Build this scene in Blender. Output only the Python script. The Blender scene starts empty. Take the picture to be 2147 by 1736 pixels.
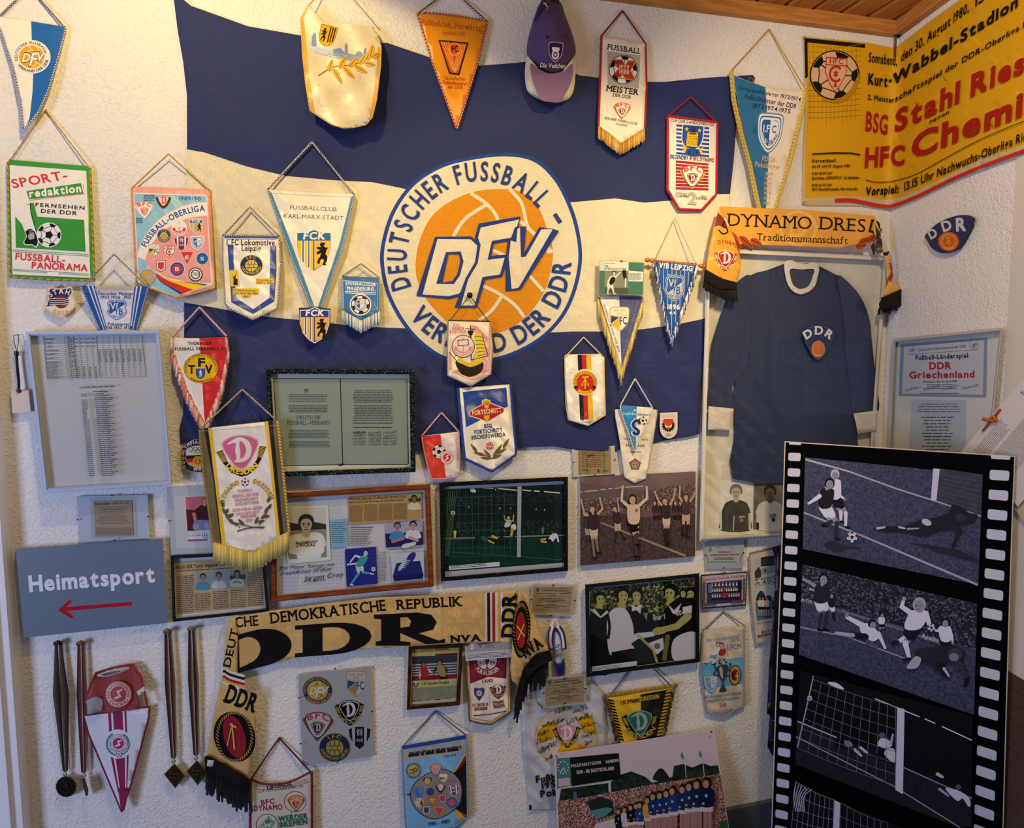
import bpy, bmesh, math, random
from mathutils import Vector, Matrix
from mathutils.geometry import tessellate_polygon
random.seed(7)
scene = bpy.context.scene
COL = scene.collection
rad, sin, cos, pi = math.radians, math.sin, math.cos, math.pi

# ---------------------------------------------------------------- camera
IMG_W, IMG_H, FOC = 2147, 1736, 1500.0
CAM = Vector((0.0, -2.18, 1.78))
yaw, pitch, roll = rad(15.15), rad(5.28), rad(-0.40)
FW = Vector((sin(yaw)*cos(pitch), cos(yaw)*cos(pitch), -sin(pitch)))
_rt = Vector((cos(yaw), -sin(yaw), 0)); _up = _rt.cross(FW)
RT = _rt*cos(roll) + _up*sin(roll); UP = _up*cos(roll) - _rt*sin(roll)
camd = bpy.data.cameras.new('camera'); camd.sensor_fit = 'HORIZONTAL'; camd.sensor_width = 36
camd.lens = FOC/IMG_W*36; camd.clip_start = .05
camo = bpy.data.objects.new('camera', camd); COL.objects.link(camo)
camo.matrix_world = Matrix(((RT.x, UP.x, -FW.x, CAM.x), (RT.y, UP.y, -FW.y, CAM.y), (RT.z, UP.z, -FW.z, CAM.z), (0, 0, 0, 1)))
scene.camera = camo

# ---------------------------------------------------------------- world, lights, exposure
scene.view_settings.view_transform = 'Standard'; scene.view_settings.look = 'None'
scene.view_settings.gamma = 1; scene.view_settings.exposure = 0.0
world = bpy.data.worlds.new('world'); scene.world = world; world.use_nodes = True
world.node_tree.nodes['Background'].inputs[0].default_value = (.62, .70, 1.0, 1)
world.node_tree.nodes['Background'].inputs[1].default_value = .13

def light(name, kind, loc, target, energy, col, **kw):
    l = bpy.data.lights.new(name, kind); l.energy = energy; l.color = col
    for k, v in kw.items(): setattr(l, k, v)
    o = bpy.data.objects.new(name, l); COL.objects.link(o); o.location = loc
    o.rotation_euler = (Vector(target)-Vector(loc)).to_track_quat('-Z', 'Y').to_euler()
    return o
WARM = (1.0, .74, .30)
light('spot_lamp', 'SPOT', (-.28, -.78, 2.86), (-.26, 0, 1.75), 32, WARM, spot_size=rad(116), spot_blend=.15, shadow_soft_size=.03)
light('spot_lamp', 'SPOT', (.95, -1.5, 2.84), (.75, 0, 1.68), 64, WARM, spot_size=rad(62), spot_blend=.4, shadow_soft_size=.03)
light('spot_lamp', 'SPOT', (.85, -1.55, 2.78), (1.95, -.15, 1.9), 60, (1.0, .80, .52), spot_size=rad(84), spot_blend=.6, shadow_soft_size=.05)
light('warm_fill', 'POINT', (.3, -1.4, 2.6), (0, 0, 0), 11, WARM, shadow_soft_size=.15)  # added weak fill standing in for warm light scattered by lamps and ceiling
light('window_daylight', 'AREA', (-2.6, -2.4, 1.35), (0.4, 0, 1.0), 60, (.52, .63, 1.0), shape='RECTANGLE', size=.8, size_y=1.1)

# ---------------------------------------------------------------- places: photograph sightlines meet the real walls
class Plane:
    def __init__(s, p, n): s.p = Vector(p); s.n = Vector(n).normalized()
    def at(s, x, y, off=0.0):
        r = FW*FOC + RT*(x-IMG_W/2) - UP*(y-IMG_H/2)
        return CAM + r*(((s.p + s.n*off - CAM).dot(s.n))/r.dot(s.n))
BACK = Plane((0, 0, 0), (0, -1, 0))
CORNER = BACK.at(1866, 480)
_a = rad(12)                      # the old house's corner is not quite square
RIGHT = Plane(CORNER, (-cos(_a), sin(_a), 0))

# ---------------------------------------------------------------- materials
MATS = {}
def lin(h):
    h = h.lstrip('#'); v = [int(h[i:i+2], 16)/255 for i in (0, 2, 4)]
    return tuple((c/12.92 if c <= .04045 else ((c+.055)/1.055)**2.4) for c in v)
KIND = {'cloth': (.85, 0, .25, 900), 'satin': (.38, 0, 0, 0), 'paper': (.6, 0, 0, 0), 'print': (.6, 0, 0, 0), 'matte': (.9, 0, 0, 0), 'gloss': (.18, 0, 0, 0),
        'metal': (.32, 1, 0, 0), 'knit': (.95, 0, .5, 450), 'wood': (.42, 0, 0, 0), 'plastic': (.35, 0, 0, 0), 'felt': (.9, 0, .4, 700)}
def M(col, kind='print'):
    key = (col, kind)
    if key in MATS: return MATS[key]
    m = bpy.data.materials.new('%s %s' % (kind, col)); m.use_nodes = True
    nt = m.node_tree; b = nt.nodes['Principled BSDF']
    ro, me, bump, sc = KIND[kind]
    c = lin(col); b.inputs['Base Color'].default_value = (*c, 1)
    b.inputs['Roughness'].default_value = ro; b.inputs['Metallic'].default_value = me
    b.inputs['Specular IOR Level'].default_value = .03 if kind == 'matte' else .12 if kind == 'print' else .25 if kind in ('cloth', 'knit', 'paper', 'felt') else .5
    if kind in ('cloth', 'felt'): b.inputs['Sheen Weight'].default_value = .08
    if bump:
        tc = nt.nodes.new('ShaderNodeTexCoord'); n = nt.nodes.new('ShaderNodeTexNoise'); n.inputs['Scale'].default_value = sc
        n.inputs['Detail'].default_value = 2
        bp = nt.nodes.new('ShaderNodeBump'); bp.inputs['Strength'].default_value = bump; bp.inputs['Distance'].default_value = .002
        nt.links.new(tc.outputs['Object'], n.inputs['Vector']); nt.links.new(n.outputs['Fac'], bp.inputs['Height'])
        nt.links.new(bp.outputs['Normal'], b.inputs['Normal'])
        mx = nt.nodes.new('ShaderNodeMix'); mx.data_type = 'RGBA'; mx.blend_type = 'MULTIPLY'
        n2 = nt.nodes.new('ShaderNodeTexNoise'); n2.inputs['Scale'].default_value = 500 if kind != 'knit' else 300; n2.inputs['Detail'].default_value = 1
        nt.links.new(tc.outputs['Object'], n2.inputs['Vector'])
        rp = nt.nodes.new('ShaderNodeMapRange'); rp.inputs[1].default_value = .3; rp.inputs[2].default_value = .7; rp.inputs[3].default_value = .82; rp.inputs[4].default_value = 1.08
        nt.links.new(n2.outputs['Fac'], rp.inputs[0])
        mx.inputs[0].default_value = 1; mx.inputs[6].default_value = (*c, 1)
        nt.links.new(rp.outputs[0], mx.inputs[7]); nt.links.new(mx.outputs[2], b.inputs['Base Color'])
    MATS[key] = m
    return m
def mix_noise(name, cols, scale, rough=.6, detail=4, stretch=(1, 1, 1), voronoi=False, bump=0, lo=.35, hi=.65, spec=.12):
    """speckled / grained surface: colours spread over a noise pattern"""
    if name in MATS: return MATS[name]
    m = bpy.data.materials.new(name); m.use_nodes = True; nt = m.node_tree; b = nt.nodes['Principled BSDF']
    tc = nt.nodes.new('ShaderNodeTexCoord'); mp = nt.nodes.new('ShaderNodeMapping'); mp.inputs['Scale'].default_value = stretch
    nt.links.new(tc.outputs['Object'], mp.inputs['Vector'])
    if voronoi:
        n = nt.nodes.new('ShaderNodeTexVoronoi'); n.inputs['Scale'].default_value = scale; out = n.outputs['Color']
    else:
        n = nt.nodes.new('ShaderNodeTexNoise'); n.inputs['Scale'].default_value = scale; n.inputs['Detail'].default_value = detail; out = n.outputs['Fac']
    nt.links.new(mp.outputs['Vector'], n.inputs['Vector'])
    r = nt.nodes.new('ShaderNodeValToRGB'); e = r.color_ramp.elements
    k = len(cols)
    for i, c in enumerate(cols):
        pos = lo+(hi-lo)*i/max(1, k-1)
        el = e[i] if i < 2 else e.new(pos)
        el.position = pos; el.color = (*lin(c), 1)
    if voronoi: r.color_ramp.interpolation = 'CONSTANT'
    nt.links.new(out, r.inputs['Fac']); nt.links.new(r.outputs['Color'], b.inputs['Base Color'])
    b.inputs['Roughness'].default_value = rough; b.inputs['Specular IOR Level'].default_value = spec
    if bump:
        bp = nt.nodes.new('ShaderNodeBump'); bp.inputs['Strength'].default_value = bump; bp.inputs['Distance'].default_value = .003
        nt.links.new(n.outputs[0], bp.inputs['Height']); nt.links.new(bp.outputs['Normal'], b.inputs['Normal'])
    MATS[name] = m
    return m
def glass_mat():
    if 'pane' in MATS: return MATS['pane']
    m = bpy.data.materials.new('pane glass'); m.use_nodes = True; nt = m.node_tree
    for n in list(nt.nodes): nt.nodes.remove(n)
    o = nt.nodes.new('ShaderNodeOutputMaterial'); mx = nt.nodes.new('ShaderNodeMixShader'); t = nt.nodes.new('ShaderNodeBsdfTransparent')
    g = nt.nodes.new('ShaderNodeBsdfGlossy'); f = nt.nodes.new('ShaderNodeFresnel')
    ge = nt.nodes.new('ShaderNodeNewGeometry'); mu = nt.nodes.new('ShaderNodeMath'); mu.operation = 'MULTIPLY'; iv = nt.nodes.new('ShaderNodeMath'); iv.operation = 'SUBTRACT'; iv.inputs[0].default_value = 1
    nt.links.new(ge.outputs['Backfacing'], iv.inputs[1]); nt.links.new(iv.outputs[0], mu.inputs[1]); nt.links.new(f.outputs[0], mu.inputs[0])   # only the entering surface mirrors: no total reflection inside the thin pane
    f.inputs[0].default_value = 1.4; g.inputs['Roughness'].default_value = .02; t.inputs[0].default_value = (.97, .985, .98, 1)
    nt.links.new(mu.outputs[0], mx.inputs[0]); nt.links.new(t.outputs[0], mx.inputs[1]); nt.links.new(g.outputs[0], mx.inputs[2]); nt.links.new(mx.outputs[0], o.inputs[0])
    MATS['pane'] = m
    return m
def asmat(c, kind='print'): return c if isinstance(c, bpy.types.Material) else M(c, kind)

# ---------------------------------------------------------------- lettering: outlines of every character, made once
CHARS = "ABCDEFGHIJKLMNOPQRSTUVWXYZabcdefghijklmnopqrstuvwxyzÄÖÜäöüßéÉ0123456789.,:;-–/()'\"!„”°&·#+*"
GLY = {}
def make_glyphs():
    tmp = []
    for bold, off in ((0, 0.0), (1, .02), (2, .036)):
        for ch in CHARS:
            cu = bpy.data.curves.new('g', 'FONT'); cu.body = ch; cu.resolution_u = 3; cu.offset = off; cu.fill_mode = 'FRONT'
            ob = bpy.data.objects.new('g', cu); COL.objects.link(ob); tmp.append((ob, cu, ch, bold))
    dg = bpy.context.evaluated_depsgraph_get()
    for ob, cu, ch, bold in tmp:
        ev = ob.evaluated_get(dg); me = ev.to_mesh()
        vs = [(v.co.x, v.co.y) for v in me.vertices]; fs = [tuple(p.vertices) for p in me.polygons]
        x0 = min((v[0] for v in vs), default=0); x1 = max((v[0] for v in vs), default=.3)
        GLY[(ch, bold)] = ([(x-x0, y) for x, y in vs], fs, x1-x0)
        ev.to_mesh_clear()
    def ink(g): return sum(abs(sum(g[0][f[i-1]][0]*g[0][f[i]][1]-g[0][f[i]][0]*g[0][f[i-1]][1] for i in range(len(f))))/2 for f in g[1])
    for (ch, b), g in list(GLY.items()):
        if b and ch in 'MNWVAKwvmRkXYyxz':          # a pointed joint swallows an inflated outline: thicken by shifted copies instead
            r = GLY[(ch, 0)]; o = (.02, .036)[b-1]; V, F_ = [], []
            for dx, dy in ((-o, -o), (o, -o), (-o, o), (o, o)):
                n = len(V); V += [(x+dx, y+dy, len(V)/max(1, len(r[0]))) for x, y in r[0]]; F_ += [tuple(i+n for i in f) for f in r[1]]
            GLY[(ch, b)] = ([(x+o, y, k) for x, y, k in V], F_, r[2]+2*o)
    cap = max(v[1] for v in GLY[('H', 0)][0])
    for k, (vs, fs, w) in GLY.items(): GLY[k] = ([(v[0]/cap, v[1]/cap, v[2] if len(v) > 2 else 0) for v in vs], fs, w/cap)
    for ob, cu, ch, bold in tmp: bpy.data.objects.remove(ob); bpy.data.curves.remove(cu)
make_glyphs()
def layout(s, bold=0, gap=.14):
    """[(char, x)], total width, in cap heights"""
    x = 0; out = []
    for ch in s:
        if ch == ' ': x += .45; continue
        g = GLY.get((ch, bold)) or GLY[('-', bold)]
        out.append((g, x)); x += g[2]+gap
    return out, max(.01, x-gap)

SERIF = {'A': ('lr', ''), 'B': ('l', 'l'), 'D': ('l', 'l'), 'E': ('l', 'l'), 'F': ('l', 'l'), 'H': ('lr', 'lr'), 'I': ('c', 'c'), 'K': ('lr', 'lr'), 'L': ('l', 'l'), 'M': ('lr', 'lr'), 'N': ('l', 'lr'),
         'P': ('l', 'l'), 'R': ('lr', 'l'), 'T': ('c', ''), 'U': ('', 'lr'), 'V': ('', 'lr'), 'Y': ('c', 'lr'), 'r': ('l', ''), 'h': ('lr', ''), 'n': ('lr', ''), 'm': ('lr', ''), 'f': ('l', ''), 'i': ('c', '')}
# ---------------------------------------------------------------- things and their parts
def ident(x, y): return x, y
def Z(x0, y0, s): return lambda x, y: (x0+x/s, y0+y/s)
Z1, Z2, Z3, Z4 = Z(0, 0, 3.339), Z(600, 0, 3.339), Z(1180, 0, 3.857), Z(1640, 0, 3.858)
Z5, Z6, Z7, Z8 = Z(0, 300, 4.233), Z(440, 300, 4.1325), Z(780, 300, 3.473), Z(1220, 420, 4.339)
Z9, Z10, Z11, Z12 = Z(1440, 420, 2.994), Z(1780, 400, 2.992), Z(0, 660, 4.34), Z(340, 630, 4.57)
Z13, Z14, Z15, Z16 = Z(0, 1000, 4.96), Z(340, 860, 4.96), Z(540, 740, 5.964), Z(860, 780, 5.65)
Z17, Z18, Z19, Z20 = Z(1140, 680, 4.959), Z(340, 1000, 3.702), Z(900, 980, 3.702), Z(400, 1220, 2.618)
Z21, Z22, Z23, Z24 = Z(0, 1300, 3.982), Z(500, 1380, 4.294), Z(820, 1220, 5.112), Z(1080, 1180, 3.122)
Z25, Z26, Z27, Z28 = Z(1440, 980, 4.567), Z(1600, 900, 3.925), Z(1600, 1160, 3.925), Z(1500, 1400, 3.318)

def ramp(y0, d0, y1, d1):
    """distance from the wall growing from d0 at height y0 to d1 at y1"""
    return lambda x, y: d0+(d1-d0)*min(1, max(0, (y-y0)/(y1-y0)))
def ripple(ax, lx, ay=0, ly=100, ph=0, skew=0):
    return lambda x, y: ax*sin((x+skew*y)*2*pi/lx+ph) + ay*sin(y*2*pi/ly+ph*1.7+.01*x)

ALL = []
class Thing:
    def __init__(s, name, label, cat, z=ident, at=None, plane=BACK, d=.006, wave=None, group=None, step=.00005, grid=14):
        s.pl, s.z, s.wave, s.step, s.grid = plane, z, wave, step, grid
        s.d = d if callable(d) else (lambda x, y: d)
        s.base = at; s.o = bpy.data.objects.new(name, None); s.o.empty_display_size = .02; COL.objects.link(s.o)
        s.o['label'] = label; s.o['category'] = cat
        group = group or {'pennant': 'club pennants hanging on the wall', 'medal': 'medals on ribbons', 'patch': 'embroidered patches pinned up'}.get(cat)
        if group: s.o['group'] = group
        s.parts = []; s.cur = 0.0; s.memo = {}; ALL.append(s)
    def raw(s, i, j):
        k = (i, j, id(s.d))
        if k not in s.memo: s.memo[k] = s.d(i*s.grid, -j*s.grid)+s.wave(i*s.grid, -j*s.grid)
        return s.memo[k]
    def off(s, x, y):
        """distance from the wall; cloth is one fixed net of triangles, so print and cord lie exactly on it"""
        if not s.wave: return s.d(x, y)
        u, v = x/s.grid, -y/s.grid; i, j = math.floor(u), math.floor(v); u -= i; v -= j
        if u+v <= 1: o = s.raw(i, j); return o+u*(s.raw(i+1, j)-o)+v*(s.raw(i, j+1)-o)
        o = s.raw(i+1, j+1); return o+(1-u)*(s.raw(i, j+1)-o)+(1-v)*(s.raw(i+1, j)-o)
    def P(s, name, parent=None, label=None, lift=None, kind=None):
        if lift is not None: s.cur = lift
        p = Part(s, name, parent, label)
        if kind: p.o['kind'] = kind
        return p
class Part:
    def __init__(s, t, name, parent, label):
        s.t, s.xf, s.zf = t, t.z, t.z
        s.o = bpy.data.objects.new(name, bpy.data.meshes.new(name)); COL.objects.link(s.o)
        if label: s.o['label'] = label
        s.parent = parent; s.o.parent = parent.o if parent else t.o
        s.V, s.Fc, s.mats, s.c0 = [], [], [], None
        s.X, s.XF = [], []          # free 3D geometry (world coordinates)
        t.parts.append(s)
    def mi(s, m):
        if m not in s.mats: s.mats.append(m)
        return s.mats.index(m)
    def z(s, f): s.xf = s.zf = f; return s
    def place(s, cx, cy, sx, sy=None, rot=0, skew=0, base=None):
        """draw in units: (0,0) at cx,cy; x right, y down"""
        base = base or s.zf; sy = sy or sx; s.c0 = s.t.cur; c, n = cos(rad(rot)), sin(rad(rot))
        def f(u, v):
            a, b = u*sx+skew*v*sy, v*sy
            return base(cx+a*c-b*n, cy+a*n+b*c)
        s.xf = f; return s
    def reset(s):
        """back to the thing's own units; motifs beside each other share the same thin ink layers"""
        s.xf = s.zf
        if s.c0 is not None: s.t.cur, s.c0 = s.c0, None
        return s
    def up(s, n=14): s.t.cur += n*s.t.step; return s
    def nl(s):
        s.t.cur += s.t.step; return s.t.cur
    def poly(s, pts, col, kind='print', holes=(), t=0, raw=False):
        s.t.cur += t; z = s.nl(); m = s.mi(asmat(col, kind))
        loops = [[(x, y) if raw else s.xf(x, y) for x, y in L] for L in ([pts]+list(holes))]
        tri = tessellate_polygon([[Vector((x, y, 0)) for x, y in L] for L in loops])
        b = len(s.V); flat = [v for L in loops for v in L]
        for x, y in flat: s.V.append((x, y, z))
        for a in tri:
            (x1, y1), (x2, y2), (x3, y3) = (flat[i] for i in a)
            ccw = (x2-x1)*(y3-y1)-(x3-x1)*(y2-y1) < 0       # seen from the room, y down
            s.Fc.append(((b+a[0], b+a[1], b+a[2]) if ccw else (b+a[0], b+a[2], b+a[1]), m))
        if t:
            nb = len(flat)
            for x, y in flat: s.V.append((x, y, z-t))
            for (f, mm) in list(s.Fc[-len(tri):]): s.Fc.append((tuple(i+nb for i in reversed(f)), m))
            k = b
            for L in loops:
                n = len(L)
                for i in range(n): s.Fc.append(((k+i, k+(i+1) % n, k+nb+(i+1) % n, k+nb+i), m))
                k += n
        return s
    def rect(s, x0, y0, x1, y1, col, kind='print', t=0, sl=0):
        """sl: slope of the horizontal sides"""
        return s.poly([(x0, y0), (x1, y0+(x1-x0)*sl), (x1, y1+(x1-x0)*sl), (x0, y1)], col, kind, t=t)
    def circ(s, cx, cy, r, col, ry=None, kind='print', n=36, t=0, hole=0, rot=0):
        ry = ry or r; c, q = cos(rad(rot)), sin(rad(rot))
        f = lambda k: [(cx+r*k*cos(a)*c-ry*k*sin(a)*q, cy+r*k*cos(a)*q+ry*k*sin(a)*c) for a in [2*pi*i/n for i in range(n)]]
        return s.poly(f(1), col, kind, holes=[f(hole)] if hole else (), t=t)
    def star(s, cx, cy, r, col, n=5, k=.4, rot=0):
        return s.poly([(cx+(r if i % 2 == 0 else r*k)*sin(pi*i/n+rad(rot)), cy-(r if i % 2 == 0 else r*k)*cos(pi*i/n+rad(rot))) for i in range(2*n)], col)
    def stroke(s, pts, w, col, kind='print', closed=False, w1=None, t=0):
        """a line of width w (tapering to w1)"""
        n = len(pts); L, R = [], []
        for i in range(n):
            a = pts[i-1] if (i > 0 or closed) else pts[i]; b = pts[(i+1) % n] if (i < n-1 or closed) else pts[i]
            dx, dy = b[0]-a[0], b[1]-a[1]; l = math.hypot(dx, dy) or 1
            ww = w if w1 is None else w+(w1-w)*i/max(1, n-1)
            nx, ny = -dy/l*ww/2, dx/l*ww/2
            if 0 < i < n-1 or closed:      # mitre
                d1 = (pts[i][0]-a[0], pts[i][1]-a[1]); l1 = math.hypot(*d1) or 1
                c = abs((d1[0]*dx+d1[1]*dy)/l1/l); c = max(c, .45); nx /= c; ny /= c
            L.append((pts[i][0]+nx, pts[i][1]+ny)); R.append((pts[i][0]-nx, pts[i][1]-ny))
        if closed: return s.poly(L, col, kind, holes=[R], t=t) if abs(area(L)) > abs(area(R)) else s.poly(R, col, kind, holes=[L], t=t)
        z = s.nl(); m = s.mi(asmat(col, kind)); b = len(s.V)
        for p in L+R: x, y = s.xf(*p); s.V.append((x, y, z))
        for i in range(n-1): s.Fc.append(((b+i, b+i+1, b+n+i+1, b+n+i), m))
        return s
    def limb(s, a, b, wa, wb, col):
        """tapered limb with round ends"""
        dx, dy = b[0]-a[0], b[1]-a[1]; th = math.atan2(dy, dx); P = []
        for i in range(7): q = th+pi/2+pi*i/6; P.append((a[0]+wa/2*cos(q), a[1]+wa/2*sin(q)))
        for i in range(7): q = th-pi/2+pi*i/6; P.append((b[0]+wb/2*cos(q), b[1]+wb/2*sin(q)))
        return s.poly(P, col)
    def glyph(s, g, place, m, z):
        b = len(s.V)
        for v in g[0]: x, y = s.xf(*place(v[0], v[1])); s.V.append((x, y, z+v[2]*.00001))
        for f in g[1]: s.Fc.append((tuple(b+i for i in f), m))
    def text(s, txt, x0, y0, x1, y1, h, col, bold=0, it=0, gap=.14, kind='print', vert=None):
        """lettering with its baseline from (x0,y0) to (x1,y1), capitals h tall"""
        z = s.nl(); m = s.mi(asmat(col, kind)); lay, W = layout(txt, bold, gap); dx, dy = x1-x0, y1-y0; l = math.hypot(dx, dy)
        ux, uy = dx/l, dy/l; k = l/W; vx, vy = vert or (uy, -ux)
        for g, gx in lay:
            s.glyph(g, lambda a, b: (x0+ux*(gx+a+it*b*h/k)*k+vx*b*h, y0+uy*(gx+a+it*b*h/k)*k+vy*b*h), m, z)
        return s
    def slab(s, txt, x0, y0, x1, y1, h, col, **kw):
        """lettering with slab serifs added at the ends of its stems"""
        s.text(txt, x0, y0, x1, y1, h, col, **kw); z = s.nl(); m = s.mi(asmat(col)); lay, W = layout(txt, kw.get('bold', 0), .14)
        dx, dy = x1-x0, y1-y0; l = math.hypot(dx, dy); ux, uy = dx/l, dy/l; k = l/W; vx, vy = uy, -ux; chs = [c for c in txt if c != ' ']
        for (g, gx), ch in zip(lay, chs):
            lo, up = SERIF.get(ch, ('', ''))
            for pos, v0 in [(c, 0) for c in lo]+[(c, 1) for c in up]:
                c = {'l': .06, 'r': g[2]-.06, 'c': g[2]/2}[pos]+gx; b = len(s.V)
                for a, v in ((c-.17, 0), (c+.17, 0), (c+.17, .1), (c-.17, .1)):
                    v = v if not v0 else 1-v; q = s.xf(x0+ux*a*k+vx*v*h, y0+uy*a*k+vy*v*h); s.V.append((q[0], q[1], z))
                s.Fc.append(((b, b+1, b+2, b+3) if not v0 else (b+3, b+2, b+1, b), m))
        return s
    def ctext(s, txt, cx, y, w, h, col, sl=0, **kw):
        return s.text(txt, cx-w/2, y-sl*w/2, cx+w/2, y+sl*w/2, h, col, **kw)
    def arc(s, txt, cx, cy, rx, ry, a0, a1, h, col, bold=0, wid=1.0, rot=0, kind='print'):
        """lettering round a circle; angles in degrees clockwise from the top; a1<a0: along the underside"""
        z = s.nl(); m = s.mi(asmat(col, kind)); lay, W = layout(txt, bold); sg = 1 if a1 > a0 else -1
        k = abs(rad(a1-a0))*(rx+ry)/2/W*wid
        for g, gx in lay:
            a = rad(a0+(a1-a0)*(gx+g[2]/2)/W+rot); px, py = cx+rx*sin(a), cy-ry*cos(a)
            tx, ty = cos(a)*sg, sin(a)*sg; nx, ny = ty, -tx
            s.glyph(g, lambda u, v: (px+tx*(u-g[2]/2)*k+nx*v*h, py+ty*(u-g[2]/2)*k+ny*v*h), m, z)
        return s
    def dashes(s, x0, y0, x1, y1, rows, col, h=.45, sl=0, ragged=.15, words=True, rng=None, lean=0, center=False):
        """rows of print too small to read: word-length marks"""
        r = rng or random.Random(int(x0*7+y0*13)); z = s.nl(); m = s.mi(asmat(col)); st = (y1-y0)/rows
        for i in range(rows):
            y = y0+st*i; xx = x0+lean*st*i; W = (x1-x0)*(1-ragged*r.random()); xa = xx+((x1-x0)-W)/2 if center else xx; xe = xa+W; x = xa
            while x < xe-1e-6:
                w = min(xe-x, st*r.uniform(.7, 3.2)) if words else xe-x; b = len(s.V)
                for px, py in ((x, y+(x-xx)*sl), (x+w, y+(x+w-xx)*sl), (x+w, y+st*h+(x+w-xx)*sl), (x, y+st*h+(x-xx)*sl)):
                    q = s.xf(px, py); s.V.append((q[0], q[1], z))
                s.Fc.append(((b+3, b+2, b+1, b), m)); x += w+st*.35
        return s
    def scribble(s, x0, y0, x1, y1, h, col, w=.5, n=None, seed=0):
        """a handwritten signature-like line"""
        r = random.Random(seed+int(x0)); n = n or max(6, int((x1-x0)/h*2.2)); P = []
        for i in range(n*3+1):
            t = i/(n*3); P.append((x0+(x1-x0)*t+r.uniform(-.3, .3)*h, y0+(y1-y0)*t-h*(.5+.5*sin(i*2.1+seed))*r.uniform(.2, 1)))
        return s.stroke(spl(P, False, 3), w, col)
    # ---- free 3D geometry
    def tube(s, pts, r, cols, kind='cloth', n=6, seg=None, twist=3, closed=False):
        """a cord along world points; two colours twist round each other"""
        P = [Vector(p) for p in pts]
        if seg:
            Q = [P[0]]
            for a, b in zip(P, P[1:]):
                k = max(1, int((b-a).length/seg))
                for i in range(1, k+1): Q.append(a.lerp(b, i/k))
            P = Q
        if not isinstance(cols, (list, tuple)): cols = [cols]
        ms = [s.mi(asmat(c, kind)) for c in cols]; b = len(s.X); N = len(P); rr = r if callable(r) else (lambda t: r)
        for i, p in enumerate(P):
            d = (P[min(i+1, N-1)]-P[max(i-1, 0)]).normalized(); u = d.cross(Vector((0, -1, .013))); u = u.normalized() if u.length > 1e-6 else Vector((1, 0, 0)); v = d.cross(u)
            R = rr(i/max(1, N-1))
            for j in range(n): a = 2*pi*j/n; s.X.append(p+u*cos(a)*R+v*sin(a)*R)
        for i in range(N-1):
            for j in range(n):
                s.XF.append(((b+i*n+j, b+i*n+(j+1) % n, b+(i+1)*n+(j+1) % n, b+(i+1)*n+j), ms[((i+j) // twist) % len(ms)]))
        s.XF.append((tuple(b+j for j in reversed(range(n))), ms[0])); s.XF.append((tuple(b+(N-1)*n+j for j in range(n)), ms[0]))
        return s
    def w3(s, x, y, e=0.0):
        q = s.xf(x, y); return s.t.pl.at(q[0], q[1], s.t.off(*q)+e)
    def cord(s, pts, r, cols, e=0.0, seg=.003, **kw):
        """cord through photograph points, e metres proud of the thing's surface (pts may carry their own e)"""
        Q = []
        P = [p if len(p) == 3 else (p[0], p[1], e) for p in pts]
        for a, b in zip(P, P[1:]):
            for i in range(6): t = i/6; Q.append(s.w3(a[0]+(b[0]-a[0])*t, a[1]+(b[1]-a[1])*t, a[2]+(b[2]-a[2])*t))
        Q.append(s.w3(*P[-1])); return s.tube(Q, r, cols, seg=seg, **kw)
    def fringe(s, pts, drop, n, cols, r=.0011, e=.002, jit=.12, dirv=(0, 1), kind='cloth', sway=.02):
        """threads hanging from a line, drop long (in drawing units)"""
        L = [0]
        for a, b in zip(pts, pts[1:]): L.append(L[-1]+math.hypot(b[0]-a[0], b[1]-a[1]))
        rg = random.Random(int(pts[0][0]*3+drop))
        for i in range(n):
            l = L[-1]*(i+.5)/n; k = max(j for j in range(len(L)-1) if L[j] <= l+1e-9); f = (l-L[k])/(L[k+1]-L[k])
            x, y = pts[k][0]+(pts[k+1][0]-pts[k][0])*f, pts[k][1]+(pts[k+1][1]-pts[k][1])*f
            dl = drop*(1+jit*rg.uniform(-1, 1)); sx = rg.uniform(-sway, sway)*drop; ee = e+rg.uniform(0, .0025)
            A = [s.w3(x, y, ee), s.w3(x+dirv[0]*dl*.5+sx*.4, y+dirv[1]*dl*.5, ee+.001), s.w3(x+dirv[0]*dl+sx, y+dirv[1]*dl, ee)]
            s.tube(A, r*rg.uniform(.8, 1.25), [cols[rg.randrange(len(cols))]], kind=kind, n=4)
        return s
    def solid(s, V, F, col, kind='plastic'):
        b = len(s.X); m = s.mi(asmat(col, kind)); s.X += [Vector(v) for v in V]; s.XF += [(tuple(b+i for i in f), m) for f in F]
        return s
    def ballp(s, c, r, col, kind='plastic', sq=(1, 1, 1), n=10):
        V, F = [], []; c = Vector(c)
        for i in range(n+1):
            for j in range(2*n):
                a, q = pi*i/n, pi*j/n; V.append(c+Vector((r*sin(a)*cos(q)*sq[0], r*sin(a)*sin(q)*sq[1], r*cos(a)*sq[2])))
        for i in range(n):
            for j in range(2*n): F.append((i*2*n+j, (i+1)*2*n+j, (i+1)*2*n+(j+1) % (2*n), i*2*n+(j+1) % (2*n)))
        return s.solid(V, F, col, kind)
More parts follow.
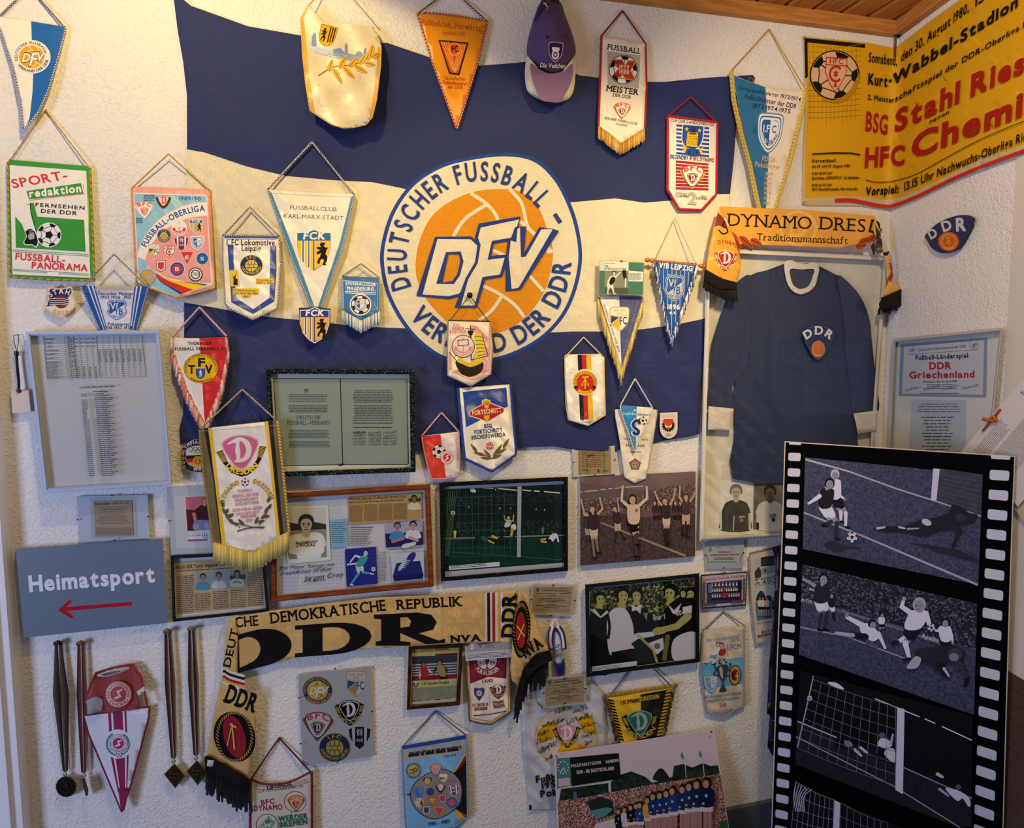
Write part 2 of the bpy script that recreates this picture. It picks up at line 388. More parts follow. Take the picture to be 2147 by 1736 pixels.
    def build(s, org):
        me = s.o.data; bm = bmesh.new(); t = s.t
        vs = [bm.verts.new((x, -y, z)) for x, y, z in s.V]
        for f, m in s.Fc:
            try:
                fc = bm.faces.new([vs[i] for i in f]); fc.material_index = m; fc.smooth = bool(t.wave)
            except ValueError: pass
        if t.wave and s.V:
            g = t.grid; xs = [v[0] for v in s.V]; ys = [v[1] for v in s.V]
            # cut along one fixed triangle net, so every layer of print bends exactly with its cloth
            r2 = 2**-.5; dg = [(v[0]-v[1])*r2 for v in s.V]
            for lo, hi, no, st in ((min(xs), max(xs), (1, 0, 0), g), (-max(ys), -min(ys), (0, 1, 0), g), (min(dg), max(dg), (r2, r2, 0), g*r2)):
                k = math.ceil(lo/st)*st
                while k < hi:
                    bmesh.ops.bisect_plane(bm, geom=bm.verts[:]+bm.edges[:]+bm.faces[:], dist=1e-5, plane_co=Vector(no)*k, plane_no=no); k += st
        for v in bm.verts:
            x, y, z = v.co.x, -v.co.y, v.co.z
            v.co = t.pl.at(x, y, t.off(x, y)+z) - org
        if s.X:
            vx = [bm.verts.new(v-org) for v in s.X]
            for f, m in s.XF:
                try: fc = bm.faces.new([vx[i] for i in f]); fc.material_index = m; fc.smooth = len(f) == 4
                except ValueError: pass
        bm.to_mesh(me); bm.free()
        for m in s.mats: me.materials.append(m)
def area(L): return sum(L[i-1][0]*L[i][1]-L[i][0]*L[i-1][1] for i in range(len(L)))/2
def spl(P, closed=True, k=6):
    """smooth curve through the points"""
    n = len(P); out = []
    for i in range(n if closed else n-1):
        p0, p1, p2, p3 = (P[(i-1) % n], P[i], P[(i+1) % n], P[(i+2) % n]) if closed else (P[max(i-1, 0)], P[i], P[i+1], P[min(i+2, n-1)])
        for j in range(k):
            t = j/k; a, b, c, d = -.5*t+t*t-.5*t**3, 1-2.5*t*t+1.5*t**3, .5*t+2*t*t-1.5*t**3, -.5*t*t+.5*t**3
            out.append((a*p0[0]+b*p1[0]+c*p2[0]+d*p3[0], a*p0[1]+b*p1[1]+c*p2[1]+d*p3[1]))
    if not closed: out.append(P[-1])
    return out
def inset(Q, *w):
    """move the sides of a polygon inwards by w (one width, or one per side)"""
    n = len(Q); w = list(w)*(n if len(w) == 1 else 1); sg = 1 if area(Q) > 0 else -1; lines = []
    for i in range(n):
        a, b = Q[i], Q[(i+1) % n]; dx, dy = b[0]-a[0], b[1]-a[1]; l = math.hypot(dx, dy); nx, ny = -dy/l*sg, dx/l*sg
        lines.append((a[0]+nx*w[i], a[1]+ny*w[i], dx, dy))
    out = []
    for i in range(n):
        x1, y1, dx1, dy1 = lines[i-1]; x2, y2, dx2, dy2 = lines[i]; D = dx1*dy2-dy1*dx2
        if abs(D) < 1e-6: out.append((x2, y2)); continue
        t = ((x2-x1)*dy2-(y2-y1)*dx2)/D; out.append((x1+dx1*t, y1+dy1*t))
    return out
def finish():
    for t in ALL:
        if t.base: q = t.z(*t.base)
        elif not any(p.V for p in t.parts):
            X = [v for p in t.parts for v in p.X]; org = Vector((sum(v.x for v in X)/len(X), sum(v.y for v in X)/len(X), min(v.z for v in X)))
            t.o.location = org
            for p in t.parts: p.build(org)
            continue
        else:
            v = next((p.V for p in t.parts if p.V), None)
            q = (sum(a[0] for a in v)/len(v), max(a[1] for a in v))
        org = t.pl.at(q[0], q[1], t.off(*q)); t.o.location = org
        for p in t.parts: p.build(org)
def box(name, lo, hi, mat, kind=None):
    me = bpy.data.meshes.new(name); bm = bmesh.new(); bmesh.ops.create_cube(bm, size=1)
    for v in bm.verts: v.co = Vector([(lo[i]+hi[i])/2+v.co[i]*(hi[i]-lo[i]) for i in range(3)])
    bm.to_mesh(me); bm.free(); me.materials.append(mat); o = bpy.data.objects.new(name, me); COL.objects.link(o)
    if kind: o['kind'] = kind
    return o
def prism(name, base, z0, z1, mat, kind='structure'):
    """upright body over a floor outline"""
    n = len(base); me = bpy.data.meshes.new(name)
    me.from_pydata([(x, y, z0) for x, y in base]+[(x, y, z1) for x, y in base], [], [tuple(reversed(range(n))), tuple(range(n, 2*n))]+[(i, (i+1) % n, n+(i+1) % n, n+i) for i in range(n)])
    bm = bmesh.new(); bm.from_mesh(me); bmesh.ops.recalc_face_normals(bm, faces=bm.faces[:]); bm.to_mesh(me); bm.free()
    me.materials.append(mat); o = bpy.data.objects.new(name, me); COL.objects.link(o); o['kind'] = kind
    return o
# ---------------------------------------------------------------- the room
def plaster():
    m = bpy.data.materials.new('rough white plaster'); m.use_nodes = True; nt = m.node_tree; b = nt.nodes['Principled BSDF']
    tc = nt.nodes.new('ShaderNodeTexCoord'); n = nt.nodes.new('ShaderNodeTexNoise'); n.inputs['Scale'].default_value = 105; n.inputs['Detail'].default_value = 2; n.inputs['Distortion'].default_value = .8
    n2 = nt.nodes.new('ShaderNodeTexNoise'); n2.inputs['Scale'].default_value = 7; n2.inputs['Detail'].default_value = 2
    r = nt.nodes.new('ShaderNodeMapRange'); r.inputs[1].default_value = .46; r.inputs[2].default_value = .7
    mu = nt.nodes.new('ShaderNodeMath'); mu.operation = 'MULTIPLY'
    bp = nt.nodes.new('ShaderNodeBump'); bp.inputs['Strength'].default_value = .65; bp.inputs['Distance'].default_value = .004
    for nn in (n, n2): nt.links.new(tc.outputs['Object'], nn.inputs['Vector'])
    nt.links.new(n.outputs['Fac'], r.inputs[0]); nt.links.new(r.outputs[0], mu.inputs[0]); nt.links.new(n2.outputs['Fac'], mu.inputs[1])
    nt.links.new(mu.outputs[0], bp.inputs['Height']); nt.links.new(bp.outputs[0], b.inputs['Normal'])
    b.inputs['Base Color'].default_value = (.80, .775, .74, 1); b.inputs['Roughness'].default_value = .85; b.inputs['Specular IOR Level'].default_value = .2
    return m
PLASTER = plaster()
H = 2.90
cx0, cd = CORNER.x, Vector((-sin(_a), -cos(_a)))
far = Vector((CORNER.x, 0))+cd*2.4
prism('wall_back', [(-1.6, 0), (2.3, 0), (2.3, .15), (-1.6, .15)], 0, H+.1, PLASTER)
prism('wall_right', [(cx0, 0), (far.x, far.y), (far.x+.15, far.y), (cx0+.15, 0)], 0, H+.1, PLASTER)
FLOORM = mix_noise('grey brown floor covering', ['#4a4542', '#5a534e'], 30, .7)
prism('floor', [(-1.6, 0), (2.3, 0), (2.3, -2.6), (-1.6, -2.6)], -.06, 0, FLOORM)
CEILW = mix_noise('pine boards', ['#a86a30', '#c08544', '#b87a3a'], 6, .45, 6, (14, .8, 14), bump=.05)
def ceiling():
    me = bpy.data.meshes.new('ceiling'); bm = bmesh.new(); x = -1.6
    while x < 2.4:            # boards run towards the back wall, each with bevelled edges
        w, g = .108, .004; pr = [(x+g, H+.03), (x+g, H+.006), (x+g+.008, H), (x+w-g-.008, H), (x+w-g, H+.006), (x+w-g, H+.03)]
        a = [bm.verts.new((p[0], -2.6, p[1])) for p in pr]; b = [bm.verts.new((p[0], 0.02, p[1])) for p in pr]
        for i in range(5): bm.faces.new((a[i], b[i], b[i+1], a[i+1]))
        x += w
    v = [bm.verts.new(p) for p in ((-1.6, -2.6, H+.012), (2.4, -2.6, H+.012), (2.4, .02, H+.012), (-1.6, .02, H+.012))]; bm.faces.new(v[::-1])
    bmesh.ops.recalc_face_normals(bm, faces=bm.faces[:])
    bm.to_mesh(me); bm.free(); me.materials.append(CEILW); o = bpy.data.objects.new('ceiling', me); COL.objects.link(o); o['kind'] = 'structure'
ceiling()
TRIMW = mix_noise('pine moulding', ['#b07434', '#c98d4c'], 9, .4, 5, (1, 1, 12))
prism('trim_1', [(-1.6, 0), (cx0, 0), (cx0+.01, -.028), (-1.6, -.028)], H-.045, H, TRIMW)
rn = Vector((-cos(_a), sin(_a))); k0 = Vector((cx0, 0)); 
prism('trim_2', [tuple(k0), tuple(far), tuple(far+rn*.028), tuple(k0+rn*.028+cd*.02)], H-.045, H, TRIMW)
WHITEP = M('#e8e8ea', 'plastic')
BASEM = M('#4d5660', 'plastic')
prism('baseboard_back', [(-.8, 0), (cx0, 0), (cx0, -.018), (-.8, -.018)], 0, .105, BASEM)
# white door casing on the left: a board with a stepped edge
def casing(name, x0, x1, y, prof=.02):
    return prism(name, [(x0, 0), (x1, 0), (x1, -y+.012), (x1-.004, -y), (x1-prof, -y), (x1-prof-.008, -y-.012), (x0, -y-.012)], 0, H, WHITEP)
casing('trim_3', -1.05, -.812, .048)
# pilaster boarding on the right wall
pA = RIGHT.at(2130, 420); t0 = (Vector((pA.x, pA.y))-k0).length
prism('trim_4', [tuple(k0+cd*t0), tuple(k0+cd*(t0+.5)), tuple(k0+cd*(t0+.5)+rn*.004), tuple(k0+cd*t0+rn*.004)], 0, H-.05, M('#d8d2c8', 'plastic'))
# dark panel along the foot of the right wall
prism('trim_5', [tuple(k0+cd*.4), tuple(k0+cd*1.3), tuple(k0+cd*1.3+rn*.009), tuple(k0+cd*.4+rn*.009)], 0, .86, mix_noise('dark brown veneer', ['#4a3a34', '#57463e'], 14, .5, 4, (1, 1, 6)))
# ---------------------------------------------------------------- club crests, drawn in units of half their width
SHIELD3 = spl([(-.93, -.62), (-.5, -.88), (0, -.95), (.5, -.88), (.93, -.62), (.93, -.25), (.5, .6), (.16, .97), (-.16, .97), (-.5, .6), (-.93, -.25)], True, 4)
SHIELD = spl([(-.9, -.9), (-.3, -1), (.3, -1), (.9, -.9), (.9, -.1), (.7, .45), (0, 1), (-.7, .45), (-.9, -.1)], True, 3)
PLAIN = [(-.9, -.95), (.9, -.95), (.9, -.05)]+[(.9*cos(a), -.05+1.05*sin(a)) for a in [pi*i/12 for i in range(1, 12)]]+[(-.9, -.05)]
def sc(L, kx, ky=None, dx=0, dy=0): ky = ky or kx; return [(x*kx+dx, y*ky+dy) for x, y in L]
def d_letter(p, k, col, dx=0, dy=0):
    out = spl([(-.62, -.28), (-.3, -.52), (.02, -.62), (.38, -.42), (.5, 0), (.36, .42), (0, .6), (-.34, .56), (-.2, .44), (-.24, 0), (-.2, -.36)], True, 3)
    p.poly(sc(out, k, k, dx, dy), col, holes=[sc(spl([(0, -.44), (.18, -.28), (.26, 0), (.16, .3), (-.02, .42), (0, .1), (-.04, -.2)], True, 3), k, k, dx, dy)])
def dynamo(p, cx, cy, s, rot=0, field='#8c2232', line='#f0ece4', letter='#f0ece4', edge=None, rib='#161616', ribtxt='#f2d038', words=True, sy=None):
    p.place(cx, cy, s, sy, rot)
    if rib:
        p.poly([(-1.25, -.42), (-.9, -.6), (-.55, .3), (0, .78), (.55, .3), (.9, -.6), (1.25, -.42), (1.0, .25), (.5, 1.0), (0, 1.3), (-.5, 1.0), (-1.0, .25)], rib)
        if words:
            for q in (-1, 1):
                for i in range(4): p.stroke([(q*(1.16-.07*i), -.4+.02*i), (q*(.98-.07*i), .12+.04*i)], .035, ribtxt)
            p.arc('DRESDEN', 0, -.1, 1.18, 1.2, 242, 118, .3, ribtxt, bold=1)
    if edge: p.poly(sc(SHIELD3, .92), edge)
    p.poly(sc(SHIELD3, .86), line); p.poly(sc(SHIELD3, .79), field); d_letter(p, 1.02, letter, 0, -.08); p.reset()
def bfc(p, cx, cy, s, rot=0, top='#e04a30', mid='#8c2232', wreath='#d8a838', white='#f4efe4', edge=None, sy=None):
    p.place(cx, cy, s, sy, rot)
    if wreath:
        for q in (-1, 1):
            for i in range(7):
                a = -.45+i*.2; x, y = q*(.93-.1*i-.01*i*i), -.3+i*.2
                p.poly(spl([(x-q*.05, y-.18), (x+q*.12, y), (x, y+.2), (x-q*.14, y)], True, 3), wreath)
                p.stroke([(x-q*.03, y-.15), (x-q*.02, y+.15)], .03, '#6b4a18')
    p.poly(sc(SHIELD3, .9), edge or mid); p.poly(sc(SHIELD3, .84), white)
    p.arc('BFC', 0, .9, 1.32, 1.32, -31, 31, .42, top, bold=2)
    p.poly(sc(SHIELD3, .46, .46, 0, .22), mid); p.poly(sc(SHIELD3, .4, .4, 0, .22), white); p.poly(sc(SHIELD3, .36, .36, 0, .22), mid)
    d_letter(p, .42, white, 0, .18); p.reset()
def vfb(p, cx, cy, s, rot=0, blue='#2f63ae', white='#e9e8ea', sy=None, edge=True):
    S = spl([(-.62, -1), (-.3, -.93), (0, -1.02), (.3, -.93), (.62, -1), (.88, -.6), (.78, -.2), (.9, .25), (.6, .68), (0, 1.05), (-.6, .68), (-.9, .25), (-.78, -.2), (-.88, -.6)], True, 3)
    p.place(cx, cy, s, sy, rot); p.poly(sc(S, 1.06), white); p.poly(S, blue); p.poly(sc(S, .92), white); p.poly(sc(S, .84), blue)
    p.poly([(.74, -.56), (.64, -.2), (.74, .2), (.5, .56), (0, .86), (-.5, .56), (-.62, .45)], white)
    p.text('V', -.62, -.05, -.12, -.05, .62, white, bold=1); p.text('f', -.1, -.05, .12, -.05, .62, white, bold=1)
    p.text('f', -.12, .5, .1, .5, .6, blue); p.text('B', .16, .5, .55, .5, .6, blue, bold=1)
    p.arc('LEIPZIG', 0, .1, .66, .66, 232, 128, .13, blue); p.reset()
def fcm(p, cx, cy, s, rot=0, blue='#2a66b0', white='#f2f0ea', sy=None, words=True, edge=None):
    p.place(cx, cy, s, sy, rot)
    if edge: p.poly(sc(SHIELD, 1.2), edge); p.poly(sc(SHIELD, 1.12), white)
    p.poly(SHIELD, blue); p.poly(sc(SHIELD, .92), white); p.poly(sc(SHIELD, .78), blue)
    p.poly([(0, -.78), (.23, -.78), (.68, -.7), (.7, -.08), (.55, .35), (0, .78)], white)
    p.text('1.F', -.58, -.05, -.04, -.05, .42, white, bold=1); p.text('C', .2, -.05, .55, -.05, .42, blue, bold=1)
    if words: p.arc('MAGD', 0, -.2, .78, .82, 252, 192, .2, white, bold=1); p.arc('EBURG', 0, -.2, .78, .82, 178, 108, .2, blue, bold=1)
    p.reset()
def dfv(p, cx, cy, s, rot=0, ring='#f2ead2', txt='#24438f', ball='#e8a520', let='#f2ead2', sy=None, out='#24438f', words=True):
    p.place(cx, cy, s, sy, rot); p.circ(0, 0, 1, out, n=48); p.circ(0, 0, .95, ring, n=48); p.circ(0, 0, .68, ball, n=44)
    for L in ([(-.25, -.63), (-.02, -.42), (.05, -.2)], [(.18, -.65), (.36, -.42), (.4, -.18), (.62, .2)], [(-.35, -.15), (-.2, -.36), (-.02, -.44)], [(.1, .2), (.35, .32), (.5, .46)], [(0, .62), (.18, .5), (.3, .3)]):
        p.stroke(spl(L, False, 4), .035, ring)
    if words: p.arc('DEUTSCHER FUSSBALL-', 0, 0, .76, .76, -112, 66, .15, txt, bold=1); p.arc('VERBAND DER DDR', 0, 0, .91, .91, 232, 96, .15, txt, bold=1)
    for ch, x0, y, w, h in (('D', -.5, .34, .4, .5), ('F', -.1, .52, .36, .75), ('V', .2, .22, .42, .52)):
        p.text(ch, x0-.03, y+.03, x0+w+.03, y+.0, h+.07, txt, bold=2, it=.22); p.text(ch, x0, y, x0+w, y-.03, h, let, bold=1, it=.22)
    p.reset()
def ball(p, cx, cy, r, white='#eeece8', black='#18181c', rot=0, edge=None):
    p.place(cx, cy, r, None, rot); p.circ(0, 0, 1, edge or black, n=32); p.circ(0, 0, .95, white, n=32)
    pen = lambda k, x=0, y=0, o=0: [(x+k*sin(2*pi*i/5+o), y-k*cos(2*pi*i/5+o)) for i in range(5)]
    p.poly(pen(.34), black)
    for i in range(5):
        a = 2*pi*i/5; p.stroke([(.34*sin(a), -.34*cos(a)), (.68*sin(a), -.68*cos(a))], .04, black)
        p.poly([(.93*sin(a+o), -.93*cos(a+o)) for o in (-.32, -.16, 0, .16, .32)]+[(.7*sin(a+.22), -.7*cos(a+.22)), (.66*sin(a), -.66*cos(a)), (.7*sin(a-.22), -.7*cos(a-.22))], black)
        b = a+pi/5; p.stroke([(.7*sin(a+.22), -.7*cos(a+.22)), (.62*sin(b), -.62*cos(b)), (.7*sin(b+pi/5-.22), -.7*cos(b+pi/5-.22))], .035, black)
        p.stroke([(.62*sin(b), -.62*cos(b)), (.34*sin(a)*1, -.34*cos(a))], .001, black)
    p.reset()
def ddr(p, cx, cy, s, rot=0, red='#d02f2a', gold='#e2b62c', dark='#3a2410', sy=None, flag=True):
    p.place(cx, cy, s, sy, rot); p.circ(0, 0, 1, gold, n=40); p.circ(0, 0, .72, red, n=36)
    for i in range(22):
        a = rad(-140+i*280/21); p.stroke([(.76*sin(a), -.76*cos(a)), (.96*sin(a+.12), -.96*cos(a+.12))], .035, dark)
    if flag:
        for i, c in enumerate(('#17130f', '#c8242c', '#e8b820')):
            p.poly([(q*cos(a), q*sin(a)) for q in (1,) for a in [rad(20+i*14+j*7) for j in range(3)]]+[(.7*cos(a), .7*sin(a)) for a in [rad(20+i*14+j*7) for j in (2, 1, 0)]], c)
            p.poly([(-cos(a), sin(a)) for a in [rad(20+i*14+j*7) for j in range(3)]]+[(-.7*cos(a), .7*sin(a)) for a in [rad(20+i*14+j*7) for j in (2, 1, 0)]], c)
    p.poly([(-.22, -.5), (.3, -.52), (.32, -.4), (.06, -.38), (.05, .55), (-.06, .55), (-.06, -.38), (-.22, -.36)], gold)
    p.stroke([(0, -.3), (-.32, .34)], .08, gold, w1=.04); p.stroke([(0, -.3), (.32, .34)], .08, gold, w1=.04)
    p.stroke(spl([(-.34, .1), (0, .26), (.34, .1)], False, 4), .06, gold); p.reset()
LION = [(-.1, -1), (.1, -.95), (.28, -1), (.3, -.8), (.15, -.72), (.42, -.5), (.5, -.62), (.6, -.5), (.45, -.3), (.35, 0), (.55, .2), (.5, .55), (.35, .8), (.45, .95), (.1, .95), (.12, .75), (.2, .5), (-.02, .4), (-.25, .62), (-.2, .8), (-.5, .82), (-.45, .5), (-.2, .2), (-.1, -.1), (-.4, .05), (-.6, -.05), (-.5, -.2), (-.15, -.35), (-.45, -.4), (-.6, -.55), (-.4, -.62), (-.1, -.6), (-.25, -.78)]
def fck(p, cx, cy, s, rot=0, blue='#2c6ea6', yel='#f0c24a', white='#f3efe2', sy=None, lion=True, edge=None):
    S = [(-1, -.92), (-.4, -.95), (0, -1.1), (.4, -.95), (1, -.92), (1, -.1), (.8, .5), (.45, .9), (0, 1.15), (-.45, .9), (-.8, .5), (-1, -.1)]
    p.place(cx, cy, s, sy, rot)
    if edge: p.poly(sc(S, 1.06), edge)
    p.poly(S, white); p.poly(sc(S, .95), blue)
    B = lambda x, y0=-.48: [(x[0], y0), (x[1], y0), (x[1], 1.1-1.05*abs(x[1])**2.4-.06), (x[0], 1.1-1.05*abs(x[0])**2.4-.06)]
    for x in ((-.93, -.72), (-.52, -.38), (-.2, -.05)): p.poly(B(x), yel)
    for x in ((-.72, -.66), (-.58, -.52), (-.38, -.33), (-.26, -.2)): p.poly(B(x), white)
    p.poly([(.02, -.48), (.93, -.48), (.93, -.1), (.74, .5), (.4, .85), (.02, 1.03)], yel)
    p.text('FCK', -.62, -.56, .62, -.56, .36, white, bold=2, it=.15)
    if lion: p.poly(sc(LION, .55, .62, .46, .22), '#1c1812')
    p.reset()
def jena(p, cx, cy, s, rot=0, yel='#e8c030', blue='#2a4486', white='#f0ecdf', line='#d8b440', sy=None):
    p.place(cx, cy, s, sy, rot); p.poly(SHIELD, line); p.poly(sc(SHIELD, .92), white)
    p.poly([(-.76, -.86), (-.28, -.92), (.28, -.92), (.76, -.86), (.8, -.45), (0, -.28), (-.8, -.45)], white); p.stroke([(-.8, -.34), (0, -.2), (.8, -.34)], .05, line)
    p.ctext('CARL ZEISS', 0, -.6, 1.3, .2, line, bold=1); p.ctext('JENA', 0, -.34, .6, .18, line, bold=1)
    p.poly([(-.8, -.28), (-.04, -.14), (-.8, .38)], blue); p.poly([(-.04, -.1), (-.04, .88), (-.58, .5), (-.74, .4)], yel)
    p.text('FC', .06, .45, .72, .4, .58, blue, bold=1); p.stroke([(0, -.15), (0, .9)], .04, line); p.reset()
def lok(p, cx, cy, s, rot=0, blue='#2c4a82', yel='#e8c848', words=True, sy=None):
    p.place(cx, cy, s, sy, rot); p.circ(0, 0, 1, yel); p.circ(0, 0, .95, blue); p.circ(0, .02, .55, yel)
    for a, b in (((-.5, -.1), (.5, -.1)), ((-.5, .18), (.5, .18)), ((-.16, -.1), (-.16, .18)), ((.16, -.1), (.16, .18)), ((0, -.5), (0, -.1)), ((0, .18), (0, .55)), ((-.3, -.4), (-.25, -.1)), ((.3, -.4), (.25, -.1)), ((-.28, .18), (-.3, .44)), ((.28, .18), (.3, .44))): p.stroke([a, b], .045, blue)
    if words: p.arc('1.FC', 0, 0, .64, .64, -32, 32, .24, yel, bold=1); p.arc('LOKOMOTIVE LEIPZIG', 0, 0, .86, .86, 262, 98, .2, yel, bold=1)
    p.reset()
def hansa(p, cx, cy, s, rot=0, a='#f2efe8', b='#d0484a', line='#3c4a80'):
    p.place(cx, cy, s, None, rot); p.circ(0, 0, 1, line); p.circ(0, 0, .93, a)
    p.poly([(cos(q)*.86, sin(q)*.86) for q in [pi*i/16 for i in range(17)]], b); p.poly([(cos(q)*.5, sin(q)*.45+.02) for q in [pi*i/12 for i in range(13)]], a)
    p.stroke([(0, -.75), (0, .6)], .09, a if False else b); p.poly([(-.5, -.55), (.45, -.62), (.52, -.1), (-.45, -.02)], line); p.poly([(-.42, -.48), (.38, -.54), (.44, -.16), (-.38, -.09)], a)
    p.arc('HANSA', 0, .02, .8, .8, 235, 125, .22, a, bold=1); p.reset()
def aue(p, cx, cy, s, rot=0, pur='#5a2048', white='#f1ede6', sy=None):
    S = [(-1, -.75), (-.5, -.95), (0, -1), (.5, -.95), (1, -.75), (.9, -.1), (.55, .6), (0, 1.05), (-.55, .6), (-.9, -.1)]
    p.place(cx, cy, s, sy, rot); p.poly(sc(S, 1.06), white); p.poly(S, pur)
    for q in (-1, 1): p.poly([(q*.42, -.95), (q*.68, -.88), (q*.62, .45), (q*.42, .75)], white)
    p.stroke([(-.24, -.66), (-.1, -.16), (0, -.42), (.1, -.16), (.24, -.66)], .08, white); p.stroke([(-.2, -.8), (.16, -.5)], .07, white); p.stroke([(.2, -.8), (-.16, -.5)], .07, white)
    p.ctext('AUE', 0, .35, .6, .26, white, bold=1); p.reset()
def zwick(p, cx, cy, s, rot=0, a='#c8384a', b='#f2ece6', words=True):
    p.place(cx, cy, s, None, rot); p.circ(0, 0, 1, a); p.circ(0, 0, .94, b); p.circ(0, 0, .6, a)
    p.stroke([(.34, -.34), (-.05, -.2), (.12, .14), (-.34, .32)], .15, b)
    if words: p.arc('BSG SACHSENRING', 0, 0, .67, .67, -110, 110, .2, a, bold=1); p.arc('ZWICKAU', 0, 0, .88, .88, 238, 122, .2, a, bold=1)
    p.reset()
def hfc(p, cx, cy, s, rot=0, red='#c03a38', white='#f0ece0', sy=None):
    S = [(-.9, -1), (.9, -.98), (.9, -.1), (.55, .5), (0, 1.1), (-.55, .5), (-.9, -.1)]
    p.place(cx, cy, s, sy, rot); p.poly(S, red); p.poly(sc(S, .93), white); p.ctext('HFC', 0, -.62, 1.15, .3, red, bold=1); p.stroke([(-.88, -.54), (.88, -.52)], .07, red)
    p.stroke([(.5*cos(q), -.02+.44*sin(q)) for q in [rad(40+i*14) for i in range(21)]], .17, red); p.star(0, -.02, .28, red, 6, .5); p.star(0, .66, .2, red, 6, .5); p.reset()
def badge(p, cx, cy, s, a, b, c='#f2efe8', shape='c', txt=None):
    """a small crest: outer colour a, field b, mark c"""
    p.place(cx, cy, s); S = {'c': [(cos(2*pi*i/24), sin(2*pi*i/24)) for i in range(24)], 's': SHIELD, 't': SHIELD3, 'r': [(-.8, -1), (.8, -1), (.8, .6), (0, 1.05), (-.8, .6)], 'v': [(-1, -.9), (1, -.9), (0, 1.1)]}[shape]
    p.poly(sc(S, 1.1), c); p.poly(S, a); p.poly(sc(S, .72), b)
    if txt: p.ctext(txt, 0, .28, 1.0 if len(txt) > 1 else .6, .55, c, bold=1)
    p.reset()
def leaf(p, x, y, l, w, ang, col, vein=None):
    c, s_ = cos(rad(ang)), sin(rad(ang)); R = lambda u, v: (x+u*c-v*s_, y+u*s_+v*c)
    p.poly([R(*q) for q in spl([(0, 0), (l*.35, -w/2), (l, 0), (l*.35, w/2)], True, 4)], col)
    if vein: p.stroke([R(l*.05, 0), R(l*.85, 0)], w*.1, vein)
def man(p, J, shirt, shorts, skin, hair, sock, boot, w=1.0):
    """a printed figure: J gives head, neck, hip, two elbows/hands, two knees/feet (drawing coordinates)"""
    h = J['head']; r = J.get('r', 10)*w
    for s_, q in (('L', 0), ('R', 1)):
        k, f = J['k'+s_], J['f'+s_]; hp = (J['hip'][0]+(-.45 if q == 0 else .45)*r, J['hip'][1])
        p.limb(hp, k, r*1.15, r*.85, skin); p.limb(k, f, r*.8, r*.5, sock); p.limb(f, (f[0]+r*.8*J.get('dir', 1), f[1]+r*.15), r*.5, r*.4, boot)
        p.limb(hp, ((hp[0]+k[0])/2, (hp[1]+k[1])/2), r*1.5, r*1.35, shorts)
    for s_, q in (('L', -1), ('R', 1)):
        if 'e'+s_ in J:
            sh = (J['neck'][0]+q*r*1.0, J['neck'][1]+r*.4); e, hd = J['e'+s_], J['h'+s_]
            p.limb(sh, e, r*.75, r*.6, J.get('sl', skin)); p.limb(e, hd, r*.55, r*.42, J.get('sl', skin)); p.circ(hd[0], hd[1], r*.32, skin, n=10)
    n, hp = J['neck'], J['hip']
    p.poly(spl([(n[0]-r*.5, n[1]-r*.1), (n[0]+r*.5, n[1]-r*.1), (n[0]+r*1.35, n[1]+r*.45), (hp[0]+r*1.1, hp[1]), (hp[0]-r*1.1, hp[1]), (n[0]-r*1.35, n[1]+r*.45)], True, 3), shirt)
    p.limb(n, h, r*.6, r*.55, skin); p.circ(h[0], h[1]-r*.1, r*.92, hair, n=16, ry=r*1.05); p.circ(h[0], h[1]+r*.12, r*.68, skin, n=14, ry=r*.86)
    d = J.get('dir', 1)*r*.12
    for q in (-1, 1): p.circ(h[0]+d+q*r*.26, h[1]-r*.0, r*.09, '#1c1814', n=6)
    p.stroke([(h[0]+d-r*.2, h[1]+r*.52), (h[0]+d+r*.2, h[1]+r*.52)], r*.09, '#5a4038')
def bust(p, cx, cy, s, skin, hair, shirt, collar=None, bg=None):
    """a printed head-and-shoulders portrait; s = half the head's width"""
    p.place(cx, cy, s); p.poly(spl([(-2.3, 4.2), (-2.2, 2.4), (-1.5, 1.75), (-.5, 1.45), (.5, 1.45), (1.5, 1.75), (2.2, 2.4), (2.3, 4.2)], True, 4), shirt)
    p.poly([(-.5, .7), (.5, .7), (.55, 1.6), (0, 1.95), (-.55, 1.6)], skin)
    p.poly(spl([(-1.05, .35), (-1.15, -.4), (-.8, -1.2), (0, -1.5), (.8, -1.2), (1.15, -.4), (1.05, .35), (.75, .3), (-.75, .3)], True, 4), hair)
    p.poly(spl([(-.8, -.3), (-.4, -.75), (.35, -.8), (.8, -.3), (.75, .4), (.4, 1.05), (0, 1.2), (-.4, 1.05), (-.75, .4)], True, 4), skin)
    for q in (-1, 1): p.stroke([(q*.18, -.12), (q*.55, -.14)], .12, hair); p.circ(q*.36, .05, .1, '#181614', n=8)
    p.stroke([(0, .05), (-.08, .42), (.1, .45)], .08, '#7d6a5e'); p.stroke([(-.28, .72), (.28, .72)], .1, '#6a4a44')
    if collar: p.poly([(-.6, 1.3), (-.2, 2.3), (-.75, 1.9)], collar); p.poly([(.6, 1.3), (.2, 2.3), (.75, 1.9)], collar)
    p.reset()
def hanger(t, a, hook, b, r, cols, end=.005, name='hanging_cord', **kw):
    """cord from two corners up to its hook on the wall"""
    p = t.P(name); hz = t.z(*hook); e = end-t.off(*hz)
    p.cord([(a[0], a[1], .002), (hook[0], hook[1], e), (b[0], b[1], .002)], r, cols, **kw); return p
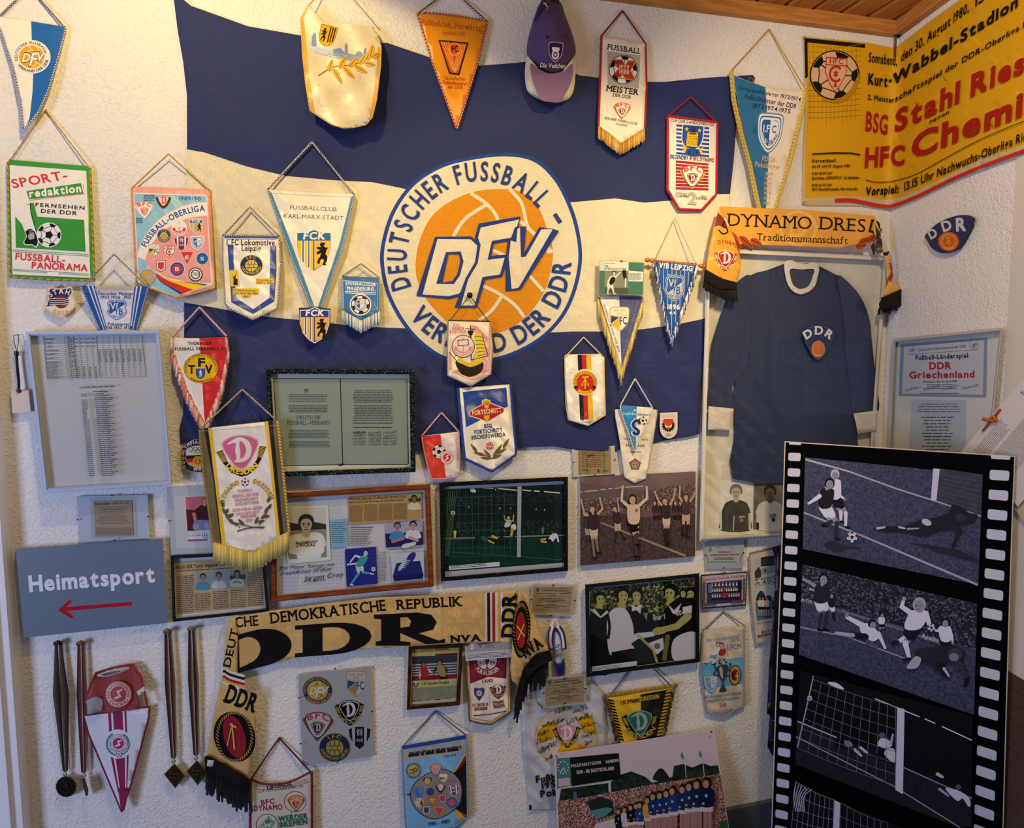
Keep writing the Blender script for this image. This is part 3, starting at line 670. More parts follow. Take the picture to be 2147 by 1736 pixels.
# ---------------------------------------------------------------- the big association flag
def flagwave(x, y):
    env = min(1, max(.25, (y-60)/500))
    w = .004*sin((x+.15*y)*2*pi/310) + .003*sin((x-.25*y)*2*pi/170+1)*env
    return .009 + w*env + (.006*sin(y*2*pi/60+x*.004)*max(0, 1-abs(x-905)/70) if 780 < y < 960 else 0)
t = Thing('flag', 'very large blue and white striped flag with a round orange ball emblem across the wall', 'flag', at=(905, 95), d=0.0, wave=flagwave, grid=16, step=.00025)
NAVY = '#2c3566'
top = [(362, -20), (400, 12), (520, 55), (640, 76), (720, 92), (812, 90), (900, 120), (1000, 138), (1080, 132), (1140, 125), (1215, 158), (1320, 171), (1390, 172), (1480, 163), (1578, 157), (1583, 163), (1580, 178), (1553, 172)]
right = [(1545, 250), (1538, 340), (1528, 430), (1500, 520), (1478, 670), (1474, 760), (1466, 910)]
bottom = [(1440, 916), (1385, 925), (1330, 940), (1260, 946), (1210, 944), (1160, 936), (1100, 938), (1060, 944), (980, 935), (880, 945), (770, 935), (640, 940), (520, 930), (430, 925), (378, 930)]
left = [(376, 900), (384, 868), (386, 760), (386, 640), (390, 500), (392, 320), (392, 200), (384, 130), (372, 60)]
p = t.P('cloth')
p.poly(top+right+bottom+left, NAVY, 'cloth', t=.0008)
w = t.P('white_stripe')
wt = [(391, 313), (430, 320), (520, 350), (600, 369), (700, 378), (780, 382), (840, 394), (900, 410), (1000, 420), (1200, 424), (1290, 416), (1350, 425), (1440, 418), (1490, 407), (1530, 407)]
wb = [(1527, 440), (1500, 520), (1477, 668), (1420, 680), (1350, 690), (1290, 695), (1200, 695), (1100, 700), (900, 690), (760, 685), (640, 672), (540, 662), (450, 645), (386, 634)]
w.poly(wt+wb+[(390, 500)], '#e6dcc0', 'cloth')
p.z(Z3); p.circ(1520, 650, 26, '#9a9a98', kind='metal', hole=.5); p.reset()
e = t.P('ball_emblem', label='round white applique with blue lettering and an orange ball').z(Z7)
rim = spl([(60, 880), (75, 700), (150, 480), (290, 290), (480, 165), (680, 105), (960, 70), (1180, 105), (1330, 230), (1430, 400), (1500, 600), (1530, 830), (1490, 1060), (1400, 1260), (1240, 1430), (1020, 1550), (800, 1600), (560, 1590), (380, 1490), (230, 1330), (110, 1110)], True, 6)
c0 = (800, 840)
e.poly(rim, '#28489a', 'felt'); e.poly([(c0[0]+(x-c0[0])*.962, c0[1]+(y-c0[1])*.965) for x, y in rim], '#e9e0c6', 'cloth')
ball_o = spl([(318, 860), (350, 700), (430, 540), (560, 430), (740, 355), (920, 335), (1070, 350), (1200, 450), (1280, 640), (1318, 800), (1290, 980), (1240, 1110), (1120, 1270), (960, 1370), (800, 1390), (640, 1370), (500, 1260), (390, 1130), (330, 1000)], True, 6)
e.poly([(c0[0]+(x-c0[0])*1.015, c0[1]+(y-c0[1])*1.015) for x, y in ball_o], '#efe8d2', 'cloth'); e.poly(ball_o, '#e2951c', 'cloth')
for L in ([(720, 365), (830, 440), (900, 520), (930, 620)], [(590, 680), (680, 550), (830, 450)], [(1000, 335), (1090, 440), (1130, 600), (1200, 680), (1290, 800)], [(1080, 570), (1180, 660), (1250, 720), (1310, 800)], [(880, 780), (1000, 840), (1130, 950), (1250, 1080)], [(810, 1040), (930, 1100), (1040, 1180), (1110, 1270)], [(780, 1290), (870, 1220), (950, 1110)]):
    e.stroke(spl(L, False, 5), 26, '#efe6cc', 'cloth')
e.arc('DEUTSCHER FUSSBALL', 795, 845, 545, 572, -111, 50, 135, '#2c438c', bold=1, kind='felt', wid=.88)
e.stroke([(1330, 515), (1372, 580)], 30, '#2c438c', 'felt')
e.arc('VERBAND DER DDR', 795, 840, 655, 690, 233, 92, 132, '#2c438c', bold=1, kind='felt', wid=.88)
L3 = t.P('letters_applique', parent=e)
L3.z(Z7)
D_o = [(468, 690), (720, 690), (775, 740), (790, 830), (770, 910), (700, 1030), (640, 1105), (560, 1125), (345, 1108)]; D_h = [(548, 800), (640, 800), (655, 860), (630, 960), (590, 1015), (490, 1020)]
F_o = [(785, 600), (1075, 545), (1040, 695), (880, 722), (855, 835), (985, 822), (940, 965), (815, 985), (755, 1190), (625, 1190), (690, 990), (760, 870), (780, 740), (760, 690)]
V_o = [(1000, 705), (1030, 710), (1050, 618), (1100, 610), (1095, 830), (1110, 820), (1225, 620), (1340, 632), (1075, 1060), (995, 1070), (985, 830)]
for O, Hh in ((D_o, [D_h]), (F_o, []), (V_o, [])):
    L3.poly(O, '#ece3c9', 'cloth', holes=Hh)
    for Q in [O]+Hh: L3.stroke(Q, 21, '#2b4190', 'felt', closed=True)
# ---------------------------------------------------------------- upper left pennants
SAT = '#f1ede2'
t = Thing('pennant', 'white and blue triangular pennant with round orange emblem, cut off by the photo edge', 'pennant', Z1, (172, 900), d=ramp(40, .008, 260, .03), wave=ripple(.0015, 90))
p = t.P('cloth'); O = [(-30, 112), (218, 148), (445, 184), (458, 205), (420, 350), (340, 620), (270, 780), (172, 900), (150, 720), (95, 470), (-20, 130)]
p.poly(O, SAT, 'satin', t=.0015); p.poly([(218, 149), (445, 185), (455, 205), (418, 350), (338, 618), (268, 778), (180, 890), (208, 820), (228, 640), (232, 520), (226, 400)], '#1f66b4', 'satin')
p.stroke([(218, 178), (440, 214)], 3, '#19569a')
e = t.P('emblem'); dfv(e, 222, 398, 132, 5, ring='#f2ead6', txt='#3a4a78', let='#f6efd8', out='#f2ead6', sy=118)
t.P('edging').cord([(-25, 120), (95, 470), (150, 720), (165, 900), (172, 902), (272, 782), (342, 622), (422, 352), (460, 205), (448, 186)], .0026, ['#23305e', '#e9e4d8'], twist=1)
hanger(t, (0, 110), (205, -90), (450, 190), .0024, ['#23305e', '#b9b3a8'], twist=1)

t = Thing('pennant', 'green edged rectangular pennant with a boot kicking a ball', 'pennant', Z5, (460, 1215), d=ramp(320, .01, 600, .018), wave=ripple(.001, 130))
p = t.P('cloth'); p.poly([(78, 160), (95, 148), (776, 205), (800, 235), (838, 1218), (460, 1212), (92, 1186)], '#3c9a3c', 'satin', t=.0015); p.poly([(85, 195), (766, 247), (802, 1197), (112, 1165)], '#efece6', 'satin')
b = t.P('border'); b.stroke([(70, 175), (92, 1184)], 20, '#3f8f38', 'cloth'); b.stroke([(95, 1184), (460, 1205), (836, 1216)], 16, '#4a9a3a', 'cloth')
q = t.P('print')
q.text('SPORT-', 118, 400, 605, 318, 78, '#d63a44', bold=1, it=-.15)
q.stroke([(262, 508), (752, 450), (736, 366)], 5, '#d63a44'); q.poly([(235, 425), (718, 355), (740, 447), (258, 500)], '#3f9640')
q.text('redaktion', 262, 482, 722, 432, 66, '#f6f3ec', bold=2)
q.text('FERNSEHEN', 314, 562, 750, 592, 32, '#1d1d22', bold=1, gap=.3); q.text('DER DDR', 362, 618, 680, 640, 34, '#1d1d22', bold=1, gap=.25)
q.poly([(135, 655), (272, 660), (270, 530), (300, 530), (330, 652), (745, 682), (760, 965), (430, 945), (140, 928)], '#3f9640')
q.poly([(120, 520), (268, 530), (262, 590), (285, 680), (320, 790), (225, 800), (195, 720), (135, 650)], '#efece6'); q.stroke(spl([(268, 530), (272, 600), (300, 700), (318, 780)], False), 5, '#1d1d22'); q.stroke([(240, 550), (270, 545)], 4, '#1d1d22')
q.poly(spl([(222, 780), (270, 755), (318, 785), (345, 870), (322, 928), (285, 905), (225, 905), (208, 880), (232, 830)]), '#e8e6e2')
q.poly(spl([(228, 785), (268, 762), (310, 790), (335, 870), (318, 915), (285, 898), (232, 898), (215, 878), (238, 830)]), '#18181c'); q.poly(spl([(250, 815), (290, 805), (305, 845), (260, 855)]), '#a8a8a8')
for i in range(4): q.stroke([(255+i*4, 780+i*12), (300+i*3, 778+i*13)], 4, '#d8d8d8')
ball(q, 435, 815, 110, edge='#f4f2ee', rot=20)
for y in (955, 970): q.stroke([(114, y-8), (786, y+32)], 4, '#3f9640')
q.text('FUSSBALL-', 135, 1032, 575, 1062, 58, '#d63a44', bold=1); q.text('PANORAMA', 280, 1112, 775, 1136, 58, '#d63a44', bold=1)
for y in (1118, 1130): q.stroke([(114, y), (788, y+44)], 4, '#3f9640')
q.rect(420, 1142, 522, 1178, '#f4f2ee', sl=.05)
t.P('edging').cord([(95, 150), (70, 175), (90, 1186), (460, 1214), (838, 1219), (800, 232), (776, 205)], .003, ['#d9a52a', '#c48a18', '#58892a'], twist=2)
hanger(t, (88, 155), (403, -296), (785, 210), .0017, ['#cfa23a', '#b98a28'])

t = Thing('pennant', 'pink and light blue pennant covered with small club crests around a white arc', 'pennant', Z5, (1575, 1375), d=ramp(380, .01, 620, .03), wave=ripple(.001, 110, ph=1))
p = t.P('cloth'); p.poly([(1172, 390), (1190, 385), (1845, 412), (1866, 430), (1906, 1285), (1575, 1375), (1215, 1242)], '#eda39c', 'satin', t=.0015)
p.poly([(1186, 440), (1834, 463), (1884, 1255), (1556, 1362), (1226, 1232)], '#f2ece4', 'satin'); p.poly([(1192, 448), (1828, 470), (1840, 640), (1700, 640), (1560, 700), (1400, 900), (1300, 1120), (1340, 1300), (1232, 1222)], '#8fc4da', 'satin')
q = t.P('print')
arc_ = lambda rx, ry, cx=1840, cy=1130: [(cx+rx*cos(a), cy-ry*sin(a)) for a in [rad(90+i*6.6) for i in range(13)]]
q.poly(arc_(640, 608)+[(1225, 1010)]+arc_(560, 480)[::-1], '#f2ece4'); q.stroke(arc_(640, 608), 5, '#f0b890')
q.poly([(1838, 645)]+arc_(563, 484)+[(1275, 1030), (1330, 1110), (1480, 1195), (1700, 1240), (1872, 1240)], '#eda39c'); q.stroke(arc_(563, 484), 4, '#f2c8a0')
q.poly([(1232, 1225), (1262, 1060), (1330, 1140), (1660, 1320), (1556, 1360)], '#8fc4da')
q.poly([(1270, 1040), (1330, 1115), (1480, 1200), (1700, 1245), (1835, 1262), (1600, 1345), (1400, 1215)], '#f2ece4')
q.poly([(1290, 1070), (1340, 1130), (1500, 1215), (1845, 1255), (1600, 1344), (1420, 1230)], '#2c4a8c'); q.poly([(1310, 1105), (1420, 1185), (1760, 1285), (1625, 1335), (1430, 1230)], '#d8342c'); q.poly([(1380, 1160), (1500, 1212), (1830, 1265), (1720, 1305), (1500, 1225)], '#f2cf2c')
q.arc('FUSSBALL-OBERLIGA', 1840, 1130, 588, 528, -67, -2, 50, '#2a56a0', bold=1)
q.text('1989/90', 1590, 505, 1780, 510, 32, '#2a76b4', bold=1); q.dashes(1275, 460, 1380, 520, 4, '#4a7088', .6); q.dashes(1207, 665, 1270, 715, 3, '#4a7088', .6)
k = q
bfc(k, 1282, 588, 80, 0, edge='#f4efe8', wreath='#f4efe8', mid='#e05a44', top='#e05a44'); dynamo(k, 1450, 510, 56, field='#f0ddd4', line='#e0584a', letter='#e0584a', rib='#4a3a20', ribtxt='#e2c040', words=False)
hansa(k, 1590, 752, 70, line='#f4efe8', a='#f4efe8', b='#e04a44'); fck(k, 1740, 735, 58, edge='#f4efe8'); lok(k, 1455, 822, 62, words=True); aue(k, 1610, 890, 62, pur='#8a2a54'); fcm(k, 1750, 888, 54, edge='#f4efe8')
jena(k, 1368, 950, 54); hfc(k, 1502, 965, 54); badge(k, 1660, 1015, 58, '#e04a44', '#d03a34', shape='v', txt='E'); badge(k, 1795, 1025, 52, '#2a66b0', '#2a66b0', txt='S')
badge(k, 1428, 1090, 46, '#e8e4dc', '#d8444a', '#26262a', 'r'); badge(k, 1572, 1118, 62, '#2c5cb0', '#d03a44', '#f0ece4', txt='B'); k.up().circ(1735, 1165, 62, '#26262a'); k.circ(1735, 1165, 54, '#ece8e0'); k.circ(1735, 1165, 42, '#26262a', hole=.8); k.ctext('SWH', 1735, 1182, 56, 36, '#26262a')
dfv(k, 1310, 1188, 75, 0, ring='#b9bcb4', txt='#8a8f88', out='#c9ccc2', let='#c9c4ac', words=True)
t.P('edging').cord([(1190, 387), (1170, 400), (1214, 1242), (1575, 1374), (1906, 1286), (1866, 432), (1845, 413)], .0026, ['#dba63c', '#e8a070', '#cf9a30'], twist=2)
hanger(t, (1180, 390), (1495, 97), (1855, 420), .0017, ['#cfa83a', '#b98f28'], end=.02)

t = Thing('patch', 'small shield shaped embroidered patch with a yellow rim, blue top and brown centre', 'patch', Z5, (545, 1550), d=.014)
S = spl([(440, 1276), (540, 1290), (635, 1272), (652, 1345), (676, 1425), (652, 1472), (600, 1515), (545, 1552), (480, 1525), (415, 1480), (393, 1430), (425, 1385), (413, 1320)], True, 4)
p = t.P('backing'); p.poly(S, '#e8c48a', 'felt', t=.003); p.poly(inset(S, 12), '#f0e8d8', 'felt')
p = t.P('embroidery'); p.poly([(450, 1292), (540, 1303), (628, 1288), (640, 1345), (600, 1370), (480, 1370), (480, 1400), (420, 1425), (440, 1385), (428, 1325)], '#232e78', 'felt'); p.poly([(412, 1452), (440, 1400), (480, 1400), (478, 1440)], '#232e78', 'felt'); p.circ(544, 1405, 66, '#6a3a44', kind='felt', ry=62)
for y in (1382, 1400, 1418, 1434): p.stroke([(440, y), (540, y-4), (612, y+8)], 5, '#f0e8d8', 'felt')
p.arc('STAHL', 544, 1440, 130, 104, -46, 46, 44, '#efe6cc', bold=2, kind='felt'); p.arc('RIESA', 540, 1390, 150, 140, 212, 146, 38, '#e0b878', bold=2, kind='felt')
p = t.P('loop'); p.cord([(520, 1285, .002), (545, 1258, .004), (570, 1285, .002)], .001, '#3a3430')

t = Thing('pennant', 'white pennant with blue side stripes whose lower tip slips behind the table frame', 'pennant', Z5, (1050, 1700), d=ramp(595, .038, 688, .005), wave=ripple(.0006, 120))
p = t.P('cloth'); p.poly([(715, 1264), (1318, 1272), (1212, 1660), (1120, 2000), (1060, 2060), (1000, 1900), (888, 1660)], '#e4e2e4', 'satin', t=.0015)
for a, b in ((0, 60), (74, 96), (112, 126)):
    p.poly([(715+a, 1265), (715+b, 1266), (888+b*.52, 1660), (888+a*.52, 1660)], '#2a5aa4'); p.poly([(1318-a, 1272), (1318-b, 1271), (1212-b*.5, 1660), (1212-a*.5, 1660)], '#2a5aa4')
p.stroke([(720, 1316), (1306, 1322)], 2, '#a8a49c'); p.rect(845, 1266, 1180, 1308, '#c4b9a4', 'satin')
q = t.P('print')
q.text('Deutscher Meister', 868, 1348, 1180, 1352, 30, '#3a568e', bold=1); q.text('1903 1906  1913', 892, 1380, 1162, 1382, 26, '#3a568e', bold=1); vfb(q, 1038, 1478, 98, sy=88)
q.text('Pokalsieger', 955, 1620, 1150, 1620, 28, '#3a568e', bold=1); q.text('1936 1957 1976', 926, 1650, 1175, 1650, 26, '#3a568e', bold=1)
t.P('edging').cord([(716, 1266), (888, 1662), (1000, 1900)], .0024, ['#23407c', '#e6e4e0'], twist=1)
t.P('edging').cord([(1316, 1273), (1212, 1662), (1130, 1960)], .0024, ['#23407c', '#e6e4e0'], twist=1)
hanger(t, (745, 1264), (1012, 985), (1300, 1270), .0022, ['#262c48', '#e6e0d0'], twist=1, end=.036)
# ---------------------------------------------------------------- pennants over the flag, left half
t = Thing('pennant', 'white pennant with blue inner border and yellow labels, beside the tall lion pennant', 'pennant', Z6, (375, 1525), d=ramp(490, .025, 660, .05), wave=ripple(.002, 95, .001, 140))
p = t.P('cloth'); p.poly([(112, 802), (600, 806), (606, 900), (612, 1050), (588, 1380), (578, 1432), (372, 1526), (172, 1432), (134, 1390), (112, 1000)], '#f0e8c8', 'satin', t=.0015)
p.poly([(150, 830), (575, 832), (578, 1100), (560, 1372), (374, 1482), (186, 1380), (160, 1000)], '#2b4a9e', 'satin'); p.poly([(205, 834), (525, 836), (520, 1100), (518, 1340), (376, 1440), (228, 1340), (205, 1000)], '#efebe0', 'satin')
p.poly([(125, 835), (592, 838), (585, 890), (135, 880)], '#efebe0', 'satin'); p.poly([(125, 804), (592, 808), (592, 828), (125, 824)], '#2b4a9e', 'satin')
q = t.P('print'); q.text('1. FC Lokomotive', 145, 884, 562, 886, 48, '#1d1d20', bold=1); q.text('Leipzig', 275, 932, 442, 934, 44, '#1d1d20', bold=1); lok(q, 360, 1060, 100, blue='#24366e', sy=92)
q.poly([(165, 1100), (244, 1102), (258, 1240), (180, 1240)], '#e9c744'); q.poly(spl([(195, 1125), (210, 1160), (230, 1120), (222, 1180), (240, 1225), (205, 1228), (205, 1180)]), '#2a2620'); q.rect(208, 1175, 240, 1232, '#2a2620')
for a in ((400, 1172, 552, 1222), (198, 1258, 424, 1315), (272, 1315, 352, 1342)): q.rect(*a, '#e9c744')
for s_, x0, x1, y in (('Vizemeister', 404, 544, 1194), ('1967 u. 1986', 406, 548, 1218), ('FDGB-Pokalsieger', 204, 414, 1284), ('1957 1976 1981 1986', 204, 418, 1310), ('1987', 288, 336, 1338)): q.text(s_, x0, y, x1, y+3, 17, '#30302a')
t.P('edging').cord([(112, 803), (112, 1000), (134, 1392), (172, 1433), (372, 1527), (580, 1433), (590, 1380), (613, 1050), (606, 900), (600, 806), (112, 802)], .0028, ['#232e5c', '#e9e2cc'], twist=1)
hanger(t, (115, 800), (345, 555), (598, 804), .0023, ['#33405e', '#ded5bc'], twist=1, end=.022)

t = Thing('pennant', 'tall white triangular pennant with light blue side bands and a lion crest', 'pennant', Z6, (905, 1420), d=ramp(400, .022, 640, .03), wave=ripple(.001, 120))
p = t.P('cloth'); p.poly([(500, 398), (515, 402), (890, 428), (1245, 440), (1252, 455), (1150, 900), (960, 1420), (900, 1440), (880, 1425), (700, 960)], '#ece7da', 'satin', t=.0015)
for L in ([(500, 400), (535, 430), (700, 850), (910, 1425), (880, 1430), (700, 960)], [(1252, 450), (1225, 465), (1130, 850), (935, 1425), (962, 1425), (1150, 900)]): p.poly(L, '#3d86b4', 'satin')
p.stroke([(512, 432), (900, 455), (1228, 468)], 4, '#b8ae98')
q = t.P('print'); q.text('FUSSBALLCLUB', 694, 572, 1098, 592, 34, '#5a5a60'); q.text('KARL-MARX-STADT', 640, 648, 1156, 668, 36, '#5a5a60'); fck(q, 902, 925, 152, sy=165)
t.P('edging').cord([(498, 396), (700, 965), (880, 1430)], .0027, ['#2f4a6c', '#e9e4d8'], twist=1)
t.P('edging').cord([(1253, 452), (1150, 902), (962, 1428)], .0027, ['#2f4a6c', '#e9e4d8'], twist=1)
hanger(t, (505, 398), (885, -8), (1250, 445), .0028, ['#2b3050', '#efe9dc'], twist=1, end=.022)

t = Thing('patch', 'striped shield patch with black lion below the tip of the tall triangular pennant', 'patch', Z6, (905, 1725), d=.04)
S = [(776, 1432), (870, 1428), (910, 1420), (950, 1430), (1040, 1438), (1040, 1560), (1010, 1650), (960, 1705), (905, 1725), (850, 1695), (800, 1640), (778, 1540)]
p = t.P('backing'); p.poly(inset(S, -4), '#20346e', 'felt', t=.003); p = t.P('embroidery'); fck(p, 908, 1575, 128, blue='#2c3f94', yel='#e8b050', sy=140)

t = Thing('pennant', 'small blue pennant with a football crest and white fringe beside the flag emblem', 'pennant', Z6, (1310, 1620), d=ramp(570, .022, 690, .035), wave=ripple(.0008, 80))
p = t.P('cloth'); p.poly([(1146, 1152), (1466, 1165), (1470, 1460), (1310, 1545), (1150, 1440)], '#2a74b8', 'satin', t=.0015); p.poly([(1146, 1152), (1466, 1165), (1466, 1200), (1147, 1186)], '#2367a8', 'satin')
q = t.P('print'); q.stroke([(1152, 1190), (1455, 1215), (1452, 1440)], 4, '#dfe6ea'); q.stroke([(1152, 1190), (1158, 1430)], 4, '#dfe6ea')
q.text('1.FUSSBALLCLUB', 1178, 1226, 1434, 1240, 26, '#eef0ee', bold=2); q.text('MAGDEBURG', 1190, 1272, 1418, 1282, 30, '#eef0ee', bold=2)
for y in (1284, 1298): q.stroke([(1170, y), (1438, y+12)], 6, '#eef0ee')
q.circ(1305, 1400, 94, '#f0efe8'); q.circ(1305, 1400, 84, '#2a2c34'); ball(q, 1305, 1400, 80, rot=30); q.up(); fcm(q, 1302, 1400, 44, edge='#2a66b0', words=False)
t.P('edging').cord([(1147, 1152), (1150, 1440)], .0025, ['#30486e', '#e9e4d8'], twist=1)
t.P('edging').cord([(1466, 1165), (1470, 1460)], .0025, ['#30486e', '#e9e4d8'], twist=1)
t.P('fringe').fringe([(1148, 1448), (1310, 1540), (1470, 1458)], 100, 78, ['#e9e6dc', '#cfd2d2', '#6d86a8', '#f4f1e8'], r=.0022)
hanger(t, (1150, 1150), (1310, 1045), (1464, 1163), .0022, ['#3c4a60', '#d9cfb8'], twist=1, end=.022)

t = Thing('pennant', 'wrinkled cream satin pennant with city skyline and laurel branch, at the top', 'pennant', Z2, (400, 895), d=ramp(0, .03, 260, .06), wave=lambda x, y: .006*sin((x*.6+y)*2*pi/95)*min(1, max(.15, (y-30)/120))+.004*sin((x-y*.5)*2*pi/70))
p = t.P('cloth'); O = [(165, 25), (195, 75), (270, 150), (420, 165), (600, 188), (640, 250), (663, 330), (660, 460), (630, 700), (600, 820), (560, 870), (480, 890), (400, 895), (320, 870), (170, 775), (140, 600), (118, 400), (104, 130), (130, 70)]
p.poly(O, '#e2d6b6', 'satin', t=.0012); p.poly([(165, 25), (104, 130), (118, 400), (140, 600), (170, 775), (205, 800), (165, 560), (140, 300), (125, 130)], '#d8a844', 'satin'); p.poly([(663, 330), (640, 330), (632, 500), (600, 740), (585, 840), (605, 815), (632, 700), (661, 460)], '#d8a844', 'satin')
q = t.P('print'); q.place(288, 250, 62, 72, 14); S = PLAIN; q.poly(sc(S, 1.05), '#3a2c10'); q.poly(S, '#e2a51e'); q.poly(sc(LION, .5, .7, -.42, 0), '#2a2010')
for x in (.12, .38, .64): q.poly([(x, -.9), (x+.13, -.9), (x+.13, .6-x*.3), (x, .75-x*.3)], '#2a2010')
q.reset(); q.up(); B = '#7a97c4'
q.poly([(176, 330), (180, 260), (190, 235), (198, 225), (208, 240), (212, 330)], B); q.poly([(160, 320), (330, 345), (330, 380), (300, 372), (270, 392), (240, 380), (160, 345)], '#c8cfda'); q.poly([(330, 345), (380, 335), (410, 370), (410, 320), (420, 295), (430, 320), (430, 372), (480, 385), (500, 360), (525, 362), (535, 390), (548, 340), (560, 330), (562, 420), (480, 430), (400, 410), (330, 385)], B)
for y in (395, 412, 425): q.stroke([(200, y-60), (330, y-25), (540, y+15)], 4, '#a9bad2')
q.stroke(spl([(225, 530), (330, 470), (480, 450), (580, 400)], False), 7, '#8a6a20')
for x, y, l, a in ((300, 500, 90, -75), (330, 480, 120, 60), (370, 480, 110, -60), (400, 470, 110, 45), (440, 470, 100, -50), (480, 460, 100, 30), (510, 450, 90, -55), (545, 440, 80, 10), (560, 420, 80, -65), (590, 400, 90, -80), (600, 400, 60, -30)): leaf(q, x, y, l, 42, a, '#dba836', '#6a4c14')
t.P('edging').cord([(165, 25), (104, 130), (118, 400), (140, 600), (170, 776), (320, 872), (400, 896), (480, 891), (560, 871), (602, 820), (632, 700), (661, 460), (664, 330), (640, 250), (600, 188)], .0022, ['#e0ae3a', '#f0d488', '#c48f24'], twist=1)
hanger(t, (165, 28), (345, -150), (610, 150), .0016, ['#c9a75c'])

t = Thing('pennant', 'orange triangular pennant with a red and white cord edge', 'pennant', Z2, (1195, 900), d=ramp(20, .015, 270, .022), wave=ripple(.0015, 70))
p = t.P('cloth'); p.poly([(918, 95), (1000, 92), (1180, 110), (1410, 148), (1340, 440), (1195, 895), (1020, 430)], '#e89416', 'satin', t=.0015)
p.stroke([(920, 97), (1022, 432), (1190, 890)], 12, '#d9502c'); p.stroke([(1406, 148), (1336, 440), (1198, 890)], 12, '#d9502c'); p.stroke(spl([(918, 99), (1000, 96), (1180, 114), (1408, 152)], False), 8, '#d9502c')
q = t.P('print'); R_ = '#cf4a22'; q.text('Fußballclub„Vorwärts”', 948, 172, 1380, 220, 40, R_, bold=1); q.text('Frankfurt (O)', 1095, 240, 1250, 252, 26, R_, bold=1)
q.poly([(1065, 278), (1278, 298), (1212, 528), (1140, 518)], '#3a2014'); q.poly([(1078, 290), (1264, 308), (1204, 514), (1148, 506)], '#d9562a')
for i in range(4):
    k = i*15; q.stroke([(1088+k, 292), (1160+k*.6, 480+k*.4), (1182, 505)], 5, '#f0b23a'); q.stroke([(1258-k, 306), (1200-k*.6, 480+k*.4), (1178, 505)], 5, '#f0b23a')
q.circ(1180, 345, 46, '#f0a030', hole=.78); q.ctext('FC', 1182, 362, 50, 40, '#3a2014', bold=1)
for s_, x, y, w in (('Sechsfacher', 1182, 560, 148), ('Fußballmeister', 1182, 592, 172), ('der DDR', 1184, 620, 104)): q.ctext(s_, x, y, w, 23, R_, sl=.05, bold=1)
t.P('edging').cord([(918, 96), (1022, 432), (1192, 895), (1200, 896), (1342, 440), (1412, 148), (1180, 108), (1000, 90), (916, 95)], .0026, ['#8e2a22', '#e9ddc8', '#3a2a28'], twist=1)
hanger(t, (920, 95), (1155, -80), (1408, 148), .0026, ['#6a2a2a', '#d8c9a8', '#2c2424'], twist=1)
# ---------------------------------------------------------------- cap and pennants, upper right
t = Thing('cap', 'purple baseball cap with white brim sides hanging high on the wall', 'cap', Z2, (1860, 715), d=.02, step=.00008)
# crown: a dome hanging peak down, seen from above its front; built over an outline with real depth
def dome(part, outline, apex, h, col, kind, base=.0, rings=8, power=.6):
    n = len(outline); b = len(part.V); m = part.mi(asmat(col, kind))
    for k in range(rings+1):
        f = k/rings; hh = base+h*(1-(1-f)**2)**power if f < 1 else base+h
        for x, y in outline:
            q = part.xf(x+(apex[0]-x)*f*.999, y+(apex[1]-y)*f*.999); part.V.append((q[0], q[1], hh))
    for k in range(rings):
        for i in range(n): part.Fc.append(((b+k*n+i, b+k*n+(i+1) % n, b+(k+1)*n+(i+1) % n, b+(k+1)*n+i), m))
    part.Fc.append((tuple(b+rings*n+i for i in range(n)), m))
t.wave = lambda x, y: 0.0
p = t.P('crown'); cr = spl([(1805, 10), (1870, -10), (1925, 20), (1955, 110), (1990, 200), (2020, 300), (2026, 380), (2005, 440), (1940, 500), (1860, 522), (1780, 490), (1715, 440), (1685, 380), (1690, 290), (1712, 200), (1745, 100)][::-1], True, 3)
dome(p, cr, (1860, 300), .085, '#5a4878', 'felt')
# seams and eyelets ride on the dome
def on(f): return .0
s_ = t.P('brim', label='mauve brim with white sides'); br = spl([(1690, 390), (1730, 450), (1800, 500), (1860, 515), (1930, 500), (1990, 450), (2026, 380), (2028, 480), (2015, 620), (1985, 685), (1925, 715), (1850, 714), (1770, 695), (1700, 650), (1676, 590), (1672, 480)][::-1], True, 3)
dome(s_, br, (1860, 600), .035, '#e6ddc6', 'felt', base=.015, power=.5)
def shell(part, pts, f, e):        # a panel following the brim's or crown's curve
    z = f; m = part.mi(asmat(e, 'felt')); tri = tessellate_polygon([[Vector((x, y, 0)) for x, y in pts]]); b = len(part.V)
    for x, y in pts: q = part.xf(x, y); part.V.append((q[0], q[1], z(x, y)))
    for a in tri: part.Fc.append((tuple(b+i for i in a), m))
c_ = t.P('brim_panel', parent=s_); shell(c_, spl([(1712, 440), (1780, 492), (1860, 520), (1940, 500), (2005, 445), (2000, 560), (1960, 650), (1915, 712), (1850, 713), (1790, 700), (1745, 620), (1715, 520)], True, 3), lambda x, y: .0515, '#86688e')
e = t.P('badge', parent=p); t.cur = .0865; e.place(1886, 365, 52, 68, 4); e.poly(sc(SHIELD, 1.05), '#b8a8c8', 'felt'); e.poly(sc(SHIELD, .95), '#2c1e4c', 'felt'); e.circ(0, .25, .5, '#d8d4dc'); e.poly([(-.5, -.5), (.5, -.5), (.5, -.2), (.35, -.1), (.35, .1), (-.35, .1), (-.35, -.1), (-.5, -.2)], '#e8e4e8'); e.circ(0, .25, .3, '#4a3a68', hole=.5); e.reset()
e = t.P('lettering', parent=p); e.up(); e.text('Die Veilchen', 1776, 472, 1952, 478, 32, '#d8d2dc', it=.15)
t.P('eyelet', parent=p).circ(1828, 258, 11, '#2c2240', kind='felt'); t.P('eyelet', parent=p).circ(1960, 250, 7, '#2c2240', kind='felt')
t.P('seam', parent=p).stroke(spl([(1740, 160), (1800, 80), (1860, 60), (1920, 90), (1985, 260)], False), 5, '#463660', 'felt')
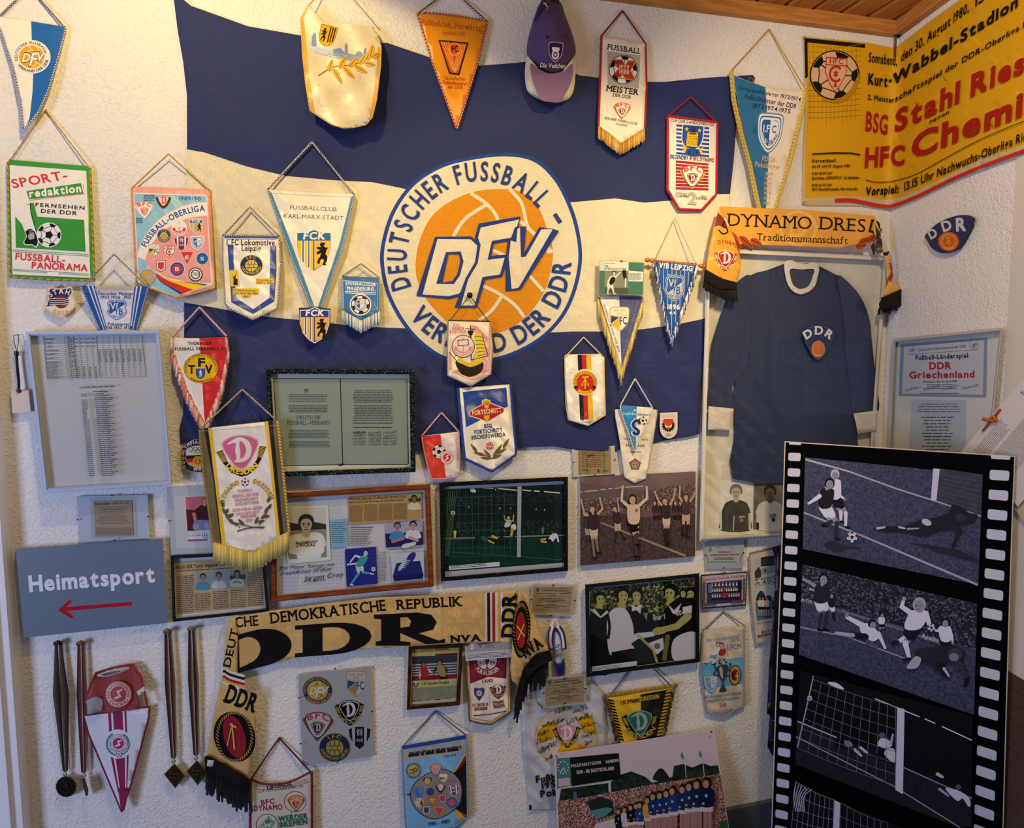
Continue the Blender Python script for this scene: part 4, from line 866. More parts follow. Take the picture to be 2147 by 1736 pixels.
t.P('strap').cord([(1745, 150, .03), (1775, 60, .05), (1805, 5, .05), (1830, -40, .02)], .007, '#3a2c58', kind='felt').cord([(1830, -40, .02), (1870, -20, .045), (1910, 0, .05)], .007, '#3a2c58', kind='felt')
t.P('clasp').cord([(1800, 30, .062), (1812, 20, .064), (1832, 55, .066), (1815, 75, .064)], .003, '#c8c2c8', kind='metal')

t = Thing('pennant', 'tall cream pennant with a red X over a football and gold fringe, beside the cap', 'pennant', Z3, (470, 1255), d=ramp(80, .014, 310, .035), wave=ripple(.0012, 85))
p = t.P('cloth'); p.poly([(312, 292), (668, 352), (670, 700), (655, 1040), (470, 1160), (290, 1015), (300, 640)], '#f0ead8', 'satin', t=.0015)
q = t.P('print'); q.slab('FUSSBALL', 360, 398, 628, 436, 42, '#2a2420', bold=1); q.poly([(362, 414), (628, 448), (614, 716), (362, 690)], '#b9b2a2'); ball(q, 490, 562, 118, edge='#2a2622', rot=8); q.up()
q.poly([(392, 474), (480, 482), (505, 520), (530, 486), (598, 492), (552, 570), (596, 656), (500, 640), (484, 610), (465, 634), (384, 624), (450, 555)], '#d9a440'); q.poly([(402, 480), (476, 488), (505, 532), (534, 492), (586, 498), (544, 570), (584, 646), (506, 632), (484, 596), (460, 624), (396, 616), (460, 555)], '#c0382c')
q.ctext('1979', 496, 556, 78, 30, '#f0e4d0', sl=.05, bold=1); q.stroke([(458, 560), (536, 566)], 3, '#f0e4d0'); q.ctext('1988', 496, 598, 78, 30, '#f0e4d0', sl=.05, bold=1)
q.slab('MEISTER', 352, 735, 608, 768, 46, '#2a2420', bold=1); q.slab('DER DDR', 405, 778, 550, 800, 26, '#3a322c'); bfc(q, 480, 888, 68, 3)
q.text('BERLINER FUSSBALLCLUB', 340, 962, 600, 1010, 20, '#5a5046'); q.text('DYNAMO', 428, 1010, 520, 1024, 18, '#5a5046')
for L in ([(312, 288), (302, 640), (288, 1018)], [(668, 350), (676, 700), (660, 1040)]): t.P('edging').cord(L, .004, ['#a8242c', '#b83038'], twist=2)
t.P('braid').cord([(288, 1018), (470, 1162), (660, 1040)], .0022, ['#c9803c', '#a8442c'], twist=2)
t.P('fringe').fringe([(288, 1020), (470, 1160), (660, 1042)], 92, 95, ['#e0b050', '#c8963c', '#edc870', '#b88430'], r=.002)
hanger(t, (312, 290), (482, 86), (670, 352), .0026, ['#8e2430', '#6e1c28'], twist=2)

t = Thing('pennant', 'red bordered pennant with a yellow tower crest above a red striped one', 'pennant', Z3, (1040, 1720), d=ramp(210, .02, 440, .022), wave=ripple(.0006, 100), step=.00005)
p = t.P('cloth'); p.poly([(848, 945), (1246, 990), (1236, 1570), (1118, 1698), (940, 1690), (846, 1530)], '#ebe4d4', 'satin', t=.0015)
q = t.P('print'); q.text('CUP DER LANDESMEISTER', 868, 982, 1226, 1022, 24, '#3a342e', bold=1)
for i in range(8): q.poly([(918, 1005+i*32), (1184, 1030+i*32), (1184, 1048+i*32), (918, 1022+i*32)], '#2a52a0')
for i in range(9): q.poly([(914, 1296+i*27), (1178, 1322+i*25), (1178, 1340+i*25), (914, 1316+i*27)], '#a8263a')
q.place(1048, 1110, 92, 100, 5); q.poly(sc(PLAIN, 1.08), '#f2ecdc'); q.poly(PLAIN, '#2450a0'); q.poly([(-.48, -.3), (.48, -.3), (.5, .75), (-.5, .75)], '#e6b828'); q.circ(0, -.32, .48, '#e6b828', ry=.16); q.circ(0, -.3, .36, '#7a5a10', ry=.09)
q.poly([(-.28, -.4), (.28, -.4), (.16, -.8), (-.16, -.8)], '#2a3a60')
for i in range(4): q.stroke([(-.5, -.05+i*.2), (.5, -.05+i*.2)], .03, '#8a6814')
for i in range(8): q.stroke([(-.4+i % 4*.25+(i//4)*.1, -.05+(i//4)*.4), (-.4+i % 4*.25+(i//4)*.1, .15+(i//4)*.4)], .03, '#8a6814')
q.star(-.55, -.62, .2, '#e8c860'); q.star(.58, -.6, .2, '#e8c860'); q.reset(); q.up(22)
q.poly([(958, 1172), (1010, 1195), (1060, 1212), (1110, 1200), (1146, 1190), (1120, 1216), (1140, 1240), (1100, 1232), (1000, 1226), (964, 1216), (985, 1200)], '#e6b828'); q.poly([(1004, 1200), (1100, 1206), (1118, 1260), (1048, 1264), (982, 1248)], '#2450a0'); q.text('BIF', 1012, 1246, 1094, 1252, 34, '#1a3060', bold=1, gap=.5)
q.text('BROENDBY IF·', 868, 1280, 1050, 1296, 32, '#2450a0', bold=1); q.text('BFC DYNAMO', 1056, 1296, 1222, 1312, 32, '#a8263a', bold=1); bfc(q, 1050, 1420, 100, 4, wreath='#d8a030'); q.up(22)
q.text('KOPENHAGEN', 912, 1564, 1004, 1574, 12, '#3a342e'); q.text('22.10.1986', 912, 1590, 1018, 1598, 20, '#3a342e'); q.text('BERLIN', 1116, 1590, 1166, 1594, 12, '#3a342e'); q.text('5.11.1986', 1078, 1610, 1166, 1616, 20, '#3a342e'); q.text('2', 1010, 1648, 1080, 1652, 92, '#b9b4a8', bold=2)
t.P('border').cord([(848, 942), (846, 1532), (940, 1692), (1120, 1700), (1238, 1572), (1248, 990), (848, 942)], .0048, ['#c02636', '#b01e30'], twist=3)
hanger(t, (850, 942), (1038, 785), (1244, 988), .0026, ['#b02434', '#8e1c2a'], twist=2, end=.022)

t = Thing('pennant', 'large blue and white triangular pennant with thick yellow braid beside the yellow poster', 'pennant', Z3, (1660, 1720), d=ramp(140, .026, 420, .036), wave=lambda x, y: .0015*sin((x+.2*y)*2*pi/75)+.006*max(0, 1-abs(y-200)/60)*sin((x-1530)*pi/160), step=.00006)
p = t.P('cloth'); p.poly([(1370, 600), (1460, 640), (1640, 705), (1800, 722), (1955, 722), (1920, 900), (1740, 1600), (1680, 1760), (1640, 1760), (1480, 1150)], '#ece2d2', 'satin', t=.0015)
p.poly([(1374, 605), (1460, 642), (1638, 705), (1668, 1200), (1640, 1750), (1600, 1650), (1480, 1150)], '#1f6fa4', 'satin')
q = t.P('print'); K = '#20304c'; q.text('Europapokalsieger 1973/1974', 1420, 722, 1922, 822, 32, K, bold=1); q.text('Fußballmeister der DDR', 1470, 796, 1886, 880, 38, K, bold=1); q.text('1972·1974·1975', 1535, 868, 1838, 918, 34, K, bold=1)
fcm(q, 1672, 1078, 92, 5, edge='#6a86b4', blue='#2a66a8', sy=138); q.text('FDGB-', 1610, 1300, 1728, 1318, 40, '#d9a878', bold=1); q.text('Pokalsieger', 1554, 1345, 1756, 1372, 40, '#d9a878', bold=1)
for i, s_ in enumerate(('1964', '1965', '1969', '1973', '1978', '1979', '1983')): q.ctext(s_, 1666-i*3, 1418+i*40, 62-i*2, 28, '#d9a878', bold=1)
for L in ([(1362, 575), (1380, 800), (1440, 1080), (1510, 1330), (1580, 1660), (1600, 1740)], [(1958, 720), (1935, 900), (1850, 1260), (1740, 1610), (1700, 1740)]):
    b = t.P('braid'); b.cord(L, .0085, ['#e0bc4a', '#c9a238', '#ecd070'], twist=1, seg=.004)
    b.cord([(x+7, y, .008) for x, y in L], .003, ['#f0d880', '#b8902c'], twist=1)
hanger(t, (1362, 570), (1668, 235), (1950, 700), .0022, ['#c9a040'], twist=1)

# ---------------------------------------------------------------- pennants over the flag, right half
t = Thing('pin', 'dark round pin stuck in the flag holding up the pink ship pennant', 'pin', Z7, (712, 1110), d=.02)
p = t.P('head'); p.ballp(BACK.at(*Z7(712, 1108), .03), .009, '#2e2a2a', 'metal', (1, .7, 1))
t = Thing('pennant', 'pink pennant with a yellow sailing ship, hanging over the bottom of the round emblem', 'pennant', Z7, (715, 1770), d=ramp(620, .022, 800, .042), wave=ripple(.0008, 90))
p = t.P('cloth'); p.poly([(556, 1292), (856, 1300), (876, 1480), (862, 1680), (720, 1765), (552, 1690), (550, 1500)], '#f0e2cc', 'satin', t=.0015); p.poly([(575, 1305), (640, 1310), (760, 1330), (850, 1420), (855, 1310), (862, 1500), (850, 1660), (740, 1730), (580, 1670), (620, 1620), (560, 1660), (560, 1560), (570, 1420)], '#dc9aa4', 'satin')
p.poly([(575, 1310), (700, 1310), (780, 1450), (700, 1640), (585, 1660), (570, 1480)], '#efe0c8', 'satin')
q = t.P('print'); q.text('F.C.', 592, 1336, 640, 1338, 20, '#c9677a', bold=2); q.text('HANSA', 582, 1360, 672, 1360, 22, '#c9677a', bold=2); q.text('ROSTOCK', 566, 1384, 690, 1384, 22, '#c9677a', bold=2)
q.poly(spl([(740, 1400), (790, 1388), (815, 1420), (822, 1490), (800, 1570), (740, 1580), (760, 1500)]), '#e8d048')
for i in range(6): q.stroke(spl([(748+i*4, 1412+i*28), (780, 1408+i*28), (818, 1420+i*24)], False, 3), 4, '#2a2418')
q.stroke([(718, 1330), (722, 1580)], 7, '#2a2418'); q.stroke([(680, 1352), (752, 1356)], 5, '#2a2418'); q.poly([(720, 1332), (755, 1330), (738, 1342), (755, 1350), (720, 1348)], '#e0bc40'); q.poly([(694, 1365), (742, 1365), (730, 1400), (706, 1400)], '#2a2418')
for a, b in (((800, 1390), (845, 1550)), ((720, 1580), (840, 1550)), ((560, 1520), (620, 1590)), ((722, 1400), (600, 1560))): q.stroke([a, b], 4, '#2a2418')
q.poly(spl([(608, 1600), (640, 1580), (720, 1620), (790, 1590), (812, 1610), (790, 1670), (720, 1700), (650, 1680)]), '#2a2418'); q.poly(spl([(620, 1590), (660, 1610), (720, 1630), (800, 1598), (800, 1570), (700, 1600), (640, 1560)]), '#e2c23c'); q.stroke(spl([(655, 1690), (720, 1712), (775, 1700)], False), 8, '#f0e0b0')
q.up(2); hansa(q, 664, 1480, 84, a='#f0d8c8', b='#dc9a9c'); q.up()
t.P('edging').cord([(555, 1292), (549, 1500), (552, 1692), (720, 1768), (864, 1682), (878, 1480), (857, 1300)], .0022, ['#3a4048', '#d8ccb0'], twist=1)
t.P('rod').cord([(555, 1292), (857, 1300)], .0026, '#33363c')
hanger(t, (568, 1290), (712, 1110), (846, 1296), .0014, ['#4a4a3c'], end=.026)

t = Thing('pennant', 'white satin pennant with a black red gold stripe and a gold hammer and compass emblem', 'pennant', Z17, (460, 1050), d=ramp(710, .022, 890, .03), wave=lambda x, y: .0022*sin((x+.8*y)*2*pi/60)+.0015*sin((x*1.2-y)*2*pi/47), grid=10)
p = t.P('cloth'); p.poly([(215, 340), (235, 318), (590, 312), (625, 345), (640, 940), (462, 1050), (255, 990), (222, 520)], '#f0ece2', 'satin', t=.0012)
for x0, x1, c in ((352, 394, '#1c1a18'), (394, 441, '#c8283c'), (441, 490, '#e8be1c')): p.poly([(x0, 316), (x1, 315), (x1+14, 640), (x1+26, 1022-abs(x1-440)*.35), (x0+26, 1022-abs(x0-440)*.35), (x0+12, 640)], c, 'satin')
q = t.P('emblem'); q.circ(430, 602, 137, '#f0ece2'); ddr(q, 430, 605, 126); q.up(30)
t.P('label').rect(412, 990, 490, 1020, '#ded6d0', t=.0004)
t.P('edging').cord([(218, 340), (222, 520), (232, 840), (256, 992), (462, 1052), (642, 942), (630, 600), (626, 345), (592, 312), (235, 316), (218, 340)], .0019, ['#dcb04a', '#efd890'], twist=1)
hanger(t, (220, 345), (415, 135), (612, 330), .0023, ['#e2d4b4', '#cdbb92'], twist=1, end=.022)

t = Thing('pennant', 'long cream pennant hanging behind a small blue and white triangle pennant', 'pennant', Z17, (945, 1650), d=ramp(850, .022, 1010, .03), wave=ripple(.0006, 90))
p = t.P('cloth'); p.poly([(742, 882), (1176, 886), (1178, 930), (1120, 1300), (1060, 1600), (945, 1650), (840, 1590), (790, 1210), (745, 960)], '#e6dccb', 'satin', t=.0015)
q = t.P('print'); B = '#5a4c46'; q.text('VEB Maschinenfabrik', 828, 1204, 1082, 1208, 24, B, bold=1); q.text('Nordmetall', 858, 1272, 1048, 1274, 30, B, bold=1); q.text('Güstrow', 894, 1336, 1012, 1338, 24, B, bold=1); q.text('Lok', 845, 1116, 900, 1116, 26, B); q.stroke([(930, 1390), (975, 1352)], 3, '#bfb3a4')
q.place(950, 1458, 66); q.circ(0, 0, .82, '#7d6a54'); [q.star(0, 0, 1.05, '#7d6a54', 5, .7, 0)]; q.circ(0, 0, .5, '#e6dccb', hole=.86); q.ctext('2', 0, .26, .3, .5, '#e6dccb', bold=1); q.reset()
t.P('edging').cord([(742, 882), (746, 962), (792, 1212), (842, 1592), (945, 1652), (1060, 1602), (1122, 1300), (1180, 930), (1178, 886)], .0016, ['#2c2c3c', '#cfc4b0'], twist=1)
hanger(t, (742, 884), (950, 600), (1176, 886), .0013, ['#23263a'], end=.022)
t = Thing('pennant', 'small blue and white triangle pennant with a blue S and ball', 'pennant', Z17, (945, 1322), d=ramp(800, .03, 950, .046), wave=lambda x, y: .0015*sin((x+2*y)*2*pi/40))
p = t.P('cloth'); p.poly([(798, 842), (1130, 866), (1130, 900), (948, 1320), (800, 900)], '#ece6d6', 'satin', t=.0012); p.poly([(798, 843), (968, 855), (958, 1290), (945, 1305), (880, 1120), (800, 898)], '#2a86c8', 'satin')
q = t.P('print'); q.text('BSG', 936, 906, 990, 908, 24, '#e8eef0', bold=1); q.text('Stahl Brandenburg', 824, 940, 1110, 952, 28, '#cfdce4', bold=1); q.text('ndenburg', 972, 948, 1110, 953, 28, '#2a66a8', bold=1)
ball(q, 1030, 1002, 44, rot=10); q.up(16); q.stroke(spl([(1000, 1040), (985, 1000), (950, 1005), (925, 1045), (950, 1080), (990, 1110), (980, 1140), (940, 1140), (930, 1110)], False), 46, '#f0ece2'); q.stroke(spl([(996, 1040), (985, 1004), (950, 1008), (928, 1045), (950, 1078), (985, 1110), (976, 1138), (944, 1138), (934, 1112)], False), 32, '#2a3c8c')
t.P('edging').cord([(796, 842), (800, 900), (880, 1125), (946, 1322), (1132, 902), (1132, 866)], .0022, ['#e9ecf0', '#4a78b4', '#f0f0ee'], twist=1)
hanger(t, (796, 845), (950, 565), (1132, 870), .0024, ['#e4e2e0', '#bcc0c8'], twist=1, end=.022)

t = Thing('patch', 'small white shield patch with a red shape inside a black cogwheel', 'patch', Z17, (1300, 1185), d=.018)
p = t.P('backing'); S = [(1214, 925), (1388, 916), (1388, 1060)]+[(1300+88*cos(a), 1080+104*sin(a)) for a in [pi*i/10 for i in range(11)]]+[(1208, 1060)]; p.poly(S, '#e6dccb', 'felt', t=.0025); p.stroke(S, 7, '#f0e6d2', 'felt', closed=True)
q = t.P('embroidery'); q.ctext('BSG', 1298, 966, 116, 24, '#d8b89a', bold=1); q.place(1296, 1050, 68); 
for i in range(5, 20): a = rad(i*24-90-54); q.poly([(cos(a-.12), sin(a-.12)), (cos(a+.12), sin(a+.12)), (.75*cos(a+.16), .75*sin(a+.16)), (.75*cos(a-.16), .75*sin(a-.16))], '#1c1a1c')
q.circ(0, 0, .84, '#1c1a1c'); q.circ(0, -.05, .56, '#e6dccb'); q.reset(); q.up(20)
q.poly(spl([(1240, 1000), (1258, 985), (1296, 992), (1332, 982), (1350, 998), (1340, 1030), (1300, 1058), (1255, 1036)]), '#d8422c'); q.poly([(1282, 1062), (1296, 1072), (1312, 1060), (1306, 1090), (1296, 1100), (1284, 1088)], '#d8422c'); q.dashes(1268, 1132, 1326, 1168, 4, '#b89a80', center=True)

t = Thing('pennant', 'white pennant with thick blue edge, red diamond crest and olive laurel', 'pennant', Z16, (960, 1175), d=ramp(810, .022, 990, .034), wave=lambda x, y: .0012*sin((x+.6*y)*2*pi/80))
p = t.P('cloth'); p.poly([(570, 190), (1185, 145), (1250, 950), (1240, 980), (968, 1172), (650, 1030)], '#ece6d8', 'satin', t=.0015); p.poly([(624, 236), (1140, 184), (1158, 408), (662, 655)], '#1f4aa0', 'satin')
q = t.P('print'); q.arc('FUSSBALL-OBERLIGA', 900, 560, 295, 282, -50, 46, 48, '#5a6a90'); q.text('1986/87', 822, 312, 992, 298, 34, '#5a6a90')
Hx = [(848, 340), (892, 316), (950, 335), (955, 365), (1116, 425), (1114, 480), (920, 595), (704, 522), (698, 465), (852, 380)]; q.poly(Hx, '#f0e6d0'); q.poly(inset(Hx, 9), '#c22c2c')
q.poly([(858, 346), (893, 326), (940, 342), (945, 372), (862, 380)], '#e8b82c')
for i in range(5): q.stroke([(866+i*16, 344), (864+i*16, 374)], 4, '#7a4a14')
for y, s_ in ((400, 1), (420, 1), (530, -1), (552, -1)):
    for d_ in (-1, 1): leaf(q, 906, y+12, 46, 22, -90+d_*40*s_ if s_ > 0 else -90+d_*50, '#e8b82c')
q.poly([(890, 560), (912, 590), (934, 556), (930, 510), (894, 512)], '#e8b82c'); q.text('FORTSCHRITT', 738, 512, 1084, 476, 52, '#f0dca8', bold=2, gap=.1)
N = '#24408e'; q.text('BSG', 878, 664, 968, 658, 46, N, bold=2); q.text('FORTSCHRITT', 762, 734, 1092, 706, 46, N, bold=1); q.text('BISCHOFSWERDA', 730, 800, 1130, 760, 46, N, bold=1)
zw = '#6a5a34'; q.circ(942, 876, 45, '#d04a58')
for a in (((905, 850), (935, 915)), ((930, 840), (955, 905)), ((960, 838), (975, 890)), ((900, 885), (980, 875))): q.stroke([a[0], a[1]], 5, '#ece6d8')
for x, y, l, a in ((795, 950, 130, -128), (890, 988, 145, -165), (960, 1022, 130, -177), (955, 1015, 130, -130), (985, 1010, 130, -62), (968, 1022, 125, -20), (1018, 970, 140, -60), (1020, 970, 140, -28), (1100, 900, 135, -58)): leaf(q, x, y, l, 36, a, zw, '#9a8c60')
for x, y in ((796, 952), (892, 988), (964, 1024), (1020, 970), (1104, 898)): q.circ(x, y, 7, zw, n=10)
t.P('edging').cord([(568, 190), (610, 700), (645, 1022), (968, 1176), (1245, 980), (1252, 950), (1215, 520), (1187, 148)], .0045, ['#2a4aa8', '#2240a0'], twist=3)
hanger(t, (570, 190), (892, -160), (1185, 145), .0018, ['#1e2c68', '#2c3c80'], end=.022)

t = Thing('pennant', 'small half red half white pennant with a football beside the charter frame', 'pennant', Z16, (410, 1275), d=ramp(865, .022, 1010, .02), wave=lambda x, y: .0014*sin((x*1.3+.5*y)*2*pi/50))
p = t.P('cloth'); p.poly([(136, 758), (575, 705), (582, 900), (580, 1190), (545, 1240), (415, 1256), (265, 1270), (200, 1080)], '#e0dada', 'satin', t=.0015); p.poly([(136, 759), (358, 738), (376, 860), (425, 1254), (265, 1269), (200, 1080)], '#d8392e', 'satin'); p.stroke([(148, 800), (358, 775)], 4, '#b42c24')
q = t.P('print'); ball(q, 342, 945, 82, rot=10); q.up(); zwick(q, 436, 1012, 80, -8); q.place(0, 0, 1); q.text('BSG SACHSENRING ZWICKAU', 182, 835, 245, 1230, 20, '#e88a60'); q.text('FDGB POKALSIEGER', 535, 790, 560, 1050, 22, '#d88a8a'); q.reset()
t.P('edging').cord([(135, 758), (162, 920), (200, 1085), (250, 1268), (415, 1260), (550, 1242), (582, 1190), (583, 900), (576, 705)], .0026, ['#d8443c', '#ece2de'], twist=1)
hanger(t, (140, 755), (370, 482), (575, 705), .0026, ['#d05a58', '#eae0e0'], twist=1, end=.022)

# Jena pennant, booklet and rod pennant
t = Thing('pennant', 'white and blue triangle pennant with long pale gold fringe, below the green booklet', 'pennant', Z8, (360, 1520), d=ramp(600, .022, 800, .03), wave=ripple(.0006, 80))
p = t.P('cloth'); p.poly([(158, 872), (552, 872), (555, 885), (362, 1520), (345, 1500), (160, 890)], '#eae6de', 'satin', t=.0015); p.poly([(340, 873), (551, 873), (553, 886), (362, 1515), (352, 1300)], '#4a5484', 'satin')
q = t.P('print'); jena(q, 342, 1080, 96, yel='#e2b830', line='#d8b23c', blue='#3a4476', sy=112); q.up(); q.text('FUSSBALLCLUB CARL ZEISS JENA', 196, 955, 334, 1385, 17, '#4a4a50'); q.text('Meister 1963 1968 1970', 385, 1395, 515, 930, 16, '#8a90a8')
for L in ([(155, 880), (345, 1510), (362, 1535)], [(556, 882), (372, 1525), (362, 1535)]): t.P('braid').cord(L, .0028, ['#c9a23c', '#4a4438'], twist=1)
for L, dv in (([(150, 900), (355, 1530)], (.05, 1)), ([(560, 895), (366, 1530)], (-.12, 1))): t.P('fringe').fringe(L, 150, 110, ['#e2cb7c', '#cdb05c', '#efdd9c', '#b8984a'], r=.0019, dirv=dv, sway=.05)
hanger(t, (165, 874), (356, 700), (548, 874), .0016, ['#b8a058'], end=.022)
t = Thing('booklet', 'green booklet with a black and white player photo, in a clip frame', 'booklet', Z8, (355, 860), d=.04)
Q = [(162, 547), (562, 570), (555, 862), (155, 856)]
p = t.P('backing'); p.poly(inset(Q, -3), '#a89a7c', t=.006)
q = t.P('cover'); q.poly(Q, '#4a7a68'); q.poly([(162, 547), (425, 562), (425, 640), (160, 640)], '#c2dcd4'); q.poly([(205, 552), (425, 562), (420, 640), (205, 640)], '#e8e4d6'); q.poly([(207, 642), (425, 640), (420, 850), (205, 846)], '#8a8a78'); q.poly([(207, 790), (422, 800), (420, 850), (205, 846)], '#55584a'); q.poly([(425, 640), (558, 650), (555, 740), (425, 736)], '#dfe4da')
q.text('DIE', 208, 606, 240, 607, 16, '#2c3430', bold=1); q.text('PETER DUCKE STORY', 206, 630, 404, 635, 18, '#2c3430', bold=1); q.text('Thomas Stridde', 206, 576, 300, 579, 10, '#3a4440')
man(q, {'head': (293, 665), 'neck': (285, 690), 'hip': (258, 770), 'r': 21, 'eL': (240, 730), 'hL': (232, 775), 'eR': (325, 675), 'hR': (352, 655), 'kL': (240, 810), 'fL': (232, 845), 'kR': (285, 815), 'fR': (290, 846), 'sl': '#e4e0d2'}, '#e4e0d2', '#e0dcd0', '#d0ccb8', '#2c2a24', '#d0ccb8', '#d0ccb8'); q.poly(spl([(270, 700), (305, 705), (295, 745), (265, 770), (250, 745)]), '#1e1e1c')
q.limb((385, 650), (395, 715), 36, 26, '#26261f'); q.limb((398, 715), (395, 785), 16, 12, '#d8d4c4'); q.dashes(430, 662, 545, 730, 7, '#6a7870', .3)
g = t.P('glass_pane'); t.cur = .004; g.poly(Q, glass_mat(), t=.0012)
for x, y in ((360, 553), (358, 858)): t.P('clip').rect(x-14, y-5, x+14, y+8, '#8a7a60', 'metal', t=.0015)

t = Thing('pennant', 'blue pinstriped triangle pennant on a wooden rod with white and blue fringe', 'pennant', Z8, (830, 1340), d=ramp(540, .046, 730, .03), wave=ripple(.0006, 70))
p = t.P('cloth'); p.poly([(672, 540), (1048, 575), (1045, 600), (815, 1260), (700, 800)], '#2458a8', 'satin', t=.0015)
for i in range(9):
    f = .08+i*.105; x = 672+376*f; yb = 580+(660*(2*f*.95) if f < .39 else 660*(1-f)/.62); p.stroke([(x, 542+35*f), (x-22*f+4, min(yb, 1240))], 5, '#c4d2e8')
p.poly([(700, 570), (1010, 596), (1005, 650), (705, 620)], '#2458a8')
q = t.P('print'); q.text('VfB LEIPZIG', 702, 612, 1002, 645, 46, '#ecece8', bold=2); q.up(4); vfb(q, 845, 795, 96, 4, blue='#2a66b4', white='#c9c6c4', sy=112); q.up(22); q.ctext('1896', 833, 990, 112, 42, '#ecece8', bold=2, sl=.03); q.ctext('e.v.', 830, 1036, 64, 34, '#ecece8', bold=2)
for L in ([(668, 560), (720, 830), (812, 1255)], [(1050, 585), (960, 850), (818, 1255)]):
    t.P('fringe').fringe(L, 90, 90, ['#e9e6e0', '#2c4a90', '#f2efe8', '#5a70a4'], r=.0024, dirv=(.03 if L[0][0] < 700 else -.08, 1), sway=.12, e=.004)
r = t.P('rod', label='wooden rod'); r.cord([(598, 540), (1120, 600)], .0035, '#b06a34', kind='wood', n=8)
for x, y in ((595, 542), (1120, 602), (640, 548), (1088, 597)): t.P('bead', parent=r, label='turned wooden end bead').ballp(r.w3(x, y), .0075, '#b8703a', 'wood', (1.2, 1, 1))
hanger(t, (668, 545), (845, 160), (1040, 580), .0016, ['#8a7c66', '#e0d6c2'], twist=1, end=.022)
# ---------------------------------------------------------------- corner: poster, scarf, framed jersey, certificate, patch
# the poster bends round the corner: its depth profile follows both walls with a soft curve between
def corner_x(y): return 1873-(y-100)*.045
class Bend:
    """surface that runs along the back wall and curls forward on to the right wall"""
    def __init__(s): s.n = BACK.n; s.p = BACK.p
    def at(s, x, y, off=0.0):
        a, b = BACK.at(x, y, .004+off), RIGHT.at(x, y, .006+off)
        da, db = (a-CAM).length, (b-CAM).length; k = .05; h = max(0, min(1, .5+.5*(db-da)/k)); d = db+(da-db)*h-k*h*(1-h)
        return CAM+(a-CAM).normalized()*d
BEND = Bend()
t = Thing('poster', 'yellow football match poster with red and black lettering bent round the room corner', 'poster', Z4, (430, 1690), d=lambda x, y: -BEND.at(x, y).y, wave=lambda x, y: 0.0, grid=12, step=.00008)
p = t.P('sheet'); O = [(165, 290), (440, 320), (690, 345), (890, 385), (940, 365), (1200, 165), (1500, -50), (2300, -640), (2300, 1060), (1956, 1240), (1600, 1350), (1300, 1500), (1050, 1620), (900, 1690), (820, 1698), (640, 1668), (400, 1665), (220, 1664), (160, 1655), (165, 1300), (185, 900), (175, 500)]
p.poly(O, '#c9b48e', 'paper', t=.0006); Y = '#d9a414'
p.poly([(180, 305), (440, 322), (690, 348), (895, 388), (940, 370), (1200, 172), (1500, -40), (2300, -620), (2300, 1010), (1956, 1170), (1600, 1290), (1300, 1440), (1050, 1560), (900, 1612), (820, 1615), (640, 1588), (400, 1590), (180, 1605), (185, 1200), (205, 800), (190, 500)], Y, 'paper')
q = t.P('print'); K = '#1c1712'; Rd = '#a62018'
q.poly([(178, 306), (672, 356), (672, 388), (205, 344), (208, 620), (186, 640)], K)
for i in range(12): q.stroke([(215+i*35, 350+i*3), (222+i*34, 640), (225+i*33, 960+(i*37 % 50))], 3, '#a87c14')
for i in range(14): q.stroke([(210, 370+i*45), (400, 390+i*43), (640, 360+i*44)], 3, '#a87c14')
ball(q, 425, 608, 202, white='#d9b48a', edge=K, rot=20); q.up(22); q.poly(spl([(620, 600), (600, 720), (520, 810), (420, 832), (320, 800), (420, 810), (540, 740)]), '#b8860f')
hfc(q, 434, 600, 96, 3, red='#b8302a', white='#d9b48a', sy=136); q.up(20)
def T(s_, L, h, c, b=2): q.text(s_, *L, h, c, bold=b, vert=(.06, -1))
T('Sonnabend,', (700, 498, 928, 530), 74, K, 1); T('den 30. August 1980,', (960, 502, 1508, 92), 78, K, 1); T('15.00', (1560, 55, 1800, -130), 80, K, 1)
T('Kurt', (694, 678, 850, 700), 84, K); T('-', (862, 684, 884, 682), 92, K); T('Wabbel-Stadion', (892, 694, 1905, 50), 92, K); T('2. Meisterschaftsspiel', (692, 806, 930, 826), 40, K, 1) if False else None
T('2. Meister', (692, 804, 905, 830), 40, K, 1); T('schaftsspiel der DDR-Oberliga 1980', (912, 824, 2080, 150), 46, K, 1)
T('BSG', (674, 1052, 850, 1088), 150, Rd, 1); T('Stahl Riesa', (908, 1070, 2080, 520), 170, Rd); T('gegen', (1186, 1004, 1348, 918), 34, K, 1)
T('HFC', (668, 1350, 985, 1330), 150, Rd); T('Chemie', (1040, 1290, 2120, 860), 190, Rd)
q.stroke(spl([(674, 1452), (760, 1474), (900, 1464), (1080, 1410), (1300, 1290), (1600, 1130), (2000, 960)], False), 6, K)
T('Vorspiel:', (676, 1580, 940, 1560), 64, K); T('13.15 Uhr Nachwuchs-Oberliga Riesa - Halle', (985, 1545, 2250, 1010), 68, K, 1)
q.poly(spl([(430, 1606), (560, 1604), (680, 1628), (800, 1652), (900, 1648), (1100, 1570), (1400, 1422), (1700, 1300), (1956, 1204), (2300, 1075)], False, 4)+spl([(2300, 1105), (1956, 1232), (1700, 1328), (1400, 1450), (1100, 1598), (900, 1676), (800, 1680), (680, 1656), (560, 1634), (430, 1634)], False, 4), '#c8321e')
q.stroke([(244, 1246), (420, 1236), (560, 1238), (632, 1252)], 10, K)
